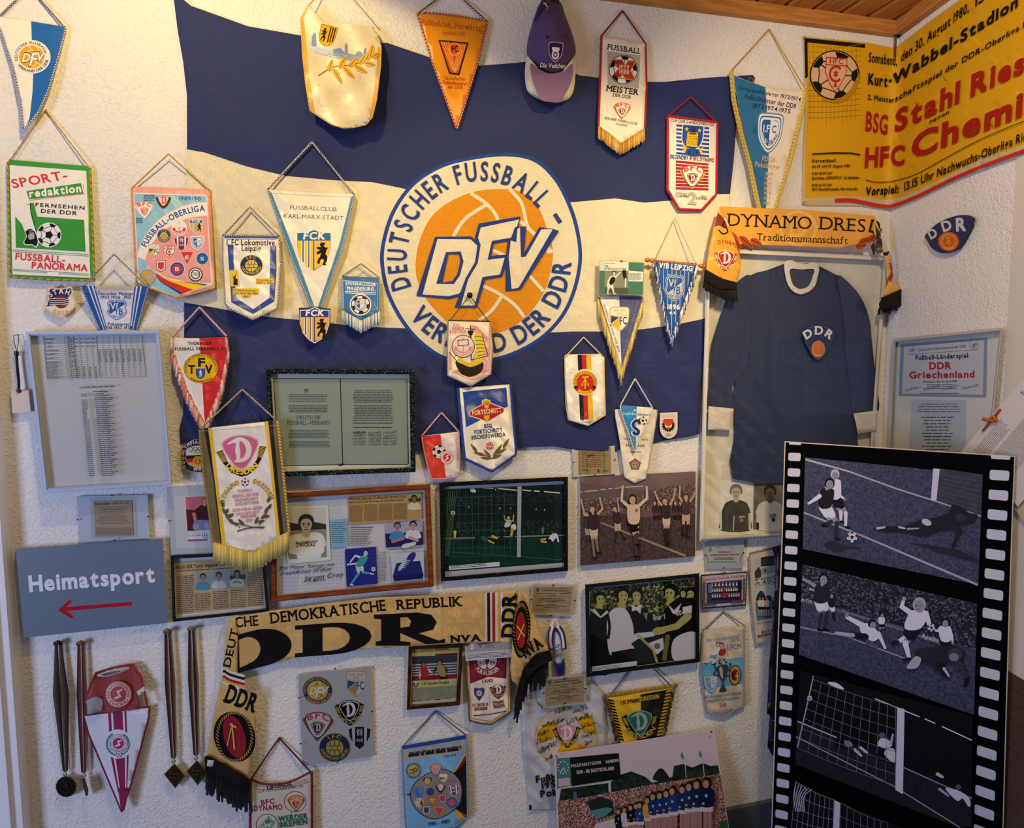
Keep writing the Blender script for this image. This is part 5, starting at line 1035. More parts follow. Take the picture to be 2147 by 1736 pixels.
for s_, y, x1, h in (('Vorverkauf:', 1312, 440, 24), ('am 28. und 29. August 1980', 1354, 550, 20), ('9.00-18.00 Uhr', 1412, 408, 18), ('Sporthaus „EXPOVITA”, Gr.Ulrichstr.', 1450, 630, 22), ('8.00-16.00 Uhr', 1506, 404, 18), ('HFC-Geschäftsstelle, Martinstraße', 1540, 612, 20)): q.text(s_, 242, y, x1, y-4, h, K, bold=2)
for x, y in ((180, 302), (180, 1636)): t.P('drawing_pin', label='pale drawing pin').circ(x, y, 9, '#d8cfb8', kind='metal', n=12, t=.002)

# ---- scarf over the framed jersey
def scw(x, y): return .003*sin(x*2*pi/120)+.002*sin((x+y)*2*pi/60)
t = Thing('scarf', 'yellow football scarf with black lettering draped over the top of the framed jersey', 'scarf', Z9, (720, 300), d=.05, wave=scw, step=.00008)
p = t.P('middle_cloth'); p.poly([(205, 38), (450, 48), (720, 58), (960, 78), (1175, 98), (1215, 180), (1235, 330), (1150, 265), (960, 298), (700, 290), (450, 280), (260, 272), (190, 180)], '#e8a640', 'satin', t=.0025)
q = t.P('print'); q.circ(700, 175, 120, '#f0bc60', ry=112); q.circ(700, 175, 100, '#e8a640', ry=94); q.text('D', 645, 230, 755, 232, 120, '#eeb858', bold=2)
K = '#231a16'; q.slab('DYNAMO', 258, 160, 782, 182, 78, K); q.slab('DRES', 835, 182, 1120, 200, 80, K); q.text('D', 1140, 196, 1205, 212, 78, K, bold=1); q.slab('Traditionsmannschaft', 440, 250, 1010, 274, 44, K)
for x, y, l, a in ((280, 200, 130, 62), (330, 225, 120, 40), (400, 245, 80, 25), (1080, 275, 90, -30), (1060, 292, 70, -10), (1130, 260, 100, -35), (1180, 250, 90, -60)): leaf(q, x, y, l, 42, a, '#b04a28', K)
# left end hangs in front
t.d = (lambda f: lambda x, y: f(x, y))(lambda x, y: .05+.02*max(0, 1-abs(x-1510)/60)+(.02 if x > 1838 and y > 470 else 0))
p2 = t.P('end_cloth'); p2.z(Z9); A = [(207, 40), (250, 120), (300, 240), (330, 340), (343, 420), (330, 470), (312, 520), (220, 500), (120, 440), (140, 300), (175, 140)]; p2.poly(A, '#e9a838', 'satin', t=.0025)
q = t.P('end_print'); q.poly([(195, 75), (240, 120), (255, 170), (200, 160), (172, 165)], '#8a3a2c'); q.stroke(spl([(245, 125), (225, 160), (250, 175), (255, 200), (225, 210), (200, 185)], False), 9, K); q.stroke([(235, 110), (262, 160)], 9, '#e4d8cc'); q.arc('DYNAMO', 235, 390, 115, 118, -18, 42, 24, '#b02c24', bold=1)
dynamo(q, 245, 365, 62, 4, field='#bc2c30', rib='#b0402a', ribtxt='#f0d8b0', words=True)
f = t.P('fringe', label='black fringe'); f.poly([(118, 432), (220, 490), (312, 515), (315, 560), (200, 560), (110, 500)], '#1a1614', 'knit', t=.004); f.fringe([(112, 436), (220, 492), (312, 516)], 118, 95, ['#181412', '#241e1a', '#0e0c0c'], r=.0024, sway=.12, e=.004)
p3 = t.P('end_cloth'); p3.poly([(1178, 100), (1205, 170), (1240, 260), (1275, 330), (1285, 440), (1300, 510), (1345, 560), (1240, 606), (1232, 580), (1268, 510), (1258, 420), (1240, 330), (1200, 270), (1170, 190)], '#d9a04a', 'satin', t=.0025)
q = t.P('end_print'); q.poly([(1180, 150), (1215, 200), (1232, 240), (1222, 330), (1170, 345), (1155, 290), (1190, 230)], '#2a1c18', 'satin'); q.poly([(1215, 200), (1245, 250), (1268, 320), (1240, 330), (1228, 270)], '#c9c0b8'); q.poly([(1228, 330), (1272, 320), (1262, 345), (1240, 350)], '#2a1c18')
q.poly([(1272, 400), (1290, 410), (1292, 480), (1280, 515), (1262, 490), (1282, 450)], '#a82a2a'); q.stroke([(1268, 395), (1290, 402)], 6, '#8a3a24'); q.stroke([(1268, 500), (1296, 470)], 8, '#8a3a24')
f = t.P('fringe', label='black fringe'); f.poly([(1240, 606), (1345, 558), (1390, 610), (1360, 660), (1215, 690), (1205, 650)], '#1a1614', 'knit', t=.004); f.fringe([(1222, 612), (1270, 596), (1345, 560)], 100, 70, ['#181412', '#241e1a', '#0e0c0c'], r=.0024, dirv=(.05, 1), sway=.35, e=.004)

# ---- framed jersey
t = Thing('framed_jersey', 'white framed long sleeved blue football jersey with white collar and cuffs', 'framed jersey', Z9, (640, 2150), d=.004, step=.00008)
O = [(125, 297), (1262, 352), (1140, 2080), (78, 2142)]
p = t.P('backing'); p.poly(inset(O, 10), '#dcd2c4', 'paper', t=.006)
t.wave = lambda x, y: 0.0
j = t.P('jersey'); t.cur = .014
NB = '#39435f'
torso = spl([(655, 385), (612, 398), (500, 440), (385, 478), (360, 600), (365, 800), (350, 1000), (300, 1130), (300, 1300), (296, 1500), (288, 1748), (640, 1770), (1075, 1730), (1075, 1530), (1060, 1420), (1040, 1300), (1030, 1000), (1010, 700), (985, 500), (950, 474), (830, 412), (795, 390), (720, 400)], True, 2)
j.poly(torso, '#2c3659', 'cloth', t=.006)
for L in ([(400, 470), (310, 518), (255, 600), (205, 740), (165, 870), (150, 960), (143, 1150), (136, 1292), (210, 1302), (297, 1308), (296, 1240), (286, 1165), (310, 1125), (360, 1050), (400, 900), (400, 650)], [(940, 470), (1045, 545), (1110, 640), (1150, 760), (1160, 860), (1185, 1100), (1197, 1190), (1205, 1318), (1120, 1330), (1045, 1338), (1030, 1200), (1000, 1000), (980, 700)]):
    t.P('sleeve', parent=j).poly(spl(L, True, 3), '#2c3659', 'cloth', t=.003)
t.P('neck_lining', parent=j, label='darker inside of the neck').poly([(645, 430), (800, 432), (800, 480), (770, 560), (690, 556), (650, 500)], '#3a3f58', 'cloth')
for L in ([(345, 520), (355, 700), (385, 900), (355, 1060), (300, 1125)], [(960, 520), (985, 640), (960, 800), (1035, 1000), (1050, 1300)], [(388, 500), (370, 760), (395, 1000)], [(290, 1000), (320, 960)], [(300, 1080), (345, 1040)]):
    t.P('seam', parent=j).cord([(x, y, .0205) for x, y in spl(L, False, 4)], .0016, '#2c3660')
c = t.P('collar', parent=j, label='ribbed white collar'); co = spl([(612, 395), (655, 375), (690, 392), (745, 400), (792, 388), (830, 412), (822, 480), (800, 545), (750, 582), (700, 588), (650, 555), (622, 490)], True, 4); ci = spl([(650, 432), (720, 434), (796, 432), (792, 470), (765, 535), (715, 556), (672, 535), (652, 485)], True, 4)
c.poly(co, '#d8d2c4', 'cloth', holes=[ci], t=.004)
for k, Q in enumerate(([(136, 1292), (295, 1308), (278, 1446), (132, 1440)], [(1047, 1338), (1200, 1318), (1190, 1450), (1075, 1465)])): t.P('cuff', parent=j, label='white cuff').poly(Q, '#cfc6bc', 'cloth', t=.004)
e = t.P('emblem', parent=j, label='shield emblem with white letters'); e.place(825, 890, 98, 108, 0); e.poly(sc(SHIELD3, 1.0), '#4a5a90', 'felt'); e.poly(sc(SHIELD3, .95), '#2c3862', 'felt'); e.arc('DDR', 0, .55, 1.0, 1.0, -48, 48, .46, '#d8d8dc', bold=2, kind='felt'); e.circ(0, .4, .45, '#b06a3a', ry=.5, kind='felt')
ddr(e, 825, 935, 40, red='#c06a3c', gold='#d88a4a', flag=False, sy=46)
t.cur = .0068
for L, bg, tone in (([(205, 1757), (418, 1758), (412, 2066), (203, 2073)], '#e6e0d8', 0), ([(422, 1758), (660, 1760), (660, 2058), (416, 2066)], '#6e675e', 1)):
    q = t.P('portrait_print', label='black and white portrait of a person in a %s' % ('football shirt' if tone else 'dark tracksuit')); q.z(Z9) ; q.poly(L, bg, 'print')
    if not tone:
        q.z(Z25); q.poly(spl([(325, 605), (332, 480), (350, 385), (420, 350), (470, 330), (520, 345), (590, 380), (605, 480), (605, 605)], True, 3), '#4e4944'); q.poly([(400, 345), (420, 320), (465, 380), (510, 318), (528, 350), (520, 392), (465, 390), (405, 392)], '#7a746c'); q.stroke([(458, 390), (445, 605)], 8, '#d8d4cc'); q.text('DDR', 502, 480, 555, 478, 34, '#e2ded4', bold=2); q.circ(525, 505, 18, '#8a847a'); bust(q, 472, 236, 52, '#c2b4a4', '#857866', '#4e4944')
        for x in (325, 600): q.stroke([(x, 440), (x+4, 600)], 22, '#d0cac0')
        q.poly([(352, 400), (345, 600), (338, 600), (340, 420)], '#2a2826')
    else:
        q.z(Z25); q.poly(spl([(665, 530), (680, 400), (740, 370), (800, 420), (860, 365), (910, 370), (915, 600), (690, 600), (685, 535)], True, 3), '#d6cfc4'); q.poly([(738, 370), (760, 345), (790, 410), (850, 345), (868, 370), (795, 435)], '#3a332c'); bust(q, 797, 244, 52, '#6a5e52', '#332c26', '#d6cfc4'); q.up(10); q.text('DDR', 805, 490, 860, 470, 34, '#4a4238', bold=2); q.circ(830, 502, 18, '#3a332c'); q.poly([(690, 530), (665, 525), (668, 590), (690, 595)], '#3a332c')
t.cur = .026
g = t.P('glass_pane'); g.poly(inset(O, 22), glass_mat(), t=.002)
t.cur = .004
F = t.P('frame', label='white frame'); In = inset(O, 26); F.poly(O, '#b8bcc4', 'plastic', holes=[In], t=.03); F.poly(inset(O, 7), '#d9d0c2', 'plastic', holes=[In], t=.003)

# ---- patch, certificate and loose sheets on the right wall
t = Thing('patch', 'dark blue shield patch with an orange emblem on the bare wall below the poster', 'patch', Z10, (580, 390), plane=RIGHT, d=.012, step=.0001)
S = spl([(480, 275), (570, 195), (700, 152), (785, 168), (780, 215), (710, 340), (660, 380), (590, 392), (525, 365), (490, 310)], True, 4)
p = t.P('backing'); p.poly(S, '#232c5c', 'felt', t=.003); e = t.P('embroidery'); e.text('D', 512, 305, 560, 282, 56, '#c9c9cc', bold=2); e.text('D', 592, 258, 650, 240, 62, '#c9c9cc', bold=2); e.text('R', 672, 252, 735, 250, 78, '#c9c9cc', bold=2); e.circ(625, 318, 66, '#d8542c', ry=60); ddr(e, 625, 318, 52, -8, red='#d2622c', gold='#e8a84a', flag=False)

t = Thing('framed_certificate', 'silver framed match certificate with red and blue lettering above the film strip board', 'framed certificate', Z10, (560, 1900), plane=RIGHT, d=.006, step=.0001)
O = [(275, 932), (968, 860), (860, 1900), (225, 2000)]
p = t.P('mount'); p.poly(inset(O, 8), '#d9d8d6', 'paper', t=.006)
s_ = t.P('sheet'); s_.poly([(325, 962), (868, 920), (862, 1298), (310, 1288)], '#8a98b8'); s_.poly([(345, 978), (848, 938), (840, 1280), (332, 1272)], '#c9cbd4')
s_.text('Deutscher Fußballverband der DDR', 436, 1006, 735, 982, 16, '#3a4a80', bold=1); dfv(s_, 394, 1000, 24, -5, ring='#c9cbd4', ball='#c9cbd4', txt='#3a4a80', let='#8a98b8', words=False); dfv(s_, 785, 968, 30, -5, ring='#c9cbd4', ball='#c9cbd4', txt='#3a4a80', let='#8a98b8', words=False)
s_.stroke([(370, 1028), (812, 996)], 2, '#3a4a80'); s_.text('Fußball-Länderspiel', 418, 1062, 748, 1046, 28, '#24387e', bold=2); s_.text('DDR', 504, 1120, 640, 1116, 42, '#b83040', bold=2); s_.text('Griechenland', 378, 1176, 788, 1170, 40, '#b83040', bold=2); s_.text('Mittwoch, den 16. April 1980', 466, 1204, 678, 1200, 12, '#3a4a80', bold=1); s_.dashes(462, 1214, 682, 1252, 3, '#4a5480', .3, center=True, ragged=.3); s_.stroke([(450, 1270), (690, 1270)], 3, '#3a4a80')
for i in range(4): s_.scribble(350+i*120, 1262-i*5, 450+i*120, 1235-i*4, 22, '#7a86a8', 2, seed=i)
n = t.P('note'); n.poly([(395, 1310), (732, 1314), (728, 1640), (380, 1620)], '#bcc4d2'); n.dashes(415, 1336, 716, 1400, 4, '#5a6070', .3, center=True, ragged=.4); n.dashes(450, 1418, 660, 1640, 11, '#4a5060', .3, center=True, ragged=.35)
t.cur = .012; t.P('glass_pane').poly(inset(O, 14), glass_mat(), t=.002)
t.cur = .003; F = t.P('frame', label='silver metal frame'); F.poly(O, '#a8a4a0', 'plastic', holes=[inset(O, 20)], t=.018); F.poly(inset(O, 4), '#c4c2c0', 'plastic', holes=[inset(O, 13)], t=.002)

_l = [RIGHT.at(2030, 930, .046), RIGHT.at(2100, 820, .04), RIGHT.at(2134, 1062, .022)]
_n = (_l[1]-_l[0]).cross(_l[2]-_l[0]); LEAN = Plane(_l[0], _n if _n.dot(RIGHT.n) > 0 else -_n)
t = Thing('document', 'tilted white printed sheet tied with an orange ribbon, behind the film strip board', 'document', Z10, (800, 1720), plane=LEAN, d=.002)
p = t.P('sheet'); p.poly([(700, 1640), (1110, 1160), (1500, 1500), (1060, 1980)], '#d6d2d0', 'paper', t=.001)
q = t.P('print'); q.place(0, 0, 1, rot=-49.5, base=lambda x, y: Z10(x+712, y+1650))
q.dashes(60, 42, 330, 132, 9, '#6a6a70', .35); q.dashes(30, 150, 600, 330, 22, '#74747a', .4, ragged=.05); q.reset(); q.text('Wie', 1068, 1268, 1115, 1300, 22, '#4a5a90', bold=1)
r = t.P('ribbon', label='orange ribbon'); r.cord([(840, 1505, .004), (890, 1440, .008), (950, 1370, .004)], .0035, '#c05028').cord([(845, 1432, .004), (885, 1440, .01), (930, 1436, .004)], .006, '#d0622c').cord([(880, 1436, .008), (905, 1415, .014), (925, 1440, .008), (895, 1446, .008)], .004, '#d0622c')
t = Thing('document', 'yellowish printed sheet lying beneath the ribbon tied white sheet', 'document', Z10, (1060, 1950), plane=LEAN, d=-.006)
p = t.P('sheet'); p.poly([(960, 1600), (1130, 1460), (1400, 1700), (1100, 2080), (960, 1880)], '#c9b48c', 'paper', t=.001)
q = t.P('print'); q.place(0, 0, 1, rot=-40, base=lambda x, y: Z10(x+1030, y+1790)); q.dashes(0, 0, 200, 150, 14, '#7a6a50', .35); q.reset()
# ---------------------------------------------------------------- frames and pictures
def frame(t, O, w, col, kind='wood', depth=.018, glass=True, lip=None, label=None):
    """glazing and mitred frame round what has been drawn so far"""
    if glass: t.cur = max(t.cur+.0005, depth-.008); t.P('glass_pane').poly(inset(O, w*.6), glass_mat(), t=.0015)
    t.cur = .001; F = t.P('frame', label=label); In = inset(O, w); F.poly(O, col, kind, holes=[In], t=depth)
    if lip: F.poly(inset(O, w*.75), lip, kind, holes=[inset(O, w*1.06)], t=.001)
    F.poly(inset(O, w*.18), col, kind, holes=[inset(O, w*.7)], t=.003)
def clip_frame(t, O, paper, clips=(), col='#b9bcc4', depth=.008):
    """glass held on a board by small metal clips: call before drawing the sheet; finish with clip_close"""
    p = t.P('backboard'); p.poly(O, col, 'paper', t=depth-.003)
    if paper: p.poly(inset(O, 3), paper, 'paper')
def clip_close(t, O, clips, depth=.008, s=5):
    t.cur = max(t.cur+.0003, depth-.0025); t.P('glass_pane').poly(O, glass_mat(), t=.0018)
    for x, y in clips: t.P('clip').rect(x-s, y-s*.7, x+s, y+s*.7, '#4a4846', 'metal', t=.002)
BLACKF = mix_noise('scraped black frame', ['#0c0c0d', '#15151a', '#3a3c40', '#8a8c90'], 160, .4, 5, (1, 1, 3), lo=.45, hi=.78)
GREENF = mix_noise('mottled green black frame', ['#0d1110', '#1c2422', '#4a5a54', '#a0aaa4'], 190, .35, 5, (1, 1, 1), lo=.44, hi=.74)
BROWNF = mix_noise('reddish brown wood frame', ['#6a3418', '#7d3f1e', '#8f4c26'], 22, .3, 4, (1, 1, 5))
CROWD = lambda n, a: mix_noise(n, a, 420, .5, voronoi=True, lo=.1, hi=.85)
GR = mix_noise('grey pitch photograph', ['#30324a', '#3d4058', '#4c4f68'], 130, .45, 6)
CR = mix_noise('dark crowd photograph', ['#191a24', '#282a3a', '#20212c', '#585a6e', '#252630'], 230, .45, voronoi=True, lo=.05, hi=.85)
PAPERN = mix_noise('newsprint', ['#b59a72', '#c2a880'], 40, .7)

t = Thing('framed_table', 'large white framed sheet with a results table above a long list', 'framed table', Z11, (990, 1620), d=.015, step=.00008)
O = [(235, 152), (1450, 142), (1565, 1548), (402, 1620)]
p = t.P('sheet'); p.poly(inset(O, 10), '#c9c5c8', 'paper', t=.02)
q = t.P('results_table'); tb = lambda u, v: (395+(1292-395)*u+v*(38+u*0)+v*0, 196+(-8)*u+v*(386-12*0)+(u*v)*(-8))
A, Bq, Cq, Dq = (395, 195), (1292, 188), (1330, 562), (432, 582)
def bl(u, v): return (A[0]*(1-u)*(1-v)+Bq[0]*u*(1-v)+Cq[0]*u*v+Dq[0]*(1-u)*v, A[1]*(1-u)*(1-v)+Bq[1]*u*(1-v)+Cq[1]*u*v+Dq[1]*(1-u)*v)
q.poly([A, Bq, Cq, Dq], '#cfccce'); 
for i in range(23): q.stroke([bl(0, i/22), bl(1, i/22)], 2, '#6a6a70')
for u in (0, .21, .3, .36, .42, .48, .535, .595, .65, .71, .77, .83, .885, .945, 1): q.stroke([bl(u, 0), bl(u, 1)], 4 if u in (0, .3, .535, .77, 1) else 2, '#3a3a40')
for r in range(22):
    if r % 2 or r > 13: x, y = bl(.012, (r+.3)/22); q.dashes(x, y, x+110, y+9, 1, '#5a5a60', .8, ragged=.5)
    x, y = bl(.235, (r+.3)/22); q.dashes(x, y, x+60, y+9, 1, '#5a5a60', .8, ragged=.6)
    for k, c in enumerate((.31, .37, .43, .49, .545, .605, .66, .72, .78, .84, .895, .955)):
        if (r < 6 and r % 2 == 1 and k < 4) or (r > 15 and k < 4) or (6 < r < 14 and k > 3): x, y = bl(c, (r+.35)/22); q.dashes(x, y, x+22, y+8, 1, '#55555c', .8, ragged=.1)
q = t.P('champions_list'); q.text('FUSSBALLMEISTER DER DDR', 726, 670, 1044, 658, 15, '#33333a', bold=2); q.dashes(852, 694, 990, 704, 1, '#44444a', .9)
for i in range(42):
    y = 718+i*18.1; x = 735+i*1.8
    if i == 2: q.dashes(862, y-3, 1045, y+8, 1, '#44444a', .9); continue
    q.dashes(x, y, x+(38 if 7 < i < 13 else 56), y+10, 1, '#6a6a70', .8, ragged=0, words=False); q.dashes(x+124, y-3, x+124+90+(i*53 % 80), y+7, 1, '#5a5a62', .85, ragged=.1, sl=-.02)
frame(t, O, 38, '#b4c2dc', 'plastic', .034, label='white frame')

t = Thing('framed_charter', 'charter with two grey green pages in a mottled black frame over the flag', 'framed charter', Z15, (1000, 1540), d=.03, step=.00008)
O = [(102, 200), (1958, 205), (1978, 1490), (180, 1552)]
p = t.P('mount'); p.poly(inset(O, 20), '#d6d2c8', 'paper', t=.006)
q = t.P('pages'); q.poly([(195, 318), (1868, 325), (1888, 1390), (270, 1410)], '#8f9a94', 'paper'); q.stroke([(205, 320), (1870, 325), (1888, 1388), (1870, 1395), (1058, 1398), (300, 1410), (270, 1400), (198, 330), (205, 320)], 9, '#22302c')
q.stroke([(1034, 318), (1066, 1390)], 12, '#22302c'); q.poly([(1005, 1404), (1035, 1384), (1098, 1384), (1075, 1402), (1030, 1416)], '#22302c')
G = '#3c4a46'; q.slab('DEUTSCHE', 492, 830, 785, 830, 46, G); q.slab('FUSSBALL-VERBAND', 372, 896, 902, 896, 48, G)
for x0, x1, y0, y1, n in ((368, 890, 520, 625, 5), (370, 896, 650, 755, 5), (378, 904, 965, 1075, 6), (385, 910, 1100, 1190, 5), (1190, 1698, 470, 632, 8), (1190, 1698, 650, 860, 10)): q.dashes(x0, y0, x1, y1, n, G, .34, center=True, ragged=.12)
q.dashes(1195, 872, 1698, 885, 1, G, .7); q.dashes(1195, 925, 1700, 938, 1, G, .7); q.text('M', 590, 500, 630, 500, 56, G)
for i in range(5):
    for k in range(3): q.scribble(1190+k*190, 1010+i*36, 1350+k*195, 1000+i*37, 34, G, 2.5+(k == 0 and i == 0)*2, seed=i*3+k)
frame(t, O, 62, GREENF, depth=.022)

t = Thing('framed_ticket', 'brown ticket print on white grid paper in a clip frame above the grey sign', 'framed ticket', Z13, (1200, 680), d=.008, step=.00006)
O = [(795, 202), (1535, 185), (1560, 640), (830, 668)]
clip_frame(t, O, '#bac0d2')
p = t.P('sheet'); p.poly([(935, 215), (1415, 200), (1432, 625), (955, 650)], '#b4b6ba')
for i in range(14): p.stroke([(935+i*1.5, 228+i*30), (1416+i, 214+i*30)], 1.5, '#9a9ca4'); p.stroke([(950+i*35, 214), (965+i*35, 645)], 1.5, '#9a9ca4')
p.poly([(970, 250), (1370, 246), (1385, 602), (995, 616)], '#a9947c'); p.stroke([(970, 250), (1370, 246), (1385, 602)], 3, '#5a4c40'); p.text('Deutschland - DDR 0:1 (0:0)', 982, 292, 1345, 278, 24, '#33302e', bold=2)
p.dashes(985, 306, 1362, 500, 12, '#5c5048', .28, center=True, ragged=.5); p.dashes(995, 528, 1375, 610, 7, '#5c5048', .35, ragged=.02)
clip_close(t, O, ((1165, 190), (808, 445), (1540, 412), (1190, 655)), s=10)

t = Thing('sign', 'grey blue sign board reading Heimatsport with a red arrow pointing left', 'sign', Z13, (990, 1600), d=.004)
p = t.P('board'); O = [(163, 748), (1690, 640), (1745, 1518), (246, 1672)]; p.poly(O, '#66758a', 'plastic', t=.022)
q = t.P('lettering'); q.text('Heimatsport', 305, 1192, 1612, 1088, 158, '#dfe3ea', bold=2, gap=.12); q = t.P('arrow'); q.poly([(605, 1384), (725, 1275), (752, 1296), (690, 1352), (1370, 1298), (1374, 1336), (690, 1392), (768, 1448), (742, 1474)], '#b01424')

t = Thing('framed_photo', 'clip framed photo of a person in a dark red shirt, partly behind the long pennant', 'framed photo', Z14, (300, 1500), d=.008, step=.00006)
O = [(44, 800), (760, 790), (800, 1480), (95, 1505)]; clip_frame(t, O, '#b8bcc6')
p = t.P('sheet'); p.poly([(125, 890), (700, 880), (730, 1440), (150, 1430)], '#cacad2'); p.poly([(243, 903), (540, 890), (560, 1240), (264, 1256)], '#c9687a'); p.poly([(248, 1032), (400, 1045), (540, 1060), (560, 1240), (264, 1256)], '#5a1c24')
p.poly(spl([(320, 1090), (350, 1030), (420, 985), (480, 1000), (540, 1060), (545, 1150), (400, 1180), (330, 1130)]), '#4a161c'); p.limb((330, 1080), (345, 1150), 40, 30, '#d8806a'); p.poly(spl([(335, 1150), (420, 1140), (520, 1160), (530, 1235), (340, 1245), (325, 1200)]), '#7a86a8'); p.circ(350, 1210, 34, '#96a2c0'); p.circ(480, 1205, 40, '#96a2c0'); bust(p, 440, 950, 26, '#d8907a', '#7a5a4c', '#4a161c')
p.up(); p.rect(270, 1285, 465, 1348, '#e2e2e6'); p.rect(270, 1345, 465, 1362, '#a8447a', sl=-.04); p.text('SPORT SAMML.', 278, 1318, 410, 1308, 18, '#a8447a', bold=1); ball(p, 440, 1305, 26)
clip_close(t, O, ((72, 1152),), s=9)

t = Thing('framed_newspaper', 'yellowed newspaper page with small portraits in a black frame beside the grey sign', 'framed newspaper', Z18, (450, 1110), d=.006, step=.00007)
O = [(65, 612), (790, 575), (832, 1045), (82, 1125)]
p = t.P('sheet'); p.poly(inset(O, 10), '#c9ccd6', 'paper', t=.006); p.poly([(96, 660), (775, 612), (795, 1000), (112, 1070)], PAPERN)
q = t.P('print'); q.text('Noch 329 Tage: Appetit auf', 108, 714, 490, 690, 26, '#26221e', bold=1); q.dashes(108, 728, 640, 745, 1, '#6a5a48', .5, sl=-.06)
for x0, x1, y0, y1, n in ((110, 245, 770, 1060, 20), (255, 378, 905, 1040, 10), (392, 516, 890, 1030, 10), (530, 652, 880, 1020, 10), (660, 782, 710, 1005, 20)): q.dashes(x0, y0, x1, y1, n, '#6a5c4c', .5, sl=-.06, ragged=.05, lean=.02)
q.poly([(252, 748), (515, 722), (518, 855), (258, 876)], '#9aa0a2'); q.poly([(525, 722), (645, 712), (648, 842), (528, 852)], '#9a917f'); q.poly([(525, 765), (646, 756), (647, 790), (526, 798)], '#4a463e')
bust(q, 316, 780, 22, '#a98a76', '#3a3632', '#4a8cb4'); bust(q, 440, 770, 22, '#a98a76', '#35302c', '#c9ccc8'); bust(q, 582, 755, 22, '#8a7c6a', '#35302c', '#c9c4b4'); q.up(10); q.arc('ZWICKAU', 582, 880, 60, 60, -32, 32, 12, '#4a443c', bold=1)
frame(t, O, 24, '#121214', 'plastic', .02)

t = Thing('framed_collage', 'reddish brown wooden frame with a collage of a black and white footballer portrait and clippings', 'framed collage', Z18, (1480, 960), d=.006, step=.00007)
O = [(840, 130), (2080, 55), (2108, 850), (848, 970)]
p = t.P('mount'); p.poly(inset(O, 12), '#c9ccd8', 'paper', t=.006)
for i in range(24): p.stroke([(890, 190+i*30), (1400, 160+i*30)], 1.2, '#aab0c0')
for i in range(17): p.stroke([(900+i*30, 180), (905+i*30, 890)], 1.2, '#aab0c0')
q = t.P('portrait_print', label='black and white portrait of a person in a white shirt'); q.poly([(930, 232), (1288, 222), (1310, 645), (975, 675)], '#dcdad8'); q.poly([(935, 240), (1268, 232), (1278, 622), (985, 640)], '#c8c6c2'); q.poly([(935, 375), (1000, 355), (1100, 372), (1180, 350), (1272, 366), (1274, 410), (940, 420)], '#33322f'); q.poly([(938, 420), (1274, 405), (1278, 622), (985, 640)], '#8c8a86')
q.poly(spl([(985, 470), (1040, 445), (1190, 430), (1250, 455), (1272, 535), (1228, 550), (1232, 622), (1050, 634), (1045, 560), (1000, 560)], True, 3), '#dddcd8'); q.poly([(1232, 550), (1268, 538), (1258, 600), (1236, 622)], '#8a837c'); q.poly([(985, 560), (1040, 560), (1046, 634), (1005, 636)], '#8a837c'); bust(q, 1118, 368, 54, '#bdb3a8', '#2e2c2a', '#e6e4e0'); q.up(10); q.text('Sachsenring', 1038, 522, 1208, 506, 22, '#2a2a2c', bold=1); q.text('ZWICKAU', 1040, 544, 1188, 536, 26, '#2a2a2c', bold=1)
for w_, L, h in (('Für Peter Saloga mit', (915, 722, 1335, 690), 27), ('freundlichen Grüßen', (920, 762, 1310, 726), 27), ('Jürgen Croy', (1100, 806, 1405, 772), 36), ('12.03.05', (1130, 820, 1260, 806), 16)): q.text(w_, *L, h, '#26262c', it=.3)
n = t.P('note', label='light blue note'); n.poly([(1302, 335), (1430, 325), (1442, 540), (1316, 550)], '#84b4d4'); n.dashes(1315, 352, 1425, 520, 11, '#3a5470', .3)
n = t.P('clipping', label='brown newspaper clipping'); n.poly([(1442, 155), (2010, 122), (2018, 330), (1450, 370)], '#b8925c'); n.text('Wilfried Liebholds Treffen mit Jürgen Croy', 1450, 182, 1888, 160, 22, '#3a2e22', bold=1); n.dashes(1452, 196, 1880, 210, 1, '#5a4630', .6, sl=-.05)
for k in range(4): n.dashes(1452+k*115, 218-k*5, 1560+k*115, 350-k*6, 16, '#6a5236', .5, ragged=.06)
n.poly([(1912, 135), (2006, 130), (2010, 252), (1916, 262)], '#a89878'); n.poly([(1912, 168), (2007, 164), (2008, 190), (1914, 194)], '#3a342c'); bust(n, 1956, 168, 20, '#7a6c5a', '#2a2622', '#d8ceb8')
n = t.P('biography'); n.dashes(1456, 388, 1660, 395, 1, '#3a3a44', .9); n.dashes(1456, 408, 1650, 540, 10, '#5a5a66', .35, ragged=.3)
n = t.P('photo_print', label='colour photo of two people sitting'); n.poly([(1732, 362), (2018, 345), (2026, 526), (1738, 548)], '#a8a4c4'); n.poly([(1732, 440), (2022, 425), (2026, 526), (1738, 548)], '#241e58'); bust(n, 1825, 385, 24, '#b07a84', '#3a2c48', '#4a86c8'); bust(n, 1948, 375, 24, '#c49a98', '#1e1a30', '#d4d4e8'); n.up(8); n.limb((1790, 500), (1870, 480), 26, 20, '#b07a84'); n.limb((1920, 470), (1985, 495), 24, 18, '#c49a98'); n.limb((1880, 540), (1960, 515), 40, 24, '#d4d4e8')
n = t.P('picture_print', label='blue painting of a footballer'); n.poly([(1418, 560), (1660, 542), (1672, 828), (1432, 852)], '#22288a')
for i in range(5): n.stroke([(1560+i*22, 555), (1570+i*22, 700)], 3, '#3c48b0'); n.stroke([(1550, 580+i*26), (1660, 572+i*26)], 3, '#3c48b0')
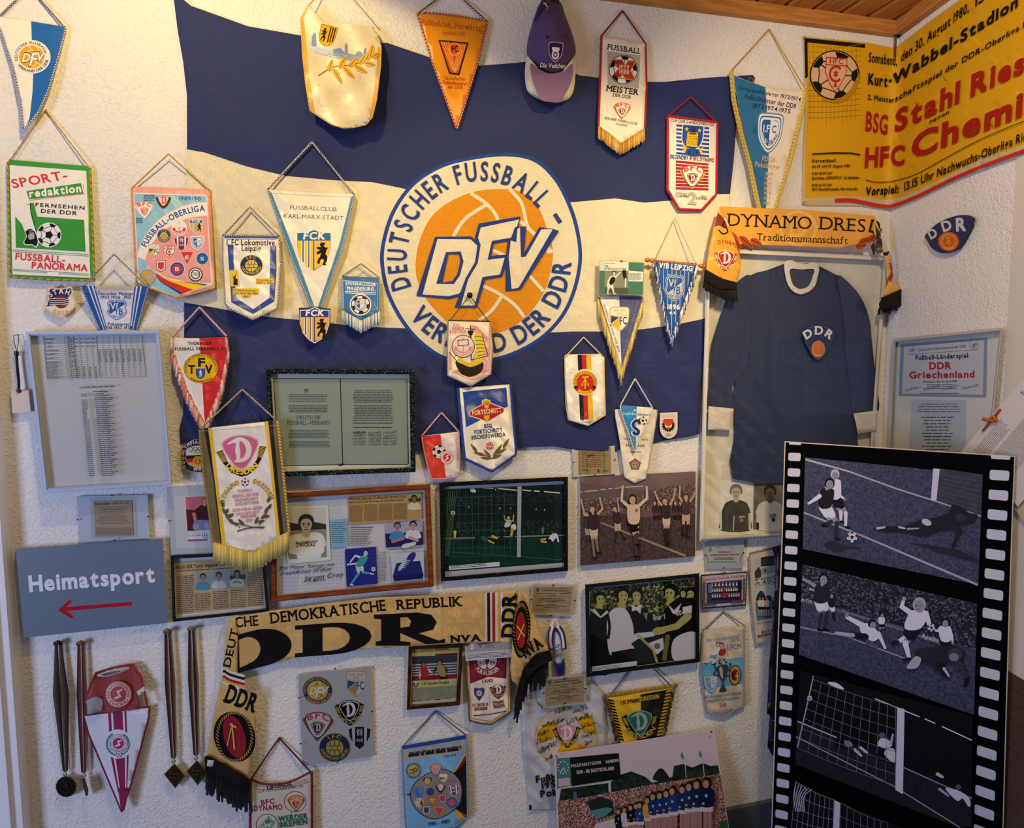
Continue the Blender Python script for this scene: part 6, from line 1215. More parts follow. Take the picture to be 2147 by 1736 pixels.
man(n, {'head': (1580, 590), 'neck': (1565, 615), 'hip': (1530, 690), 'r': 24, 'dir': 1, 'eL': (1500, 610), 'hL': (1460, 660), 'eR': (1520, 670), 'hR': (1440, 680), 'kL': (1525, 750), 'fL': (1462, 835), 'kR': (1560, 740), 'fR': (1620, 750), 'sl': '#e4dce8'}, '#3a9aac', '#c8cce0', '#d4c4d4', '#26184a', '#4aa4b4', '#d8d4e8'); n.up(10); ball(n, 1640, 716, 20)
n = t.P('picture_print', label='blue picture of a football boot on a plinth'); n.poly([(1775, 598), (2030, 575), (2036, 790), (1788, 812)], '#c4c8dc'); n.poly([(1818, 668), (2002, 650), (2028, 762), (2024, 788), (1800, 810), (1790, 770)], '#1e2878'); n.poly([(1790, 770), (2028, 750), (2026, 788), (1800, 810)], '#161c58'); n.poly(spl([(1836, 740), (1828, 715), (1880, 660), (1920, 600), (1958, 582), (1968, 610), (1940, 660), (1880, 715)]), '#28348c'); n.poly(spl([(1840, 730), (1836, 700), (1880, 645), (1900, 650), (1870, 700)]), '#b0b8d8')
for i in range(5): n.stroke([(1850+i*10, 700-i*14), (1885+i*10, 706-i*14)], 4, '#dfe2ee')
n = t.P('captions'); n.dashes(1680, 582, 1745, 820, 16, '#4a4a58', .3, center=True, ragged=.3); n.dashes(1758, 562, 2022, 568, 1, '#4a4a58', .9, sl=-.06)
frame(t, O, 44, BROWNF, depth=.022)

# goal scene
def net(p, P, nx, ny, col, w, sag=0):
    f = lambda u, v: tuple(P[0][i]*(1-u)*(1-v)+P[1][i]*u*(1-v)+P[2][i]*u*v+P[3][i]*(1-u)*v+(sag*sin(pi*u) if i else 0) for i in (0, 1))
    c = p.t.cur
    for i in range(nx+1): p.stroke([f(i/nx, k/6) for k in range(7)], w, col)
    for j in range(ny+1): p.stroke([f(k/8, j/ny) for k in range(9)], w, col)
    p.t.cur = c+2*p.t.step
t = Thing('framed_photo', 'dark green night match photo seen through a goal net, in a scraped black frame', 'framed photo', Z19, (600, 880), d=.006, step=.00006)
O = [(78, 118), (1076, 72), (1077, 803), (92, 886)]
p = t.P('mount'); p.poly(inset(O, 8), '#b9bcd0', 'paper', t=.005)
q = t.P('photo_print'); DG = '#0c2220'; q.poly([(110, 170), (1045, 130), (1046, 738), (122, 808)], DG)
CRG = mix_noise('dark green crowd', ['#0a1614', '#14241f', '#0d1c1a', '#2a4038', '#0b1816'], 260, .45, voronoi=True, lo=.05, hi=.9)
q.poly([(112, 215), (1045, 170), (1045, 400), (116, 430)], '#101c1c'); q.poly([(112, 225), (1045, 195), (1045, 265), (114, 290)], CRG); q.poly([(116, 430), (1045, 405), (1045, 520), (118, 545)], CRG)
q.poly([(118, 556), (1045, 528), (1046, 738), (122, 808)], mix_noise('dark green pitch', ['#0c2c24', '#12382c'], 90, .45)); q.stroke([(118, 552), (1045, 526)], 8, '#8a9a98')
for a in ((410, 158, 500, 162), (530, 163, 682, 178), (722, 175, 792, 182), (812, 182, 858, 186), (890, 188, 1016, 198)): q.stroke([a[:2], a[2:]], 9, '#e6dfa8')
for x, y in ((305, 308), (548, 318), (632, 318), (830, 325), (895, 330), (515, 172)): q.circ(x, y, 5, '#e8ead8', n=8)
q.poly([(318, 165), (345, 160), (362, 180), (360, 196), (322, 190)], '#dfe4dc'); q.stroke([(130, 655), (680, 690), (1046, 720)], 4, '#4a6a60')
Yp = '#d8b040'
q.poly(spl([(345, 605), (360, 540), (420, 530), (470, 545), (540, 545), (600, 560), (610, 590), (520, 600), (430, 580), (365, 590)]), '#0c1614'); q.poly(spl([(400, 535), (445, 540), (460, 575), (410, 570)]), '#2a5a50'); q.limb((490, 535), (525, 548), 22, 16, Yp); q.limb((465, 570), (500, 588), 18, 12, Yp); q.limb((560, 545), (610, 570), 26, 18, '#151c1a')
man(q, {'head': (615, 390), 'neck': (620, 410), 'hip': (600, 460), 'r': 17, 'eL': (585, 400), 'hL': (582, 375), 'eR': (650, 415), 'hR': (655, 370), 'kL': (585, 500), 'fL': (560, 520), 'kR': (640, 490), 'fR': (625, 520)}, '#cfd4d4', '#151c1a', Yp, '#1a1612', '#151c1a', '#151c1a'); q.up(12); q.poly(spl([(635, 450), (668, 442), (672, 480), (640, 490)]), '#d8dcdc'); q.limb((645, 480), (635, 530), 22, 18, Yp); q.limb((655, 520), (660, 570), 16, 12, '#20261f')
q.limb((965, 500), (960, 500), 22, 22, '#b08a68'); q.poly(spl([(925, 560), (950, 520), (990, 515), (1008, 570), (998, 580), (985, 545), (960, 575)]), '#dcdfe4'); q.circ(966, 496, 13, '#2a221c'); q.limb((940, 570), (905, 560), 22, 18, '#10181a'); q.limb((905, 580), (870, 575), 16, 14, Yp); q.limb((900, 555), (868, 560), 14, 12, Yp)
q.limb((882, 475), (880, 512), 22, 14, '#5a7a70'); q.limb((200, 505), (198, 545), 20, 12, '#d8b83c'); q.circ(200, 500, 12, '#e0c048'); ball(q, 184, 355, 20)
net(q, [(130, 170), (684, 150), (680, 690), (140, 690)], 11, 8, '#3c5c50', 2.5)
for i in range(5): q.stroke([(150+i*16, 180), (125+i*6, 690)], 3, '#5a7a5c')
q.poly([(685, 148), (716, 146), (710, 695), (680, 697)], '#aab0b8'); n = t.P('caption'); n.poly([(152, 765), (546, 733), (547, 766), (154, 797)], '#d8d8dc'); n.dashes(165, 768, 480, 792, 2, '#33333a', .4, sl=-.075)
frame(t, O, 32, BLACKF, depth=.02)

t = Thing('canvas_print', 'brown toned canvas print of footballers cheering with raised arms', 'canvas print', Z19, (1620, 760), d=.003, step=.00006)
O = [(1172, 75), (2068, 32), (2062, 690), (1172, 762)]
p = t.P('canvas'); p.poly(O, '#574a52', 'paper', t=.02)
SEP = mix_noise('brown crowd photograph', ['#4a3c40', '#6a5a58', '#54464a', '#8a7a72', '#423438'], 250, .5, voronoi=True, lo=.05, hi=.9)
q = t.P('picture_print'); q.poly([(1172, 80), (2068, 34), (2067, 200), (1172, 200)], mix_noise('brown haze', ['#6a5458', '#7a6668'], 8, .5)); q.poly([(1172, 250), (1500, 200), (2067, 120), (2066, 330), (1172, 390)], SEP); q.poly([(1172, 120), (1800, 190), (1800, 206), (1172, 250)], '#65565a'); q.poly([(1174, 390), (2066, 320), (2063, 688), (1172, 760)], mix_noise('brown turf', ['#3e3036', '#4c3e42', '#584a4c'], 110, .5, 6))
for a in ((1172, 190, 1188, 190), (1206, 186, 1310, 178), (1330, 172, 1372, 170), (1390, 166, 1424, 164), (1440, 162, 1490, 158), (1520, 154, 1660, 146)): q.stroke([a[:2], a[2:]], 7, '#c9b49a')
q.poly([(1320, 430), (1340, 426), (2000, 680), (1985, 694)], '#9a8478'); q.poly([(1640, 340), (2060, 320), (2060, 360), (1640, 390)], '#6a585a')
sk = '#bf9f8a'; W_ = '#d2b8a4'; Dk = '#3a2c34'
man(q, {'head': (1220, 360), 'neck': (1225, 380), 'hip': (1230, 470), 'r': 18, 'kL': (1222, 530), 'fL': (1215, 580), 'kR': (1240, 530), 'fR': (1238, 570)}, '#4a3a40', '#b09a8c', sk, '#3a2c2c', '#3a2c34', '#2a2026')
man(q, {'head': (1440, 322), 'neck': (1452, 345), 'hip': (1462, 430), 'r': 20, 'eR': (1470, 320), 'hR': (1462, 245), 'kL': (1452, 500), 'fL': (1438, 580), 'kR': (1480, 500), 'fR': (1515, 555)}, Dk, '#b8a090', sk, '#2e2424', '#33262c', '#1e181c')
for x in (1750, 1780, 1910, 1950): man(q, {'head': (x, 275), 'neck': (x, 295), 'hip': (x, 340), 'r': 15, 'kL': (x-6, 370), 'fL': (x-8, 395), 'kR': (x+8, 370), 'fR': (x+10, 395)}, '#3a2e34', '#4a3c42', sk, '#2e2424', '#33262c', '#1e181c')
man(q, {'head': (1265, 325), 'neck': (1272, 360), 'hip': (1275, 475), 'r': 28, 'eL': (1205, 370), 'hL': (1180, 255), 'eR': (1345, 320), 'hR': (1325, 240), 'kL': (1268, 560), 'fL': (1282, 700), 'kR': (1295, 560), 'fR': (1310, 660)}, Dk, '#cdb4a2', sk, '#4a3a34', '#8a7068', '#1e181c')
man(q, {'head': (1828, 262), 'neck': (1838, 290), 'hip': (1840, 390), 'r': 26, 'eL': (1782, 265), 'hL': (1750, 190), 'eR': (1895, 240), 'hR': (1908, 170), 'kL': (1830, 480), 'fL': (1840, 600), 'kR': (1855, 480), 'fR': (1850, 580)}, Dk, '#cdb4a2', sk, '#3a2c2a', '#33262c', '#1e181c')
man(q, {'head': (1992, 232), 'neck': (1995, 262), 'hip': (1995, 360), 'r': 25, 'eL': (1942, 230), 'hL': (1946, 150), 'eR': (2040, 240), 'hR': (2062, 200), 'kL': (1970, 450), 'fL': (1968, 520), 'kR': (2010, 450), 'fR': (2000, 535)}, '#4a3a42', '#b8a090', sk, '#3a2c2a', '#33262c', '#1e181c')
man(q, {'head': (1578, 250), 'neck': (1585, 290), 'hip': (1588, 430), 'r': 36, 'eL': (1492, 255), 'hL': (1502, 150), 'eR': (1690, 240), 'hR': (1688, 155), 'kL': (1600, 530), 'fL': (1606, 690), 'kR': (1615, 520), 'fR': (1608, 600), 'sl': W_}, W_, '#1c161a', sk, '#2c2222', '#4a3a3e', '#16121a'); q.up(14); q.circ(1608, 332, 12, '#8a6a5a'); q.text('1', 1620, 470, 1628, 470, 16, '#d8c8b8', bold=2)

t = Thing('framed_photo', 'black framed photo of football captains shaking hands over a pennant', 'framed photo', Z24, (830, 745), d=.015, step=.00006)
O = [(458, 142), (1206, 68), (1207, 650), (468, 748)]
p = t.P('mount'); p.poly(inset(O, 8), '#b9bccc', 'paper', t=.005)
q = t.P('photo_print'); q.poly([(488, 168), (1190, 100), (1186, 622), (496, 715)], '#16181a'); LEAF = mix_noise('dappled bushes photograph', ['#1a1c12', '#2c3020', '#5a5e3c', '#a8a86c', '#2a2e20'], 170, .5, voronoi=True, lo=.1, hi=.95)
q.poly([(488, 168), (1190, 100), (1188, 330), (490, 400)], LEAF)
sk = '#a8a060'; Bk = '#0d0d12'; Wh = '#c9c6d4'
def head(x, y, s, face=1, hair='#121014'):
    q.poly(spl([(x-s*.8, y+s*.3), (x-s*.95, y-s*.5), (x-s*.3, y-s*1.25), (x+s*.6, y-s*1.1), (x+s*.95, y-s*.4), (x+s*.8, y+s*.3)]), hair); q.poly(spl([(x-s*.6+face*s*.15, y-s*.3), (x+face*s*.2, y-s*.65), (x+s*.6+face*s*.15, y-s*.25), (x+s*.55+face*s*.2, y+s*.5), (x+face*s*.3, y+s*1.1), (x-s*.45+face*s*.15, y+s*.7)]), sk)
    for d_ in (-.25, .3): q.stroke([(x+d_*s+face*s*.25-s*.12, y-s*.05), (x+d_*s+face*s*.25+s*.12, y-s*.05)], s*.16, hair)
    q.stroke([(x+face*s*.35-s*.2, y+s*.58), (x+face*s*.35+s*.2, y+s*.58)], s*.12, '#3a3420'); q.limb((x, y+s*.9), (x, y+s*1.6), s*.9, s*1.1, sk)
head(552, 238, 42); q.poly(spl([(490, 340), (520, 300), (590, 310), (650, 350), (640, 700), (500, 712), (488, 500)], True, 3), Bk); q.poly([(492, 310), (520, 298), (560, 350), (600, 310), (612, 325), (560, 362)], Wh)
head(1100, 200, 26, 0); head(1155, 205, 36, -1); q.poly(spl([(1110, 260), (1180, 240), (1186, 420), (1120, 420)]), Bk)
head(795, 215, 42, 0); q.poly(spl([(720, 330), (770, 280), (830, 290), (890, 340), (920, 430), (900, 480), (820, 470), (730, 470)], True, 3), Bk); q.poly([(762, 268), (790, 290), (830, 270), (820, 335), (795, 310), (765, 318)], Wh); q.poly([(838, 330), (868, 325), (862, 382)], '#7a7a8a')
head(700, 215, 48, 1); q.poly(spl([(600, 440), (610, 340), (660, 295), (730, 310), (770, 400), (780, 470), (815, 455), (800, 500), (760, 530), (780, 560), (700, 590), (620, 600)], True, 3), Wh); q.poly([(630, 585), (770, 560), (800, 690), (640, 708)], Bk); q.stroke(spl([(606, 340), (618, 420), (608, 500)], False), 18, Bk)
head(1020, 200, 50, -1); q.poly(spl([(970, 330), (1010, 270), (1090, 225), (1160, 260), (1186, 330), (1180, 450), (1080, 490), (1010, 460), (985, 390)], True, 3), Bk); q.poly([(1000, 270), (1040, 310), (1090, 262), (1060, 340), (1030, 330)], Wh)
q.poly(spl([(1040, 500), (1180, 455), (1186, 620), (1040, 640)]), Wh); q.limb((1130, 300), (1130, 345), 60, 56, Bk); q.poly([(1096, 290), (1158, 278), (1156, 330), (1096, 335)], Wh); q.limb((1130, 350), (1060, 415), 52, 42, sk); q.limb((1060, 415), (935, 445), 42, 36, sk); q.limb((800, 480), (905, 465), 40, 30, Wh); q.poly(spl([(900, 440), (940, 420), (985, 430), (980, 460), (920, 470)]), sk)
q.text('DD', 1060, 345, 1092, 340, 30, Wh, bold=2); q.text('dner f', 905, 378, 985, 366, 34, Wh, bold=1); q.poly([(865, 530), (968, 490), (976, 560), (930, 600)], Wh); q.circ(930, 545, 20, '#6a6a50'); q.stroke([(800, 470), (905, 570), (930, 655)], 16, sk); q.stroke([(1000, 470), (975, 640)], 30, '#6a6838')
n = t.P('caption'); n.poly([(502, 680), (796, 642), (797, 672), (504, 712)], '#d0d0d8'); n.dashes(512, 684, 715, 708, 3, '#33333a', .35, sl=-.1)
frame(t, O, 26, '#0e1016', BLACKF and 'plastic', .02)
# ---------------------------------------------------------------- lower left: pennants, patch, tag, medals
t = Thing('pennant', 'white and red triangular pennant with pink striped fringe and a yellow round crest', 'pennant', Z12, (410, 1270), d=ramp(700, .03, 900, .04), wave=ripple(.001, 80))
p = t.P('cloth'); p.poly([(108, 358), (350, 362), (598, 352), (632, 470), (560, 830), (415, 1180), (400, 1180), (240, 860), (90, 480)], '#e2dcd6', 'satin', t=.0015); p.poly([(356, 362), (598, 353), (630, 470), (558, 830), (412, 1175), (402, 1100), (384, 780), (366, 500)], '#c8202a', 'satin'); p.stroke([(110, 432), (350, 440)], 3, '#b8b0a8')
q = t.P('print'); K = '#26221e'; q.text('THÜRINGER', 246, 426, 474, 424, 26, K, bold=2); q.text('FUSSBALL VERBAND E.V.', 122, 478, 596, 474, 28, K, bold=2)
q.circ(372, 650, 166, K, ry=143); q.circ(372, 650, 162, '#e2b61e', ry=139); q.arc('THÜRINGER FUSSBALLVERBAND E.V.', 372, 650, 138, 117, -112, 108, 17, K, bold=1)
for ch, x, y in (('T', 248, 700), ('F', 344, 632), ('V', 412, 698)): q.text(ch, x, y, x+68, y, 78, K, bold=2)
q.place(367, 700, 50, 50); q.poly(PLAIN, '#3a5494'); q.poly(sc(LION, .5, .75), '#d8d8e4'); q.reset()
for i in range(16): a = rad(140+i*80/15+.0); q.circ(372+148*sin(a), 650-125*cos(a), 7, '#8a6c14', n=8)
for L in ([(95, 350), (90, 480), (240, 880), (400, 1190)], [(610, 345), (632, 480), (560, 850), (415, 1190)]): t.P('fringe').fringe(L, 100, 70, ['#d88a7c', '#efd8cc', '#c9604c', '#e8b4a0'], r=.0034, dirv=(-.05 if L[0][0] < 200 else .02, 1), sway=.06)
hanger(t, (100, 350), (358, 66), (620, 345), .0028, ['#c8606a', '#ecdcd4'], twist=1, end=.018)

t = Thing('patch', 'round cornered olympic rings patch with black red gold field, partly behind the long pennant', 'patch', Z14, (330, 645), d=.012)
O = spl([(255, 350), (330, 305), (440, 300), (520, 380), (530, 500), (500, 610), (420, 645), (320, 645), (230, 610), (195, 530), (190, 430), (215, 385)], True, 4)
p = t.P('backing'); p.poly(O, '#c09a3c', 'felt', t=.004); p.poly(inset(O, 7), '#23283e', 'felt'); q = t.P('embroidery'); q.arc('OLYMPIAKSIEGER', 360, 480, 135, 130, -85, 85, 34, '#dcdce0', bold=1, kind='felt'); Ib = spl([(260, 400), (330, 372), (440, 372), (480, 430), (480, 530), (440, 590), (330, 590), (255, 540), (245, 460)], True, 4)
q.poly(Ib, '#d6d2c8', 'felt'); q.poly([(247, 472), (480, 462), (480, 500), (252, 510)], '#1c1a1c'); q.poly([(250, 508), (480, 498), (480, 535), (258, 545)], '#b82c2a'); q.poly([(256, 545), (480, 535), (440, 590), (330, 590)], '#d8a030'); ddr(q, 370, 530, 52, flag=False, red='#c05a2c')
for x, y, c in ((298, 408, '#3a5a9c'), (345, 405, '#2a2a2e'), (392, 402, '#b8343a'), (322, 428, '#c9a030'), (370, 425, '#3a8a54')): q.circ(x, y, 25, c, hole=.76, n=20)
q.text('1988', 330, 632, 440, 622, 34, '#dcdce0', bold=1)
for i in range(4): q.circ(213+i*4, 455+i*45, 17, '#c9a23c', hole=.5, n=12)

t = Thing('pennant', 'long white and yellow pennant with a pink D crest and pale yellow fringe', 'pennant', Z14, (850, 1660), d=ramp(870, .066, 1180, .072), wave=lambda x, y: .0016*sin((x+.4*y)*2*pi/85))
p = t.P('cloth'); p.poly([(385, 195), (1195, 105), (1240, 500), (1318, 1262), (945, 1480), (530, 1375), (430, 640)], '#dcdad8', 'satin', t=.0015)
for L, c in (([(385, 195), (520, 180), (580, 760), (662, 1420), (530, 1375), (430, 640)], '#6a5c40'), ([(435, 190), (520, 182), (582, 760), (665, 1425), (610, 1405), (535, 760)], '#1a1816'), ([(478, 186), (522, 182), (584, 760), (668, 1428), (622, 1410), (550, 760)], '#e2b820'), ([(1062, 120), (1195, 105), (1240, 500), (1318, 1262), (1205, 1310), (1150, 600)], '#6a5c40'), ([(1062, 120), (1150, 112), (1190, 560), (1262, 1285), (1205, 1310), (1140, 600)], '#1a1816'), ([(1062, 120), (1102, 116), (1150, 560), (1224, 1300), (1190, 1318), (1130, 640)], '#e2b820')): p.poly(L, c, 'satin')
p.stroke([(400, 218), (790, 190), (1180, 158)], 4, '#a8a4a0')
q = t.P('print'); dynamo(q, 815, 430, 228, -3, field='#c4618c', line='#d890b0', letter='#dcd8d6', rib=None, sy=210)
q.up(8); q.poly([(562, 440), (628, 412), (680, 540), (740, 610), (840, 645), (930, 600), (990, 500), (1010, 372), (1082, 378), (1030, 510), (960, 630), (880, 680), (820, 690), (720, 650), (640, 560)], '#1a1816')
for i in range(5): q.stroke([(572+i*14, 445-i*6), (640+i*10, 545-i*4)], 5, '#e6c84a'); q.stroke([(1012+i*14, 380), (980+i*12, 480+i*4)], 5, '#e6c84a')
q.arc('DRESDEN', 830, 470, 205, 198, 236, 122, 56, '#e8cc3c', bold=2); q.poly(sc(SHIELD3, 172, 170, 818, 425), '#d890b0') if False else None
q.arc('DYNAMO', 885, 985, 240, 232, -86, -20, 42, '#2a2418', bold=2); q.arc('DYNAMO', 885, 985, 241, 233, -85, -21, 38, '#e2b82a', bold=1); q.arc('DRESDEN', 885, 985, 240, 235, 14, 76, 42, '#2a2418', bold=2); q.arc('DRESDEN', 885, 985, 241, 236, 15, 75, 38, '#e2b82a', bold=1); ball(q, 862, 748, 40); q.up(6)
P_ = '#cf7f9c'
for s_, x, y, w, h in (('FUSSBALL-', 868, 850, 160, 32), ('MEISTER DER DDR', 868, 900, 272, 32), ('1953·1971·1973', 878, 945, 240, 32), ('1976·1977·1978', 884, 985, 240, 32), ('FDGB-POKAL-SIEGER', 890, 1042, 312, 32), ('1952·1971·1977', 896, 1085, 240, 30), ('1982·1984', 900, 1118, 160, 30), ('1985', 906, 1160, 66, 30)): q.ctext(s_, x, y, w, h, P_, sl=-.1, bold=1)
lc = '#5f5336'
for x, y, l, a in ((640, 1010, 75, -110), (665, 1075, 75, -125), (700, 1130, 75, -130), (745, 1180, 80, -140), (800, 1195, 80, 200), (850, 1200, 90, -130), (660, 1070, 55, -60), (700, 1110, 55, -40), (1100, 960, 70, -75), (1100, 1030, 70, -60), (1070, 1075, 75, -70), (1030, 1130, 80, -45), (970, 1180, 80, -70), (1060, 1110, 60, -10), (1000, 1165, 70, -15)): leaf(q, x, y, l, 34, a, lc)
q.stroke(spl([(780, 1258), (900, 1225), (1060, 1215)], False), 14, lc); q.stroke(spl([(1060, 1225), (930, 1215), (800, 1175)], False), 10, lc)
for x, y in ((700, 1085), (720, 1140), (805, 1215), (1085, 1100), (1125, 985), (1015, 1185)): q.circ(x, y, 9, lc, n=10)
t.P('label').poly([(898, 1442), (996, 1425), (998, 1455), (902, 1464)], '#c9c4c4', t=.0004)
t.P('edging').cord([(388, 195), (430, 640), (532, 1376)], .0034, ['#2a2418', '#d8b44a'], twist=1); t.P('edging').cord([(1198, 105), (1242, 500), (1320, 1262)], .0042, ['#e0b840', '#4a3c20', '#ecd070'], twist=1)
t.P('braid').cord([(530, 1376), (945, 1482), (1320, 1262)], .0034, ['#d9b040', '#c99a30'], twist=2)
t.P('fringe').fringe([(532, 1380), (945, 1486), (1320, 1266)], 185, 100, ['#cfb860', '#b8a458', '#dcc878', '#a8a460'], r=.003, jit=.1)
hanger(t, (400, 190), (835, -215), (1165, 85), .0026, ['#3a3420', '#d8cc9c'], twist=1, end=.018)

t = Thing('key_tag', 'small blank wooden square tag hanging on a black strap beside the white frame', 'key tag', Z11, (185, 895), d=.012)
p = t.P('tile', label='pale wooden square'); p.poly([(98, 692), (262, 684), (282, 886), (112, 898)], '#cdb49c', 'wood', t=.004); p.poly([(106, 700), (256, 692), (274, 880), (118, 890)], '#d6c2b0', 'wood')
s_ = t.P('strap'); s_.cord([(150, 335, .0), (155, 450, .002), (170, 600, .003), (172, 690, .006)], .0035, '#141214'); t.P('toggle').cord([(148, 332), (150, 372)], .006, '#141214', kind='plastic'); t.P('loop').cord([(150, 335), (130, 250), (124, 185, -.004), (172, 182, -.004), (168, 250), (152, 335)], .0009, '#3a3638', seg=None); t.P('grommet').ballp(s_.w3(172, 692, .005), .006, '#5a1c20')

def medal(label, z, top, strap, disc, kind, cols, wid=44):
    t = Thing('medal', label, 'medal', z, disc, d=.012)
    r = t.P('ribbon'); (x0, y0), (x1, y1) = top, strap
    n = len(cols); ym = y0+(y1-y0)*.4; xm = x0+(x1-x0)*.4
    for side in (-1, 1):           # the two hanging halves of the ribbon, each with its coloured stripes
        for k, c in enumerate(cols):
            u = lambda f: (x0+side*(2+f*26), xm+side*(2+f*wid), x1+side*(1+f*22))
            a, b = u(k/n), u((k+1)/n); r.poly([(a[0], y0), (b[0], y0), (b[1], ym), (b[2], y1-20), (x1+side*2, y1), (a[2], y1-20), (a[1], ym)], c if side < 0 else cols[-1-k], 'satin', t=.0006)
    r.cord([(x0-26, y0+8, .004), (x0, y0-6, .012), (x0+26, y0+8, .004)], .006, cols[0], kind='satin')
    l = t.P('ring', label='metal ring'); l.cord([(x1+12*cos(a), y1+14+14*sin(a), .004) for a in [2*pi*i/10 for i in range(11)]], .0018, '#b8aa90', kind='metal', seg=None)
    m = t.P('disc'); cx, cy = disc
    if kind == 'round': m.circ(cx, cy, 86, '#4a4438', kind='metal', t=.004); m.circ(cx, cy, 84, '#6a6252', kind='metal', hole=.88, t=.001); m.circ(cx, cy, 50, '#5c5444', kind='metal', hole=.8, t=.0006); m.poly(sc(LION, 34, 34, cx, cy), '#6a604c', 'metal', t=.0006)
    elif kind == 'edge': m.poly([(cx-26, cy-70), (cx-4, cy-78), (cx+26, cy+20), (cx+24, cy+66), (cx+6, cy+76), (cx-14, cy+10)], '#8a7458', 'metal', t=.02); m.stroke([(cx-8, cy-60), (cx+20, cy+60)], 6, '#b09878', 'metal')
    else:
        D = [(cx, cy-105), (cx+90, cy+5), (cx+6, cy+105), (cx-88, cy-12)]; m.poly(spl(D, True, 1), cols[-1] if False else '#6f6046', 'metal', t=.005); m.poly(D, '#a08a5c', 'metal', holes=[inset(D, 10)], t=.001); m.circ(cx, cy, 52, '#8a7650', kind='metal', hole=.9, t=.0006)
        for i in range(5): m.circ(cx-30+i % 3*28, cy-18+i//3*34, 12, '#94805a', kind='metal', t=.0006, n=10)
medal('round dark medal hanging flat on a black and olive ribbon', Z21, (485, 190), (545, 1275), (552, 1392), 'round', ['#17131a', '#4a2420', '#4a4a24'], 66)
medal('medal seen edge on, on a brown ribbon beside the small red shirt', Z21, (675, 190), (700, 1285), (712, 1395), 'edge', ['#6a4a34', '#7a241e', '#2a1a1c'])
medal('diamond shaped bronze medal on a striped ribbon, farther from the knitted scarf', Z21, (1400, 90), (1450, 1165), (1457, 1300), 'diamond', ['#6a5a34', '#5a1c1e', '#221a22'])
medal('diamond shaped bronze medal on a striped ribbon, touching the knitted scarf fringe', Z21, (1600, 70), (1637, 1140), (1645, 1275), 'diamond', ['#7a6638', '#4a1a1c', '#1c1a26'])

t = Thing('mini_shirt', 'small reddish leather mini football shirt with a round crest, above the white triangle pennant', 'mini shirt', Z21, (960, 790), d=.02, wave=lambda x, y: .005*sin(x*2*pi/60+.5))
p = t.P('body'); B = spl([(820, 440), (950, 400), (1090, 375), (1140, 395), (1185, 500), (1210, 560), (1150, 600), (1130, 600), (1165, 730), (1000, 760), (860, 770), (860, 680), (820, 640), (760, 650), (725, 670), (718, 640), (760, 540), (790, 470)], True, 3)
p.poly(B, '#9c4648', 'gloss', t=.006); c = t.P('collar', label='cream collar'); c.poly(spl([(815, 455), (900, 425), (1010, 398), (1080, 390), (1078, 410), (1000, 442), (900, 470), (830, 474)], True, 3), '#c9c0b0', 'felt', t=.002); c.poly(spl([(845, 455), (930, 430), (1020, 422), (960, 448), (880, 466)], True, 3), '#6a605c')
t.P('cuff', label='cream cuff').poly([(1138, 600), (1205, 552), (1215, 590), (1155, 636)], '#d0c8b8', 'felt', t=.002); t.P('cuff', label='cream cuff').poly([(716, 675), (770, 650), (830, 640), (855, 760), (730, 790), (726, 710)], '#a8a0a0', 'felt', t=.0015)
q = t.P('crest'); zwick(q, 988, 620, 112, -4, a='#a84a50', b='#d0b8a8')
t.P('cord').cord([(720, 640, .004), (800, 440, .006), (950, 395, .006), (1110, 370, .004), (1180, 480, .004), (1230, 720, .006)], .0028, '#8a3038', twist=2)

t = Thing('pennant', 'white triangle pennant with purple red stripes and a green laurel crest below the mini shirt', 'pennant', Z21, (1020, 1600), d=ramp(1480, .018, 1700, .03), wave=ripple(.001, 80))
p = t.P('cloth'); p.poly([(702, 796), (1000, 765), (1245, 728), (1242, 800), (1100, 1340), (1040, 1590), (1010, 1590), (740, 940), (712, 870)], '#d6d8e6', 'satin', t=.0015)
for a, b in ((0, 24), (40, 120), (136, 152)): p.poly([(902+a, 775-a*.1), (902+b, 775-b*.1), (925+b*.98, 1150), (985+b*.5, 1440), (985+a*.5, 1440), (925+a*.98, 1150)], '#8a2048', 'satin')
p.poly([(985, 1400), (1075, 1400), (1040, 1590), (1010, 1590)], '#8a2048', 'satin')
q = t.P('crest'); q.circ(985, 1035, 122, '#d6d8e6')
for i in range(20):
    a = rad(28+i*304/19); leaf(q, 985+98*sin(a), 1035-98*cos(a), 34, 18, math.degrees(a)+(20 if i < 10 else 160), '#3a9080')
zwick(q, 988, 1030, 78, 0, a='#a8345c', b='#d6d8e6'); q.up(); ball(q, 992, 1122, 24)
t.P('border').cord([(702, 796), (740, 945), (1018, 1600), (1102, 1340), (1244, 800), (1248, 722), (702, 796)], .003, ['#7a2030', '#8e2438'], twist=3)

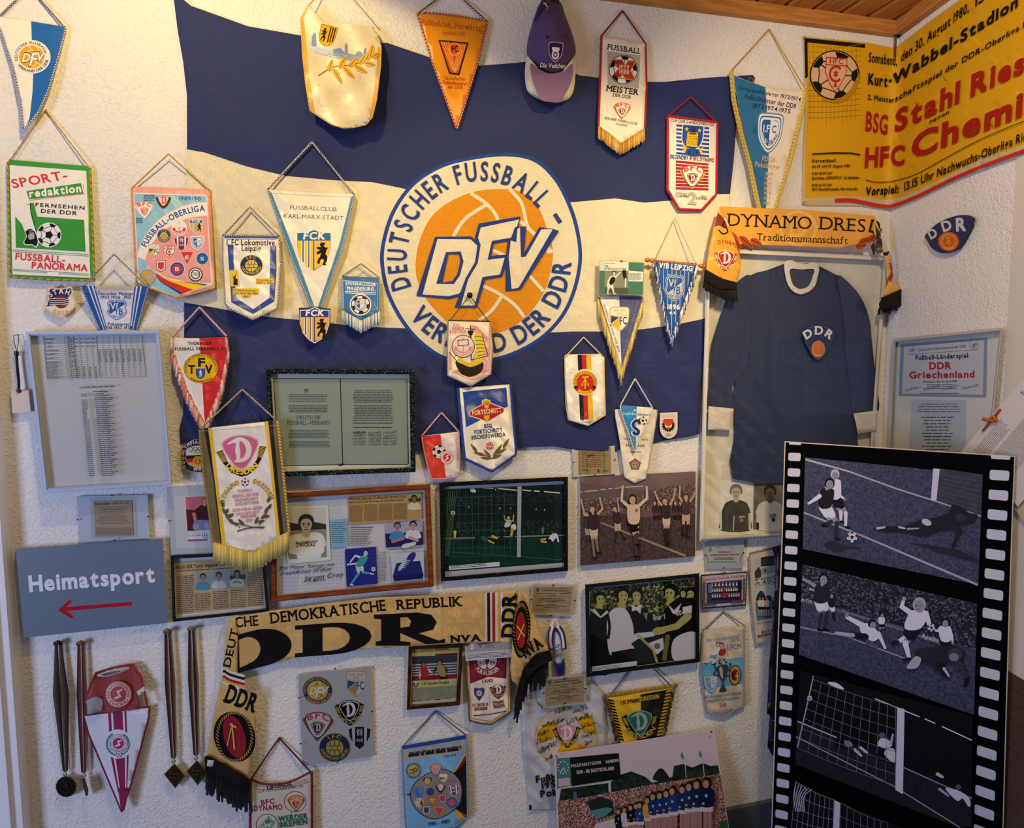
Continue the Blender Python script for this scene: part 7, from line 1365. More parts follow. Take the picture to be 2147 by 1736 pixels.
# ---------------------------------------------------------------- knitted scarf
t = Thing('scarf', 'beige knitted scarf with huge black letters and a fold at each end', 'scarf', Z20, (900, 420), d=.028, wave=lambda x, y: .003*sin((x*.7+y)*2*pi/150)+.0015*sin(x*2*pi/70), step=.00008)
KN = mix_noise('beige knit', ['#b8965c', '#c9a86c', '#d2b47a'], 330, .95, 2, (1, 1, 2), bump=.4); KB = mix_noise('black knit', ['#0e0d10', '#1a181c'], 330, .95, 2, (1, 1, 2), bump=.4)
p = t.P('middle_cloth'); p.poly([(205, 200), (250, 190), (500, 150), (800, 110), (1040, 84), (1400, 72), (1620, 62), (1800, 42), (1795, 200), (1760, 330), (1500, 335), (1200, 355), (900, 370), (600, 410), (400, 450), (255, 505), (240, 400), (230, 300)], KN, 'knit', t=.004)
q = t.P('letters'); K = KB
q.slab('CHE', 245, 250, 372, 238, 54, K, bold=1); q.slab('DEMOKRATISCHE', 440, 228, 1072, 156, 58, K, bold=1); q.slab('REPUBLIK', 1132, 152, 1488, 132, 52, K, bold=1); q.slab('NVA', 1428, 332, 1592, 324, 36, K, bold=2)
def slabD(x0, y0, x1, y1, sl, part, m, first=False):
    """wide slab serif D"""
    W, Hh = x1-x0, y1-y0; f = lambda u, v: (x0+W*u, y0+Hh*v+sl*W*u)
    part.poly([f(*c) for c in ([(0, 0), (.5, 0)]+[(.5+.5*sin(a), .5-.5*cos(a)) for a in [pi*i/10 for i in range(1, 10)]]+[(.5, 1), (0, 1), (0, .87), (.1, .87), (.1, .13), (0, .13)])], m, holes=[[f(*c) for c in ([(.36, .13), (.48, .13)]+[(.48+.24*sin(a), .5-.37*cos(a)) for a in [pi*i/8 for i in range(1, 8)]]+[(.48, .87), (.36, .87)])]])
q.poly([(258, 290)]+spl([(258, 290), (380, 260), (470, 264), (535, 302), (552, 352), (525, 405), (450, 448), (340, 478), (258, 502)], False, 5)[1:], K, holes=[[(262, 318)]+spl([(262, 318), (320, 302), (368, 325), (382, 375), (350, 430), (268, 472)], False, 5)[1:]])
slabD(572, 240, 992, 415, -.075, q, K); 
q.poly([(1004, 180), (1240, 168), (1320, 180), (1350, 220), (1330, 262), (1250, 282), (1360, 322), (1395, 312), (1395, 335), (1290, 342), (1150, 280), (1150, 325), (1205, 330), (1205, 350), (1015, 350), (1015, 328), (1045, 322), (1045, 205), (1005, 202)], K, holes=[[(1150, 195), (1190, 193), (1210, 215), (1200, 245), (1150, 252)]])
for x, c in ((1618, '#d8d4cc'), (1632, '#151317'), (1649, '#d8d4cc'), (1660, '#9c1c34'), (1676, '#d8d4cc'), (1690, '#d8a43c'), (1706, '#d8d4cc')): q.poly([(x-6, 60), (x+9, 58), (x+11, 326), (x-4, 327)], c, 'knit')
q.place(0, 0, 1); q.slab('DDR', 1780, 305, 1786, 70, 74, K, bold=2) ; q.reset()
# left end
t.d = lambda x, y: .028+.012*max(0, 1-abs(y-1395)/60)*(x < 520)
p = t.P('end_cloth'); p.poly([(205, 205), (245, 195), (258, 300), (256, 500), (290, 560), (310, 620), (345, 690), (358, 760), (345, 920), (318, 1080), (200, 1010), (85, 955), (130, 700), (175, 500), (190, 300)], KN, 'knit', t=.004)
q = t.P('end_letters'); q.slab('DEUT', 216, 470, 262, 262, 40, K, bold=1)
for k, c in enumerate(('#d8d4cc', '#151317', '#d8d4cc', '#9c1c34', '#d8a43c', '#d8d4cc')): q.stroke(spl([(178, 472+k*15), (215, 495+k*15), (295, 518+k*15)], False), 16, c, 'knit')
q.slab('DDR', 180, 655, 345, 715, 95, K, bold=2)
q.circ(240, 850, 112, K, ry=140, rot=-18); q.circ(240, 850, 58, '#8e1c2c', ry=118, rot=-14, kind='knit')
for i in range(44): a = rad(i*8.2); q.stroke([(240+88*sin(a), 850-124*cos(a)), (240+102*sin(a+.12), 850-138*cos(a+.12)+0)], 6, '#a88848')
q.stroke([(225, 775), (240, 920)], 9, '#c9a850'); q.stroke([(222, 800), (200, 900)], 6, '#c9a850'); q.stroke([(215, 780), (250, 800)], 12, '#c9a850')
f = t.P('fringe', label='black fringe'); f.poly([(85, 950), (200, 1008), (318, 1080), (310, 1150), (200, 1090), (75, 1040)], '#111014', 'knit', t=.004); f.fringe([(80, 960), (200, 1015), (318, 1086)], 165, 100, ['#121014', '#1c1a20', '#0a090c'], r=.003, jit=.25, sway=.12, e=.004)
t.P('label', parent=f, label='white cloth label').poly([(92, 978), (128, 980), (120, 1015), (88, 1012)], '#c8c4c0', 'satin', t=.002)
# right end
t.d = lambda x, y: .028+.014*max(0, 1-abs(x-1085)/40)
p = t.P('end_cloth'); p.poly([(1798, 42), (1830, 80), (1890, 190), (1950, 330), (1968, 378), (1890, 400), (1830, 470), (1800, 575), (1762, 540), (1752, 480), (1765, 330), (1790, 150)], KN, 'knit', t=.004)
q = t.P('end_letters'); q.circ(1815, 260, 50, K, ry=158, rot=2); q.circ(1812, 265, 28, '#a81c28', ry=100, kind='knit')
for i in range(40): a = rad(i*9); q.stroke([(1815+37*sin(a), 260-124*cos(a)), (1815+46*sin(a+.1), 260-146*cos(a+.1))], 4, '#a88848')
q.stroke([(1790, 240), (1832, 300)], 9, '#c9a850'); q.stroke([(1830, 230), (1795, 320)], 7, '#c9a850'); q.slab('NVA', 1840, 418, 1935, 352, 62, K, bold=2)
f = t.P('fringe', label='black fringe'); f.poly([(1968, 375), (1890, 398), (1830, 470), (1798, 572), (1800, 620), (1850, 520), (1920, 460), (1985, 430)], '#111014', 'knit', t=.004); f.fringe([(1968, 378), (1890, 400), (1830, 470), (1800, 570)], 165, 98, ['#121014', '#1c1a20', '#0a090c'], r=.003, jit=.25, sway=.1, dirv=(-.12, 1), e=.004)

# ---------------------------------------------------------------- lower middle
t = Thing('badge_sheet', 'grey sheet with six embroidered club badges under glass, below the knitted scarf', 'badge sheet', Z22, (900, 960), d=.006, step=.00006)
O = [(538, 143), (1195, 75), (1210, 885), (575, 975)]
clip_frame(t, O, '#a6a8b0')
q = t.P('badge', label='round yellow and blue badge'); dfv(q, 712, 290, 138, 6, ring='#26325e', txt='#b49a4a', ball='#c9a238', let='#c9ccd8', out='#b49a4a', sy=128)
q = t.P('badge', label='shield badge with blue letters'); jena(q, 1060, 232, 98, yel='#a8843c', line='#b08c4a', blue='#2c448c', white='#b8b8bc', sy=120)
q = t.P('badge', label='black and gold badge with a D'); dynamo(q, 1000, 470, 108, -3, field='#1c1216', line='#c9c9c9', edge='#141214', letter='#c9c9cc', rib='#17151a', ribtxt='#b0964a')
q = t.P('badge', label='red and white badge with a D'); bfc(q, 715, 600, 134, 3, mid='#4a2038', top='#a8443c', wreath='#6a5c30', white='#b0aab0', edge='#1a181c')
q = t.P('badge', label='purple and white striped badge'); aue(q, 1090, 715, 100, 0, pur='#1e1a2c', white='#b4b4b8')
q = t.P('badge', label='round blue badge with a yellow ball'); q.up(); lok(q, 866, 804, 144, 0, blue='#202c50', yel='#a89040', sy=132)
clip_close(t, O, ((868, 92), (892, 938), (545, 355), (1203, 480), (560, 770)), s=8)

t = Thing('framed_programme', 'dark wood framed yellow match programme with two players on its cover', 'framed programme', Z23, (450, 1370), d=.008, step=.00006)
O = [(188, 690), (770, 665), (738, 1322), (168, 1372)]
p = t.P('sheet'); p.poly(inset(O, 10), '#c9bc84', 'paper', t=.004)
q = t.P('cover'); q.poly([(230, 690), (718, 670), (708, 760), (225, 795)], '#cbbf62'); dynamo(q, 264, 728, 28, field='#6a1c34', line='#d8d0b0', rib=None); q.up(6); q.text('Dynamo-', 312, 742, 468, 735, 30, '#8a2a3a', it=.2); q.text('KREISEL', 474, 732, 620, 722, 32, '#2a2620', bold=2); q.poly([(472, 772), (708, 760), (708, 792), (474, 800)], '#7a1c34')
q.poly([(225, 800), (708, 785), (706, 1000), (225, 1050)], '#3a3c48')
for i in range(5): q.poly([(226, 885+i*28), (707, 862+i*28), (707, 874+i*28), (226, 898+i*28)], '#b8b8c4')
q.poly([(222, 1020), (706, 985), (706, 1030), (222, 1060)], '#8a1e2a')
man(q, {'head': (350, 885), 'neck': (352, 910), 'hip': (365, 1010), 'r': 30, 'eL': (310, 990), 'hL': (305, 1040), 'eR': (420, 960), 'hR': (450, 985), 'kL': (345, 1040), 'fL': (345, 1050), 'kR': (390, 1040), 'fR': (390, 1050), 'sl': '#c9c9d0'}, '#a82c34', '#8e242c', '#9a6a54', '#1c1818', '#8e242c', '#8e242c')
man(q, {'head': (522, 870), 'neck': (530, 895), 'hip': (555, 1005), 'r': 30, 'eL': (480, 930), 'hL': (445, 985), 'eR': (600, 950), 'hR': (545, 985), 'kL': (535, 1035), 'fL': (535, 1040), 'kR': (580, 1030), 'fR': (580, 1036), 'sl': '#26242a'}, '#a08c58', '#1c1a20', '#a87a60', '#33261f', '#1c1a20', '#1c1a20')
q.up(14); q.poly([(232, 1060), (705, 1038), (704, 1108), (228, 1138)], '#c2b878'); q.text('1. FC Dynamo Dresden', 330, 1108, 622, 1088, 32, '#26241c', bold=2); dynamo(q, 264, 1098, 26, field='#26302c', line='#a8a884', rib='#26302c', words=False); q.circ(672, 1080, 22, '#7a9ab0', hole=.7); q.poly([(228, 1140), (704, 1108), (700, 1240), (225, 1278)], mix_noise('grey print', ['#84846e', '#94947e'], 60, .6)); q.poly([(225, 1280), (700, 1242), (698, 1280), (222, 1312)], '#c4bc9a')
for x, c in ((250, '#3a4a5a'), (310, '#4a5a7a'), (390, '#8a7a4a'), (500, '#3a3a44'), (620, '#8a8a7a')): q.rect(x-25, 1272-(x-250)*.07, x+25, 1284-(x-250)*.07, c)
frame(t, O, 36, mix_noise('dark brown frame', ['#2c1710', '#3c2016', '#4e2e1c'], 30, .35, 4), depth=.016)

t = Thing('pennant', 'red and white cup pennant with two crests and a black gold edge under the ticket', 'pennant', Z23, (1050, 1520), d=ramp(1350, .016, 1520, .026), wave=lambda x, y: .0016*sin((x+.7*y)*2*pi/60))
p = t.P('cloth'); p.poly([(800, 780), (1262, 780), (1275, 1100), (1278, 1380), (1075, 1520), (955, 1508), (842, 1480), (818, 1100)], '#d9d0c4', 'satin', t=.0015); p.poly([(815, 790), (1250, 790), (1262, 1100), (1265, 1375), (1070, 1505), (858, 1468), (832, 1100)], '#c8903a', 'satin'); p.poly([(828, 795), (1240, 795), (1250, 1100), (1252, 1365), (1068, 1490), (868, 1458), (845, 1100)], '#dcd5cc', 'satin')
p.poly([(828, 795), (1240, 795), (1236, 1035), (1040, 1018), (848, 1092)], '#7c1830', 'satin')
q = t.P('print'); q.circ(1028, 840, 104, '#dcd5cc', ry=100); q.text("'85", 935, 900, 1002, 896, 46, '#7c1830', bold=1); q.text("'86", 1050, 890, 1118, 884, 46, '#7c1830', bold=1); q.poly(spl([(1005, 820), (1050, 820), (1046, 870), (1034, 890), (1036, 915), (1052, 930), (1008, 932), (1022, 915), (1022, 890), (1008, 868)]), '#5a4a24'); q.arc('POKALSIEGER', 1030, 840, 162, 158, 232, 125, 44, '#dcd5cc', bold=1); q.star(902, 890, 15, '#c8783c'); q.star(1156, 855, 15, '#c8783c')
R_ = '#8a2036'; q.text('3. RUNDE', 978, 1085, 1095, 1072, 34, R_, bold=2); q.stroke([(1046, 1120), (1060, 1360)], 3, '#8a7a70')
q.place(944, 1200, 62, 74); q.poly([(-.95, -.7), (-.6, -.95), (0, -.75), (.6, -.95), (.95, -.7), (.85, .1), (0, 1.05), (-.85, .1)], '#8a2a3c'); q.poly([(-.85, -.65), (-.55, -.85), (0, -.65), (.6, -.85), (.9, -.65), (.2, .8), (0, .95), (-.78, .08)], '#28407c'); q.circ(0, -.1, .48, '#c9ccd8', ry=.42); q.stroke([(-.4, -.1), (.4, -.1)], .1, '#28407c'); q.stroke([(0, -.5), (0, .3)], .08, '#28407c'); q.reset()
dynamo(q, 1145, 1160, 74, -4, field='#7c1c34', line='#d0c4bc', rib='#2a2420', ribtxt='#b09a40'); q.up(16)
q.text('F.C. BAYER 05', 876, 1340, 1042, 1325, 32, R_, bold=2); q.text('UERDINGEN', 890, 1382, 1032, 1370, 32, R_, bold=2); q.text('DYNAMO', 1096, 1318, 1212, 1298, 34, R_, bold=2); q.text('DRESDEN', 1098, 1358, 1218, 1338, 34, R_, bold=2); q.dashes(880, 1428, 1058, 1438, 1, '#3a302c', 1, sl=-.08, ragged=0); q.dashes(1062, 1414, 1230, 1424, 1, '#3a302c', 1, sl=-.2, ragged=0)
t.P('edging').cord([(800, 780), (818, 1100), (842, 1484), (955, 1514), (1075, 1524), (1282, 1382), (1278, 1100), (1264, 780)], .0034, ['#1c1a16', '#8a7a44'], twist=1)
t = Thing('ticket', 'grey match ticket with a printed white slip, stuck over the top of the red pennant', 'ticket', Z23, (1050, 850), d=.036)
p = t.P('sheet'); p.poly([(790, 690), (1290, 640), (1285, 805), (800, 848)], '#c4c6d0', 'paper', t=.001); q = t.P('print'); q.poly([(800, 688), (1288, 645), (1286, 722), (800, 760)], '#9c9ca8'); q.poly([(820, 764), (1288, 728), (1286, 800), (804, 842)], '#c9ccd8'); dynamo(q, 864, 700, 40, field='#b88a90', line='#b8a8ac', rib=None); q.up(4); q.text('F', 950, 704, 970, 702, 26, '#3a3a44', bold=2); q.circ(1135, 692, 54, '#6a6a76', ry=18, hole=.95); q.dashes(1000, 672, 1110, 712, 4, '#6a6a76', .35, sl=-.06)
q.dashes(815, 775, 1275, 835, 4, '#33333c', .35, sl=-.07, ragged=.1)

def tick(label, z, O, lines_z, txt):
    t = Thing('framed_ticket', label, 'framed ticket', z, (sum(a[0] for a in O)/4, max(a[1] for a in O)), d=lines_z, step=.00006, group='brown tickets in clip frames')
    p = t.P('backboard'); p.poly(O, '#b8b4ac', 'paper', t=.003); I = inset(O, 22); s = t.P('ticket'); s.poly(I, '#ab9470', 'paper')
    f = lambda u, v: tuple(I[0][i]*(1-u)*(1-v)+I[1][i]*u*(1-v)+I[2][i]*u*v+I[3][i]*(1-u)*v for i in (0, 1))
    K = '#4a4238'; s.poly([f(.08, .04), f(.16, .04), f(.16, .16), f(.12, .2), f(.08, .16)], '#5a5a60')
    for v in (.05, .15): s.stroke([f(.2, v), f(.9, v)], 5, K)
    for v in (.36, .58, .88): s.stroke([f(.04, v), f(.96, v)], 3, K)
    for v, a, b in ((.1, .22, .85), (.24, .08, .6), (.31, .4, .58), (.43, .2, .8), (.49, .15, .85), (.54, .35, .65), (.65, .36, .62), (.71, .1, .88), (.78, .3, .7)):
        x0, y0 = f(a, v); x1, y1 = f(b, v); s.dashes(x0, y0, x1, y0+8, 1, K, .8, sl=(y1-y0)/(x1-x0), ragged=0)
    s.scribble(*f(.68, .26), *f(.95, .24), 18, '#3a4a6a', 3)
    clip_close(t, O, [((O[0][0]+O[1][0])/2, O[0][1]+4), ((O[2][0]+O[3][0])/2, O[2][1]-4), (O[0][0]+2, (O[0][1]+O[3][1])/2), (O[1][0]-6, (O[1][1]+O[2][1])/2)], s=10)
tick('brown ticket in a small clip frame, beside the top of the scarf end', Z23, [(1503, 30), (1975, 35), (1940, 365), (1482, 350)], .008, 0)
tick('brown ticket in a small clip frame, hanging over the white plastic bag', Z23, [(1632, 1030), (2090, 985), (2088, 1305), (1628, 1362)], .022, 0)

t = Thing('mini_kit', 'small blue and white striped mini football kit hanging between the two brown tickets', 'mini kit', Z23, (1800, 1028), d=.01, step=.0001)  # soft miniature football kit: body, sleeves and tips
def pill(p, pts, r, col, e=.0): p.cord([(x, y, e) for x, y in pts], r, col, kind='gloss', n=10)
p = t.P('body'); bt = [(1740, 560), (1750, 500), (1790, 500), (1830, 560), (1842, 700), (1850, 850), (1840, 970), (1800, 1025), (1770, 970), (1750, 850), (1735, 700)]
dome(p, bt[::-1], (1795, 760), .024, '#c4c8d8', 'gloss', power=.5)
t.cur = .0; b = t.P('lower_half', label='dark blue lower half'); dome(b, [(1742, 840), (1860, 818), (1876, 920), (1868, 990), (1808, 1028), (1772, 985), (1752, 920)][::-1], (1808, 920), .0265, '#1c2468', 'gloss', power=.5)
for k, L in enumerate(([(1735, 480), (1712, 560), (1708, 640), (1722, 715)], [(1785, 480), (1830, 550), (1848, 640), (1852, 712)])):
    s_ = t.P('sleeve', label='dark blue sleeve with white stripes'); pill(s_, L, .010, '#222c74', .016); pill(s_, [(x+3, y) for x, y in L], .0025, '#d8dcea', .026); pill(s_, [(x-10, y) for x, y in L], .002, '#d8dcea', .0245)
for L in ([(1722, 478), (1735, 430), (1748, 395)], [(1792, 475), (1775, 430), (1762, 392)]): t.P('tip', label='cream tip').cord([(x, y, .014) for x, y in L], lambda f: .008*(1-.7*f), '#d6cabc', kind='gloss', n=10)
t.cur = .027; q = t.P('print'); vfb(q, 1785, 700, 34); q.up(); q.text('LEIPZIG', 1762, 800, 1838, 790, 26, '#3a4484', bold=2)

# plastic bag
t = Thing('plastic_bag', 'white plastic bag with a yellow circle of signatures, behind the stadium photo board', 'plastic bag', Z24, (180, 1600), d=.008, wave=lambda x, y: .0035*sin((x*.8+y*.5)*2*pi/75)+.0025*sin((x-y*1.3)*2*pi/48), step=.0001)
BAG = M('#b9bcc8', 'gloss'); p = t.P('bag'); p.poly([(5, 905), (60, 870), (130, 860), (150, 930), (190, 960), (330, 930), (470, 800), (500, 770), (580, 870), (600, 1100), (605, 1300), (600, 1620), (95, 1620), (60, 1300), (35, 1000)], BAG, 'gloss', t=.001)
q = t.P('print'); q.circ(335, 1140, 206, '#d2a418', ry=200); q.circ(335, 1140, 198, '#c4bfb8', ry=192); q.poly([(265, 1045), (300, 1100), (240, 1150), (180, 1180), (140, 1160), (150, 1100), (200, 1050)], '#d2a018'); q.poly([(430, 1000), (505, 1000), (530, 1080), (530, 1130), (450, 1110), (410, 1050)], '#d2a018'); q.poly([(260, 1280), (300, 1190), (420, 1190), (480, 1190), (400, 1290), (300, 1330)], '#d2a018')
dynamo(q, 338, 1118, 74, -3, field='#c98a94', line='#b8a0a4', letter='#d6d0d2', rib='#262420', ribtxt='#c9a83c'); q.up(16)
for k, (x, y, w) in enumerate(((180, 1080, 80), (260, 990, 110), (380, 990, 90), (330, 1060, 90), (415, 1040, 80), (150, 1140, 70), (140, 1190, 90), (430, 1090, 90), (440, 1150, 90), (150, 1250, 70), (190, 1300, 60), (200, 1220, 70), (450, 1200, 60), (260, 1060, 60))): q.scribble(x, y, x+w, y-w*.35, 42, '#2a2824', 2.4, seed=k*5)
q.text('Fußballmeister', 138, 1440, 560, 1390, 44, '#1e1e20', bold=2); q.text('1953 · 1971', 176, 1480, 480, 1440, 38, '#1e1e20', bold=2); q.text('Pokalsieger', 168, 1536, 520, 1490, 44, '#1e1e20', bold=2); q.rect(92, 1585, 106, 1618, '#16161a')

t = Thing('pennant', 'yellow and black trapezoid pennant with a green D crest and dark fringe', 'pennant', Z24, (820, 1180), d=ramp(1420, .018, 1560, .02), wave=ripple(.001, 70))
p = t.P('cloth'); p.poly([(608, 880), (1030, 820), (960, 1130), (940, 1190), (690, 1190), (660, 1100)], '#d0ac1c', 'satin', t=.0015); p.poly([(820, 862), (1026, 826), (958, 1130), (940, 1190), (840, 1190), (826, 1000)], '#16130e', 'satin')
for L, s_ in (([(630, 895), (700, 1170)], 1), ([(1004, 835), (940, 1140)], -1)):
    for i in range(14):
        f = i/14; x = L[0][0]+(L[1][0]-L[0][0])*f; y = L[0][1]+(L[1][1]-L[0][1])*f; p.poly([(x-16, y-s_*4), (x+16, y+s_*4), (x+16, y+11+s_*4), (x-16, y+11-s_*4)], '#17140f' if s_ > 0 else '#c9a41c')
q = t.P('print'); q.text('1. FC DYNAMO', 694, 928, 818, 910, 24, '#17140f', bold=2); q.text('DRESDEN', 826, 904, 944, 886, 26, '#c9a83c', bold=2); dynamo(q, 818, 1045, 96, -3, field='#1e6a4c', line='#8aa89c', letter='#9aa8a4', rib='#1a1712', ribtxt='#c0a040')
r = t.P('rod'); r.cord([(588, 872), (1055, 800)], .0055, ['#a8862c', '#8e7024'], n=8); [t.P('rod_end', parent=r, label='turned end knob').ballp(r.w3(x, y), .0075, '#6a5430', 'wood') for x, y in ((588, 872), (1052, 802))]
for L in ([(608, 890), (670, 1130), (690, 1190)], [(1030, 830), (965, 1130), (945, 1180)]): t.P('fringe').fringe(L, 34, 60, ['#4a3a24', '#8a6c30', '#2a2018'], r=.0026, dirv=(-.25 if L[0][0] < 700 else .15, 1), sway=.25)
hanger(t, (625, 865), (820, 600), (1020, 805), .0028, ['#4a4248', '#8a8088'], twist=1, end=.003)

t = Thing('pennant', 'cream and light blue cup pennant with two footballers and a silver cup', 'pennant', Z24, (1360, 995), d=ramp(1310, .014, 1500, .02), wave=ripple(.001, 65))
p = t.P('cloth'); p.poly([(1228, 440), (1500, 410), (1498, 700), (1502, 930), (1375, 995), (1255, 975), (1215, 700)], '#c2b4a4', 'satin', t=.0015); p.poly([(1220, 655), (1494, 615), (1497, 790), (1224, 832)], '#5c9cc8', 'satin'); p.poly([(1228, 441), (1496, 411), (1494, 438), (1230, 462)], '#d0c4b4', 'satin')
q = t.P('print'); B = '#4a86b0'; q.text('Europacupsieger', 1256, 520, 1472, 492, 27, B, bold=1); q.text('1974', 1416, 524, 1470, 517, 26, B, bold=1); q.text('1.FCM', 1392, 570, 1482, 558, 30, B, bold=2)
man(q, {'head': (1330, 535), 'neck': (1325, 555), 'hip': (1300, 600), 'r': 16, 'eL': (1290, 590), 'hL': (1270, 625), 'eR': (1345, 580), 'hR': (1352, 610), 'kL': (1280, 630), 'fL': (1245, 660), 'kR': (1305, 640), 'fR': (1290, 665)}, '#cfd8e4', '#5a90b8', '#c8a88c', '#2c2824', '#d0d0d0', '#2c2a2c'); man(q, {'head': (1352, 540), 'neck': (1360, 562), 'hip': (1352, 605), 'r': 16, 'eR': (1388, 580), 'hR': (1392, 605), 'kL': (1340, 630), 'fL': (1335, 658), 'kR': (1368, 630), 'fR': (1372, 650)}, '#9a3034', '#b8b0a8', '#c8a88c', '#2c2824', '#9a3034', '#2c2a2c'); q.up(12); ball(q, 1364, 655, 12); q.up(10)
fcm(q, 1282, 795, 50, -4, blue='#5a94bc', white='#b8c0c4', sy=58)
q.poly(spl([(1325, 680), (1390, 670), (1388, 730), (1372, 765), (1366, 800), (1384, 838), (1336, 842), (1354, 800), (1350, 768), (1330, 735)]), '#3c3c3c'); q.poly(spl([(1336, 690), (1356, 686), (1360, 760), (1344, 735)]), '#a8a8a0')
for s_ in (-1, 1): q.stroke(spl([(1358+s_*30, 740), (1358+s_*58, 730), (1358+s_*42, 700), (1358+s_*55, 665), (1358+s_*42, 658)], False), 7, '#33332f')
q.circ(1440, 735, 38, '#2c2418', ry=66, rot=4); q.circ(1440, 735, 33, '#b09438', ry=60, rot=4); q.circ(1440, 735, 26, '#7a1c20', ry=36)
for x in (1420, 1430): q.stroke([(x, 715), (x+2, 765)], 5, '#1c1a1a')
q.stroke([(1442, 742), (1464, 738)], 6, '#c9c4b8'); q.stroke([(1453, 715), (1454, 765)], 6, '#c9c4b8')
q.text('1.FC Magdeburg:AC Mailand', 1240, 890, 1480, 858, 18, B, bold=1); q.text('8.Mai 1974 in Rotterdam', 1258, 916, 1465, 888, 18, B, bold=1); q.text('2:0', 1338, 944, 1380, 938, 24, '#b05a54', bold=1)
t.P('edging').cord([(1228, 440), (1215, 700), (1255, 977), (1375, 998), (1504, 932), (1500, 700), (1502, 410)], .003, ['#2c4468', '#c9c9cc'], twist=1)
hanger(t, (1230, 440), (1362, 318), (1500, 410), .0026, ['#2c3c60', '#b8b8bc'], twist=1)
# ---------------------------------------------------------------- right column under the flag
t = Thing('framed_document', 'brown programme sheet with two green bars in a clip frame behind the long cream pennant', 'framed document', Z17, (530, 1575), d=.006, step=.00006)
O = [(292, 1300), (740, 1260), (745, 1555), (308, 1588)]; clip_frame(t, O, '#cfc8bc')
p = t.P('sheet'); p.poly([(355, 1285), (695, 1265), (700, 1550), (360, 1568)], '#a8875e')
for x in (442, 622): p.poly([(x, 1282), (x+14, 1280), (x+16, 1555), (x+4, 1557)], '#5a8a3c')
p.dashes(400, 1310, 670, 1500, 10, '#4a3a2c', .25, sl=-.04, ragged=.3); p.dashes(400, 1512, 470, 1522, 1, '#33281e', .9); p.dashes(610, 1520, 676, 1528, 1, '#33281e', .9); p.circ(412, 1342, 14, '#4a3a2c', hole=.6); p.scribble(455, 1380, 530, 1370, 30, '#2c241c', 4); p.poly([(555, 1510), (575, 1508), (580, 1540), (570, 1542)], '#2c241c')
for i in range(6): p.circ(378, 1352+i*40, 5, '#4a3a2c', n=8)
clip_close(t, O, ((530, 1568), (742, 1404), (308, 1437)), s=8)

t = Thing('framed_ticket', 'white cup ticket print in a clip frame directly below the framed jersey', 'framed ticket', Z25, (360, 965), d=.008, step=.00006)
O = [(168, 715), (550, 690), (540, 962), (178, 970)]; clip_frame(t, O, '#a8acb6')
p = t.P('print'); K = '#4a4a54'; p.poly([(190, 745), (532, 720), (530, 915), (195, 925)], '#b0b2ba'); p.poly([(210, 770), (238, 766), (236, 800), (222, 808), (210, 800)], '#7a7e8a'); p.circ(430, 768, 24, K, ry=16, hole=.85); p.stroke([(275, 775), (300, 760), (325, 772)], 5, K); p.stroke([(330, 745), (362, 755), (408, 738)], 2, K); p.dashes(300, 805, 430, 815, 1, K, 1); p.dashes(225, 835, 505, 845, 1, '#8a3a44', 1, sl=-.02); p.dashes(262, 862, 460, 872, 1, K, 1); p.dashes(258, 878, 470, 886, 1, K, .8); p.dashes(220, 898, 500, 915, 3, K, .3)
p.stroke([(190, 850), (206, 870), (205, 925)], 5, '#5a5a60'); p.stroke([(530, 830), (515, 850), (515, 915)], 5, '#5a5a60')
clip_close(t, O, ((178, 840), (544, 815), (355, 962)), s=8)

t = Thing('framed_photo', 'small clip framed team photo with red title and rows of portraits on its sides', 'framed photo', Z25, (360, 1360), d=.008, step=.00006)
O = [(132, 1025), (585, 992), (568, 1328), (140, 1362)]; clip_frame(t, O, '#2c2c54')
p = t.P('print'); p.poly([(148, 1042), (572, 1008), (558, 1310), (152, 1340)], '#bcb8cc'); p.text('EuropaCup-Finale der Pokalsieger', 155, 1088, 562, 1046, 24, '#b83448', bold=2, it=.15); p.poly([(188, 1105), (528, 1072), (524, 1290), (192, 1315)], '#38386a')
for r, (n, y, c) in enumerate(((8, 1110, '#d4d0dc'), (12, 1160, '#d4d0dc'), (12, 1215, '#c4c0d0'))):
    for i in range(n):
        x = 235+i*(270/n)+r*3; yy = y-i*1.5*8/n; p.rect(x, yy+10, x+15, yy+40, '#b02c38' if (r == 2 and i in (5, 6)) or (r == 1 and i == 5) else c); p.circ(x+8, yy+2, 8, '#b08a7c', n=8); p.rect(x, yy+32, x+15, yy+52, '#1e1e30')
p.rect(205, 1120, 240, 1200, '#5a78b4'); p.rect(490, 1095, 524, 1180, '#1c1c34'); p.circ(358, 1225, 28, '#b02c38')
for i in range(6): p.rect(158, 1095+i*38, 180, 1125+i*38, '#7a4a58'); p.rect(540, 1062+i*36, 560, 1092+i*36, '#6a4a58')
for i in range(4): p.rect(180+i*28, 1298-i*2, 202+i*28, 1325-i*2, '#55506e'); p.rect(435+i*28, 1272-i*2, 457+i*28, 1302-i*2, '#7a4a58')
clip_close(t, O, ((362, 1005), (355, 1345)), s=7)

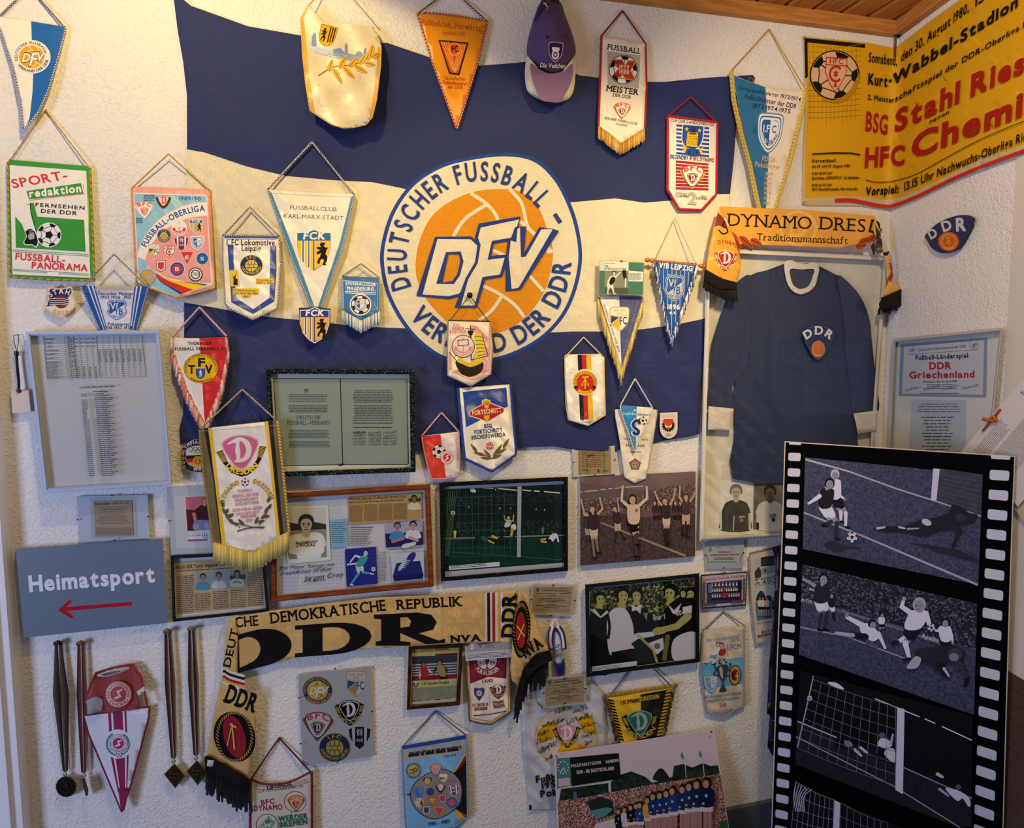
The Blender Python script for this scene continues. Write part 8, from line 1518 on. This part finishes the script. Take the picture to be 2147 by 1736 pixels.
t = Thing('calendar', 'spiral bound wall calendar with two old football photos, beside the film strip board', 'calendar', Z25, (740, 1690), d=.012, step=.00006)
p = t.P('pages'); p.poly([(594, 825), (842, 775), (850, 1200), (850, 1650), (665, 1680), (630, 1500), (612, 1250)], '#9c948c', 'paper', t=.01); p.poly([(612, 830), (842, 782), (850, 1650), (668, 1680), (640, 1450), (618, 1200)], '#c2b8ac', 'paper', t=.001)
q = t.P('photo_print', label='faded photo of a crowd by a house'); q.poly([(650, 880), (845, 840), (850, 1130), (650, 1160)], '#a8b0ba'); q.poly([(650, 1060), (848, 1030), (850, 1110), (650, 1130)], mix_noise('pale crowd photograph', ['#4a4e54', '#c4c6c8', '#7a7e84', '#33363c'], 330, .6, voronoi=True, lo=.1, hi=.9)); q.poly([(708, 862), (842, 840), (842, 940), (710, 950)], '#2c3440'); q.poly([(650, 1000), (690, 950), (712, 990), (712, 1050), (652, 1062)], '#33404c'); q.poly([(715, 960), (842, 945), (845, 1010), (715, 1030)], '#8a8e90'); q.rect(740, 975, 760, 1000, '#33363c')
q = t.P('photo_print', label='faded photo of footballers on a pitch'); q.poly([(652, 1150), (850, 1125), (850, 1440), (672, 1468)], '#b4bcc4'); q.poly([(655, 1290), (850, 1270), (850, 1440), (672, 1468)], '#4a6e9c'); q.poly(spl([(668, 1280), (680, 1210), (715, 1180), (745, 1220), (750, 1280)]), '#26323c'); q.poly(spl([(755, 1280), (765, 1230), (800, 1230), (815, 1270)]), '#33404c')
for x, c in ((700, '#d4c8c0'), (728, '#d4c8c0'), (770, '#c9c0b8'), (830, '#3a3c48')): man(q, {'head': (x, 1255), 'neck': (x, 1272), 'hip': (x+2, 1330), 'r': 14, 'eL': (x-16, 1300), 'hL': (x-18, 1320), 'kL': (x-8, 1375), 'fL': (x-10, 1430), 'kR': (x+12, 1375), 'fR': (x+14, 1425)}, c, '#1e2028', '#a88a78', '#26221f', '#a88a78', '#1c1a1c')
q = t.P('dates'); q.dashes(672, 1480, 840, 1500, 2, '#6a6460', .4, sl=-.06)
for i, n in enumerate(('1', '2', '3', '4', '5')): q.text(n, 722+i*29, 1588-i*6, 734+i*29, 1586-i*6, 20, '#26221f', bold=2)
for i, n in enumerate(('11', '12', '13', '14', '15', '16')): q.text(n, 684+i*30, 1628-i*6, 708+i*30, 1624-i*6, 20, '#26221f', bold=2)
s = t.P('spiral_binding', label='wire spiral')
for i in range(24): x = 600+i*10.2; y = 822-i*2.1; s.cord([(x, y+8, .012), (x+3, y-8, .016), (x+6, y-4, .004)], .0008, '#55524e', kind='metal', seg=None)

t = Thing('necktie', 'dark navy tie with thin pale diagonal stripes hanging between calendar and film strip board', 'necktie', Z25, (800, 2760), d=.03, step=.0001, wave=lambda x, y: .003*sin(y*2*pi/210))
p = t.P('blade'); p.z(ident); p.poly([(1618, 1147), (1636, 1143), (1660, 1150), (1668, 1400), (1664, 1560), (1650, 1600), (1618, 1582), (1609, 1565), (1614, 1500), (1608, 1495), (1612, 1400), (1622, 1280), (1628, 1180)], '#1a2038', 'satin', t=.008)
q = t.P('stripes'); q.z(ident)
for y in range(1175, 1580, 40): q.stroke(spl([(1626-(y > 1400)*6, y+16), (1640, y+10), (1660, y-8)], False, 4), 1.5, '#a8b0c8')
p = t.P('tail'); p.z(ident); p.poly([(1628, 1160), (1660, 1155), (1660, 1480), (1609, 1498), (1616, 1400)], '#161c30', 'satin', t=.004)

# ---------------------------------------------------------------- bottom row
t = Thing('pennant', 'white pennant with a dark red edge reading Werder Bremen, cut off at the bottom', 'pennant', Z22, (390, 1900), d=ramp(1640, .018, 1800, .026), wave=ripple(.0012, 70))
p = t.P('cloth'); p.poly([(112, 1085), (200, 1125), (330, 1135), (480, 1110), (640, 1025), (668, 1060), (668, 1400), (665, 1850), (400, 1980), (110, 1850), (108, 1400)], '#c9c0b4', 'satin', t=.0015)
q = t.P('print'); K = '#26221f'; q.poly([(140, 1130), (330, 1150), (480, 1130), (620, 1080), (622, 1110), (480, 1150), (330, 1172), (140, 1160)], '#a89c8c'); q.text('1.RUNDE', 258, 1180, 485, 1148, 32, K, bold=2); q.stroke(spl([(142, 1176), (330, 1182), (480, 1160), (635, 1115)], False), 4, K); q.text('CUP DER LANDESMEISTER', 175, 1212, 588, 1162, 24, K, bold=0)
R_ = '#8a2038'; q.text('BFC', 205, 1322, 328, 1306, 42, R_, bold=2); q.text('DYNAMO', 138, 1378, 398, 1362, 48, R_, bold=1); q.circ(510, 1292, 100, K, ry=94, hole=.95); q.stroke([(480, 1385), (472, 1420)], 4, K); bfc(q, 518, 1300, 76, 0, mid='#7a2434', top='#c86a2c', wreath='#8a6a34', white='#d8a070'); q.up(14)
q.circ(258, 1500, 102, K, ry=98, hole=.96); q.place(262, 1490, 62, 66, 6); q.poly([(0, -1.05), (1, -.1), (.2, 1.05), (-.9, .2)], '#2c7a62'); q.poly([(0, -.9), (.86, -.08), (.16, .9), (-.78, .18)], '#c9c8bc'); q.poly([(0, -.8), (.76, -.08), (.14, .8), (-.7, .16)], '#2c7a62'); q.stroke([(-.5, -.1), (-.15, .5), (.05, -.05), (.2, .4), (.5, -.2)], .2, '#c9c8bc'); q.reset(); q.up(8)
G = '#2c6a52'; q.text('WERDER', 360, 1472, 622, 1442, 46, G, bold=2); q.text('BREMEN', 372, 1525, 622, 1492, 46, G, bold=2); q.text('V.', 320, 1478, 342, 1474, 22, G); q.text('SV', 180, 1530, 210, 1528, 22, G)
for L in ([(110, 1085), (106, 1400), (108, 1850)], [(655, 1022), (660, 1080), (660, 1400), (662, 1850)]): t.P('edging').cord(L, .0042, ['#7a2432', '#6a1c2a'], twist=3)
t.P('top_edging').cord(spl([(112, 1086), (200, 1125), (330, 1135), (480, 1108), (650, 1022)], False, 3), .0034, ['#7a2432'], twist=3)
hanger(t, (115, 1085), (366, 715), (650, 1025), .0026, ['#6a2430', '#4a1c24'], twist=2)

t = Thing('pennant', 'blue topped pennant with a grey round field of club crests, 1986-1987', 'pennant', Z22, (1790, 1640), d=ramp(1560, .016, 1736, .024), wave=lambda x, y: .0012*sin((x+.6*y)*2*pi/75))
p = t.P('cloth'); p.poly([(1470, 795), (2050, 692), (2060, 1100), (2062, 1420), (1960, 1500), (1800, 1640), (1530, 1600), (1505, 1500), (1482, 1100)], '#7ab4dc', 'satin', t=.0015); p.poly([(1470, 790), (2048, 692), (2052, 726), (1474, 824)], '#1f4ca0', 'satin'); p.poly([(1476, 824), (2042, 728), (2045, 850), (1760, 880), (1492, 936)], '#a8a4a4', 'satin')
p.poly(spl([(2040, 860), (2000, 960), (1930, 1030), (1960, 1120), (2010, 1250), (1980, 1330), (1940, 1370), (2000, 1400), (2050, 1440), (2056, 1420), (2052, 1100), (2048, 880)], True, 3), '#1e1618', 'satin'); p.poly([(2030, 855), (2046, 855), (2044, 885), (1990, 985), (1935, 1035), (1925, 1030), (1990, 950)], '#d8a838'); p.poly([(2046, 870), (2046, 920), (2010, 975), (1945, 1035)], '#8a2424'); p.poly([(1945, 1350), (1985, 1380), (2055, 1410), (2010, 1440), (1975, 1460)], '#d8a838'); p.poly([(1965, 1360), (2050, 1408), (2030, 1425)], '#a82c24')
q = t.P('print'); q.dashes(1530, 862, 2000, 895, 1, '#2a2628', .9, sl=-.13, ragged=0); q.dashes(1534, 848, 2006, 870, 1, '#44403f', .8, sl=-.13, ragged=0); q.text('DER DDR', 1856, 894, 1960, 880, 20, '#33508a', bold=1)
F_ = spl([(1660, 1060), (1790, 1000), (1900, 1010), (1990, 1090), (2016, 1200), (1990, 1310), (1900, 1400), (1770, 1450), (1650, 1410), (1570, 1320), (1545, 1220), (1580, 1130)], True, 5); q.poly(F_, '#1c1a1c'); q.poly(inset(F_, 7), '#8a8684'); q.poly([(1505, 1225), (1545, 1215), (1550, 1245)], '#8a2c28')
k = q; dfv(k, 1576, 1012, 72, -8, ring='#8a8c8c', txt='#55585c', ball='#d4b838', let='#7a7a70', out='#70747a'); bfc(k, 1775, 1000, 58, -3, wreath='#8a8684', top='#d87a64', mid='#c98a84', white='#c9a8a0', edge='#a06a64')
lok(k, 1702, 1105, 48); jena(k, 1846, 1080, 40, -2); badge(k, 1930, 1128, 34, '#a85a4c', '#8a8684', '#8a8684', 'v'); fcm(k, 1622, 1212, 48, -2, white='#6a8ac0'); badge(k, 1726, 1202, 36, '#2c4a8c', '#2c4a8c', '#8a8684'); dynamo(k, 1820, 1165, 38, field='#c9a0a4', line='#b08a90', rib='#33302c', words=False); aue(k, 1938, 1190, 46, -4, pur='#6a3470'); fck(k, 1628, 1300, 40, -2)
badge(k, 1745, 1285, 44, '#b03a24', '#e0a838', '#d8a030', 'v'); badge(k, 1838, 1265, 38, '#b8b0ac', '#c9444c', '#33303a', 'r'); badge(k, 1922, 1300, 46, '#3a5aa8', '#b85a6a', '#5a7ac0'); badge(k, 1692, 1370, 38, '#c9c0c4', '#5a3a5a', '#33406a', 'r'); badge(k, 1806, 1380, 40, '#d04a44', '#d8443c', '#d8b04a', 'v')
q.up(40); q.text('1986 - 1987', 1710, 1510, 1905, 1482, 30, '#24406e', bold=1)
t.P('edging').cord([(1470, 795), (1482, 1100), (1505, 1500), (1530, 1602), (1800, 1645), (1960, 1505), (2064, 1420), (2060, 1100), (2050, 692)], .0032, ['#26428c', '#c9c9d0'], twist=1)
hanger(t, (1480, 790), (1770, 475), (2045, 690), .0024, ['#26304e', '#8a90a0'], twist=1)

# stadium photo board leaning out from the wall at its foot
BOARD = Plane(BACK.at(1320, 1560, .03), (0, -1, .16))
t = Thing('photo_board', 'large colour photo board of two teams lined up in a stadium under a scoreboard', 'photo board', Z24, (900, 2100), plane=BOARD, d=.0, step=.00008)
O = [(253, 1248), (1303, 1086), (1400, 1736), (1440, 2050), (300, 2200)]
p = t.P('board'); p.poly(O, '#cfc9d2', 'paper', t=.01)
q = t.P('picture_print'); q.poly([(258, 1252), (1300, 1092), (1345, 1400), (1340, 1460), (275, 1620)], '#c4b8c8')
q.poly([(300, 1480), (620, 1440), (680, 1390), (760, 1365), (850, 1400), (900, 1440), (1030, 1400), (1040, 1330), (1100, 1316), (1160, 1340), (1230, 1310), (1280, 1330), (1330, 1325), (1345, 1420), (280, 1600)], mix_noise('dark trees photograph', ['#121c1c', '#1e2c26', '#2a3c30'], 60, .5, 5))
q.poly(spl([(905, 1420), (925, 1365), (960, 1345), (1000, 1390), (1010, 1430)]), '#1a2826')
q.poly([(280, 1560), (480, 1530), (640, 1500), (900, 1450), (1345, 1380), (1440, 2050), (300, 2200)], mix_noise('colourful crowd photograph', ['#3a2a2e', '#b08a7c', '#6a4a48', '#c4b4ac', '#8a3a38', '#4a4a5a', '#9a7468'], 330, .6, voronoi=True, lo=.05, hi=.9))
q.poly([(470, 1560), (560, 1530), (640, 1560), (650, 1640), (560, 1670), (500, 1640)], '#1e2a2a'); q.poly([(480, 1625), (600, 1600), (640, 1612), (560, 1690)], '#4a8a8c'); q.poly([(610, 1435), (626, 1432), (630, 1500), (612, 1502)], '#b8b8c0'); q.poly([(380, 1500), (400, 1498), (404, 1540), (384, 1544)], '#4a6a9a')
for x, y0, y1 in ((1092, 1235, 1410), (1210, 1225, 1395)): q.stroke([(x+18, y0+50), (x+28, y1)], 5, '#b8bcc4'); q.poly([(x, y0), (x+14, y0+40), (x+8, y0+55), (x-10, y0+30)], '#4a7aa0')
q.poly([(272, 1280), (358, 1275), (370, 1458), (275, 1478)], '#3a7a80'); q.poly([(282, 1415), (358, 1405), (360, 1455), (286, 1466)], '#c4a8b0')
for i in range(12): a = pi*i/6; q.stroke([(315+30*sin(a), 1340-36*cos(a)), (315+38*sin(a), 1340-45*cos(a))], 6, '#d8d8d8')
q.stroke([(298, 1372), (318, 1340), (330, 1372)], 5, '#d8d8d8')
q.poly([(358, 1275), (678, 1245), (692, 1412), (372, 1462)], '#0e1818'); q.text('VOLKSPARKSTADION', 366, 1340, 562, 1315, 19, '#cfc4cc', bold=2, gap=.25); q.text('HAMBURG', 596, 1312, 680, 1300, 18, '#cfc4cc', bold=2, gap=.2); q.text('DDR - BR DEUTSCHLAND', 404, 1382, 650, 1354, 21, '#cfc4cc', bold=2, gap=.25)
n = t.P('team_picture', label='two rows of printed footballers')
def stand(x, y, s, top, bot, hair, low):
    n.limb((x-s*.3, y+s*3.4), (x-s*.3, low), s*.62, s*.5, '#a8807c'); n.limb((x+s*.35, y+s*3.4), (x+s*.35, low), s*.62, s*.5, '#a8807c'); n.poly([(x-s*.8, y+s*2.9), (x+s*.8, y+s*2.9), (x+s*.85, y+s*4.3), (x-s*.85, y+s*4.3)], bot)
    n.poly(spl([(x-s*.5, y+s*.75), (x+s*.45, y+s*.75), (x+s*1.05, y+s*1.3), (x+s*1.1, y+s*3), (x+s*.6, y+s*3.6), (x-s*.7, y+s*3.6), (x-s*1.05, y+s*2.8), (x-s*1.0, y+s*1.3)], True, 3), top); n.limb((x-s*.9, y+s*1.4), (x-s*.8, y+s*3), s*.5, s*.4, top); n.circ(x-s*.62, y+s*3.1, s*.22, '#c09078', n=8)
    n.circ(x, y, s*.72, hair, ry=s*.9, n=14); n.circ(x-s*.22, y+s*.2, s*.46, '#b08878', ry=s*.6, n=12); n.rect(x-s*.35, y+s*1.7, x+s*.02, y+s*2.15, '#9ab0d0')
for i in range(9): stand(545+i*22, 1690-i*7, 18+i*.8, '#c9c4d0', '#1c1a24', '#4a3a30', 1950)
for x, y, s, c in ((680, 1625, 26, '#14141a'), (722, 1615, 26, '#c4c0cc'), (760, 1600, 27, '#12121a'), (795, 1590, 28, '#101018'), (820, 1585, 30, '#1c3e88'), (870, 1552, 32, '#c99a24'), (908, 1528, 34, '#16346e'), (952, 1520, 34, '#16346e'), (995, 1508, 36, '#16346e'), (1035, 1490, 38, '#1c3c7c'), (1100, 1480, 38, '#15305f'), (1145, 1462, 40, '#14305f'), (1195, 1448, 42, '#12284e'), (1258, 1440, 44, '#101f42')): stand(x, y, s, c, '#c9c4cc' if c != '#14141a' else '#14141a', '#261c18', 2000)
n.poly([(1340, 1700), (1386, 1680), (1440, 2050), (1350, 2060)], '#2c5a34')
for x, y in ((272, 1268), (1285, 1106)): t.P('pin').circ(x, y, 6, '#5a5860', kind='metal', n=10, t=.002)

# ---------------------------------------------------------------- film strip board standing across the corner
FILM = Plane(BACK.at(1640, 930, .2), (-.774, -.633, 0))
t = Thing('film_strip_board', 'tall black display board printed as a film strip with football photos, standing in the corner', 'display board', ident, (1860, 1960), plane=FILM, d=.0, step=.00008)
O = [(1645, 925), (2129, 956), (2124, 1070), (2118, 1250), (2112, 1450), (2104, 1736), (2098, 1960), (1606, 2010), (1617, 1736), (1628, 1400), (1638, 1150)]
p = t.P('panel'); p.poly(O, '#c9bcae', 'paper', t=.012); p.poly(inset(O, 2.2), '#06070d', 'matte')
def rr(pts, r=.22):
    out = []
    for i in range(4):
        a, b, c = pts[i-1], pts[i], pts[(i+1) % 4]; k = r
        la, lc = math.hypot(a[0]-b[0], a[1]-b[1]), math.hypot(c[0]-b[0], c[1]-b[1]); m = min(la, lc)*r
        p1 = (b[0]+(a[0]-b[0])/la*m, b[1]+(a[1]-b[1])/la*m); p2 = (b[0]+(c[0]-b[0])/lc*m, b[1]+(c[1]-b[1])/lc*m); mid = ((p1[0]+p2[0]+2*b[0])/4, (p1[1]+p2[1]+2*b[1])/4)
        out += [p1, mid, p2]
    return out
HOLE = '#c4c6da'
for i in range(-1, 33):
    y = 958+i*32.6; x = 1666-(y-958)*.0345-(max(0, y-1450)*.004); w, h, sl = 26, 17, .03+.15*(y-930)/800*1.35
    if i == -1: t.P('perforation').poly([(1654, 925.8), (1680, 927.5), (1679, 933), (1655, 932)], HOLE); continue
    t.P('perforation').poly(rr([(x-w/2, y-h/2-sl*w/2), (x+w/2, y-h/2+sl*w/2), (x+w/2-.6, y+h/2+sl*w/2), (x-w/2-.6, y+h/2-sl*w/2)]), HOLE)
for i in range(-1, 26):
    y = 996.5+i*41.6; x = 2096-(y-996)*.0505+(max(0, y-1300)*.01); w, h, sl = 41, 21, .03+.36*(y-930)/800
    if i == -1: t.P('perforation').poly([(2076.5, 953.5), (2119, 956.5), (2117, 964), (2079, 962)], HOLE); continue
    t.P('perforation').poly(rr([(x-w/2, y-h/2-sl*w/2), (x+w/2, y-h/2+sl*w/2), (x+w/2-1, y+h/2+sl*w/2), (x-w/2-1, y+h/2-sl*w/2)]), HOLE)
sk, Wh, Dk = '#8a8aa4', '#d0d0e8', '#16161e'
a = t.P('photo_print', label='black and white photo of two players and a diving goalkeeper'); a.z(Z26)
a.poly([(345, 230), (1808, 375), (1770, 1280), (325, 985)], GR); a.poly([(1455, 322), (1808, 372), (1792, 715), (1430, 590)], mix_noise('grey net photograph', ['#343644', '#40424f'], 60, .5))
a.stroke([(348, 248), (700, 345), (1100, 490), (1400, 585), (1795, 715)], 15, '#a8a8c0', w1=10); a.stroke([(335, 685), (800, 870), (1200, 1040), (1765, 1280)], 13, '#a0a0b8', w1=18); a.poly([(1400, 322), (1454, 326), (1425, 590), (1380, 580)], '#c4c4dc')
for i in range(7): a.stroke([(1455, 370+i*34), (1800, 430+i*42)], 2, '#6a6c80')
a.poly(spl([(500, 950), (560, 920), (680, 960), (780, 970), (800, 990), (700, 980), (640, 1010), (560, 1000)]), '#2a2a36'); a.poly([(1160, 930), (1350, 950), (1600, 990), (1775, 1080), (1760, 1100), (1420, 1010), (1300, 960)], '#2a2a36')
man(a, {'head': (592, 375), 'neck': (585, 415), 'hip': (590, 565), 'r': 40, 'eL': (520, 480), 'hL': (505, 540), 'eR': (630, 545), 'hR': (672, 575), 'kL': (640, 680), 'fL': (640, 760), 'kR': (680, 690), 'fR': (680, 805), 'sl': Wh}, Wh, Dk, sk, '#b8b8cc', Wh, Dk)
man(a, {'head': (548, 450), 'neck': (525, 490), 'hip': (510, 640), 'r': 44, 'eL': (450, 575), 'hL': (375, 612), 'eR': (560, 580), 'hR': (560, 620), 'kL': (560, 760), 'fL': (490, 790), 'kR': (605, 770), 'fR': (595, 900)}, '#1c1c26', Wh, sk, '#101016', '#2c2c3a', '#14141c'); a.up(14); a.limb((465, 550), (380, 608), 36, 20, Wh); ball(a, 732, 888, 46, white='#d4d4e8')
a.poly(spl([(900, 820), (1000, 800), (1150, 800), (1300, 745), (1450, 720), (1530, 680), (1560, 620), (1640, 650), (1700, 690), (1760, 700), (1750, 745), (1700, 780), (1640, 790), (1590, 770), (1640, 840), (1600, 900), (1580, 960), (1550, 960), (1580, 840), (1450, 840), (1330, 880), (1150, 850), (1000, 840)], True, 4), '#22222c'); a.circ(1345, 765, 42, '#b8b8d0', ry=26, rot=20); a.limb((940, 815), (1000, 806), 20, 16, '#b0b0c8'); a.limb((1120, 805), (1165, 815), 18, 14, '#b0b0c8'); a.limb((1190, 820), (1280, 815), 16, 10, '#9a9ab0'); a.poly(spl([(1610, 690), (1680, 730), (1620, 760), (1580, 730)]), '#33333f')
b = t.P('photo_print', label='black and white photo of a goal mouth scramble'); b.z(Z27)
b.poly([(322, 90), (1762, 415), (1735, 1330), (296, 835)], GR); b.poly([(322, 90), (1762, 415), (1752, 800), (1100, 590), (620, 460), (310, 390)], CR); b.stroke([(310, 385), (620, 470), (1140, 620), (1450, 740)], 26, '#55586c'); b.stroke([(305, 608), (700, 690), (1180, 870)], 9, '#9a9ab4'); b.stroke([(640, 470), (1400, 715)], 4, '#9a9ab4')
man(b, {'head': (498, 215), 'neck': (485, 260), 'hip': (475, 400), 'r': 44, 'eL': (400, 250), 'hL': (335, 215), 'eR': (500, 340), 'hR': (390, 295), 'kL': (480, 500), 'fL': (455, 630), 'kR': (530, 490), 'fR': (500, 625), 'sl': sk}, '#22222e', Wh, sk, '#0e0e14', '#2c2c3a', '#0e0e14')
man(b, {'head': (565, 350), 'neck': (565, 368), 'hip': (565, 440), 'r': 20, 'kL': (575, 490), 'fL': (575, 540), 'kR': (585, 490), 'fR': (580, 540)}, '#1c1c26', Wh, sk, '#14141a', Dk, Dk); man(b, {'head': (980, 510), 'neck': (975, 525), 'hip': (975, 580), 'r': 19, 'eL': (945, 545), 'hL': (935, 560), 'kL': (965, 610), 'fL': (960, 635), 'kR': (990, 610), 'fR': (990, 625)}, Wh, Dk, sk, '#14141a', sk, Dk)
b.limb((690, 525), (830, 600), 30, 50, Wh); b.poly(spl([(800, 600), (870, 575), (940, 640), (960, 690), (900, 725), (840, 690), (805, 650)]), Wh); b.circ(897, 578, 36, '#16161e'); b.circ(905, 590, 26, sk); b.limb((950, 660), (1005, 780), 36, 20, Wh); b.limb((840, 690), (740, 670), 60, 40, Dk); b.limb((740, 675), (600, 655), 34, 22, '#a8a8c0'); b.limb((860, 730), (940, 760), 44, 24, '#4a4a5a'); b.circ(690, 510, 16, sk)
man(b, {'head': (1285, 430), 'neck': (1280, 470), 'hip': (1230, 620), 'r': 60, 'eL': (1140, 440), 'hL': (1160, 375), 'eR': (1370, 590), 'hR': (1390, 620), 'kL': (1180, 690), 'fL': (1110, 730), 'kR': (1170, 740), 'fR': (1205, 870), 'sl': Wh, 'dir': -1}, Wh, Dk, sk, '#a0a0b8', Wh, Dk); b.up(12)
man(b, {'head': (1500, 575), 'neck': (1495, 600), 'hip': (1505, 720), 'r': 36, 'eL': (1440, 640), 'hL': (1360, 620), 'eR': (1555, 680), 'hR': (1560, 740), 'kL': (1480, 780), 'fL': (1480, 790), 'kR': (1530, 780), 'fR': (1530, 790), 'sl': Wh}, Wh, Dk, sk, '#101016', Dk, Dk); b.up(12); ball(b, 1385, 612, 34, white='#c9c9e0')
b.poly(spl([(1260, 800), (1340, 780), (1480, 770), (1600, 780), (1660, 830), (1590, 900), (1500, 900), (1440, 960), (1360, 900), (1260, 860)]), '#262632'); b.poly(spl([(1250, 850), (1300, 870), (1270, 940), (1200, 950), (1185, 930)]), '#a4a4bc'); b.limb((1600, 880), (1680, 1040), 50, 30, '#33333f'); b.limb((1680, 1040), (1660, 1090), 36, 26, '#12121a'); b.limb((1450, 920), (1500, 1010), 60, 30, '#1a1a24'); b.limb((1490, 950), (1530, 1010), 26, 16, '#b0b0c8'); b.circ(1580, 830, 62, '#3a3a48', ry=52); b.circ(1570, 855, 40, '#77778c', ry=34)
b.text('Apollin', 1300, 690, 1440, 736, 34, '#a8a8c0', bold=2); b.text('RTIS', 316, 392, 400, 408, 20, '#a8a8c0', bold=1)
c = t.P('photo_print', label='black and white photo through a goal net with a white post'); c.z(Z28)
c.poly([(590, 20), (1790, 335), (1780, 990), (1700, 1115), (1650, 1060), (555, 670)], '#090a10'); c.poly([(568, 372), (850, 490), (1310, 690), (1785, 905), (1780, 1100), (1700, 1115), (555, 670)], mix_noise('dark grey pitch photograph', ['#1a1a24', '#24242e'], 90, .5)); c.stroke([(570, 372), (850, 488)], 8, '#b8b8d0'); c.stroke([(1310, 694), (1785, 908)], 7, '#9a9ab4'); c.stroke([(560, 480), (1250, 830), (1700, 1110)], 7, '#9a9ab4')
for L in ((1110, 215, 1420, 342), (1455, 355, 1530, 388), (1575, 408, 1785, 505)): c.stroke([L[:2], L[2:]], 7, '#dcdcf0')
c.poly(spl([(785, 100), (840, 105), (890, 140), (880, 150), (800, 120)]), '#d8d8ec')
net(c, [(680, 80), (1255, 270), (1250, 820), (575, 560)], 10, 7, '#77788c', 3, 10); c.stroke([(682, 55), (570, 555)], 6, '#a8a8c0'); ball(c, 655, 212, 20, white='#dcdcf0')
c.poly(spl([(830, 540), (850, 480), (910, 510), (950, 560), (900, 560)]), '#0c0c12'); c.poly(spl([(895, 505), (940, 515), (955, 545), (910, 545)]), '#77788c'); c.limb((970, 570), (1015, 612), 20, 14, '#c4c4d8'); c.limb((1010, 555), (1055, 590), 18, 14, '#c4c4d8'); c.poly(spl([(1130, 540), (1150, 490), (1200, 500), (1230, 540), (1180, 560)]), '#c9c9de'); c.poly(spl([(1175, 600), (1200, 560), (1245, 570), (1250, 650), (1220, 650)]), '#c4c4d8'); c.circ(1160, 470, 22, '#55566a'); c.limb((1220, 530), (1235, 465), 20, 14, '#a8a8bc'); c.limb((1100, 600), (1200, 650), 34, 18, '#16161e')
c.poly(spl([(1600, 840), (1680, 850), (1760, 900), (1775, 960), (1755, 960), (1720, 910), (1680, 925)]), '#c9c9de'); c.circ(1690, 830, 18, '#55566a'); c.limb((1560, 845), (1620, 890), 22, 14, '#9a9ab0'); c.limb((1545, 740), (1580, 760), 26, 18, '#b8b8cc')
c.poly([(1265, 275), (1316, 288), (1304, 880), (1252, 850)], '#c9c9de')
d = t.P('photo_print', label='black and white photo of a torn goal net'); d.z(Z28); d.poly([(545, 780), (860, 930), (1300, 1115), (1300, 1400), (505, 1400), (528, 1000)], '#0e0e16'); net(d, [(560, 790), (830, 920), (800, 1400), (500, 1400)], 8, 7, '#8a8aa0', 3, 14); net(d, [(870, 940), (1200, 1080), (1180, 1400), (860, 1400)], 7, 5, '#77788c', 3, 14); d.poly([(825, 920), (868, 940), (850, 1400), (805, 1400)], '#c4c4d8')
for i in range(6): d.stroke(spl([(560+i*22, 800+i*9), (545+i*14, 900), (560+i*12, 1000)], False), 6, '#b0b0c8')

t = Thing('metal_strip', 'thin grey metal strip hanging from the wooden moulding in the corner', 'metal strip', ident, (1880, 118), d=.03)
p = t.P('strip'); p.poly([(1876, 72), (1881, 71), (1879, 118), (1874, 119)], '#8a7a6a', 'metal', t=.002)
finish()
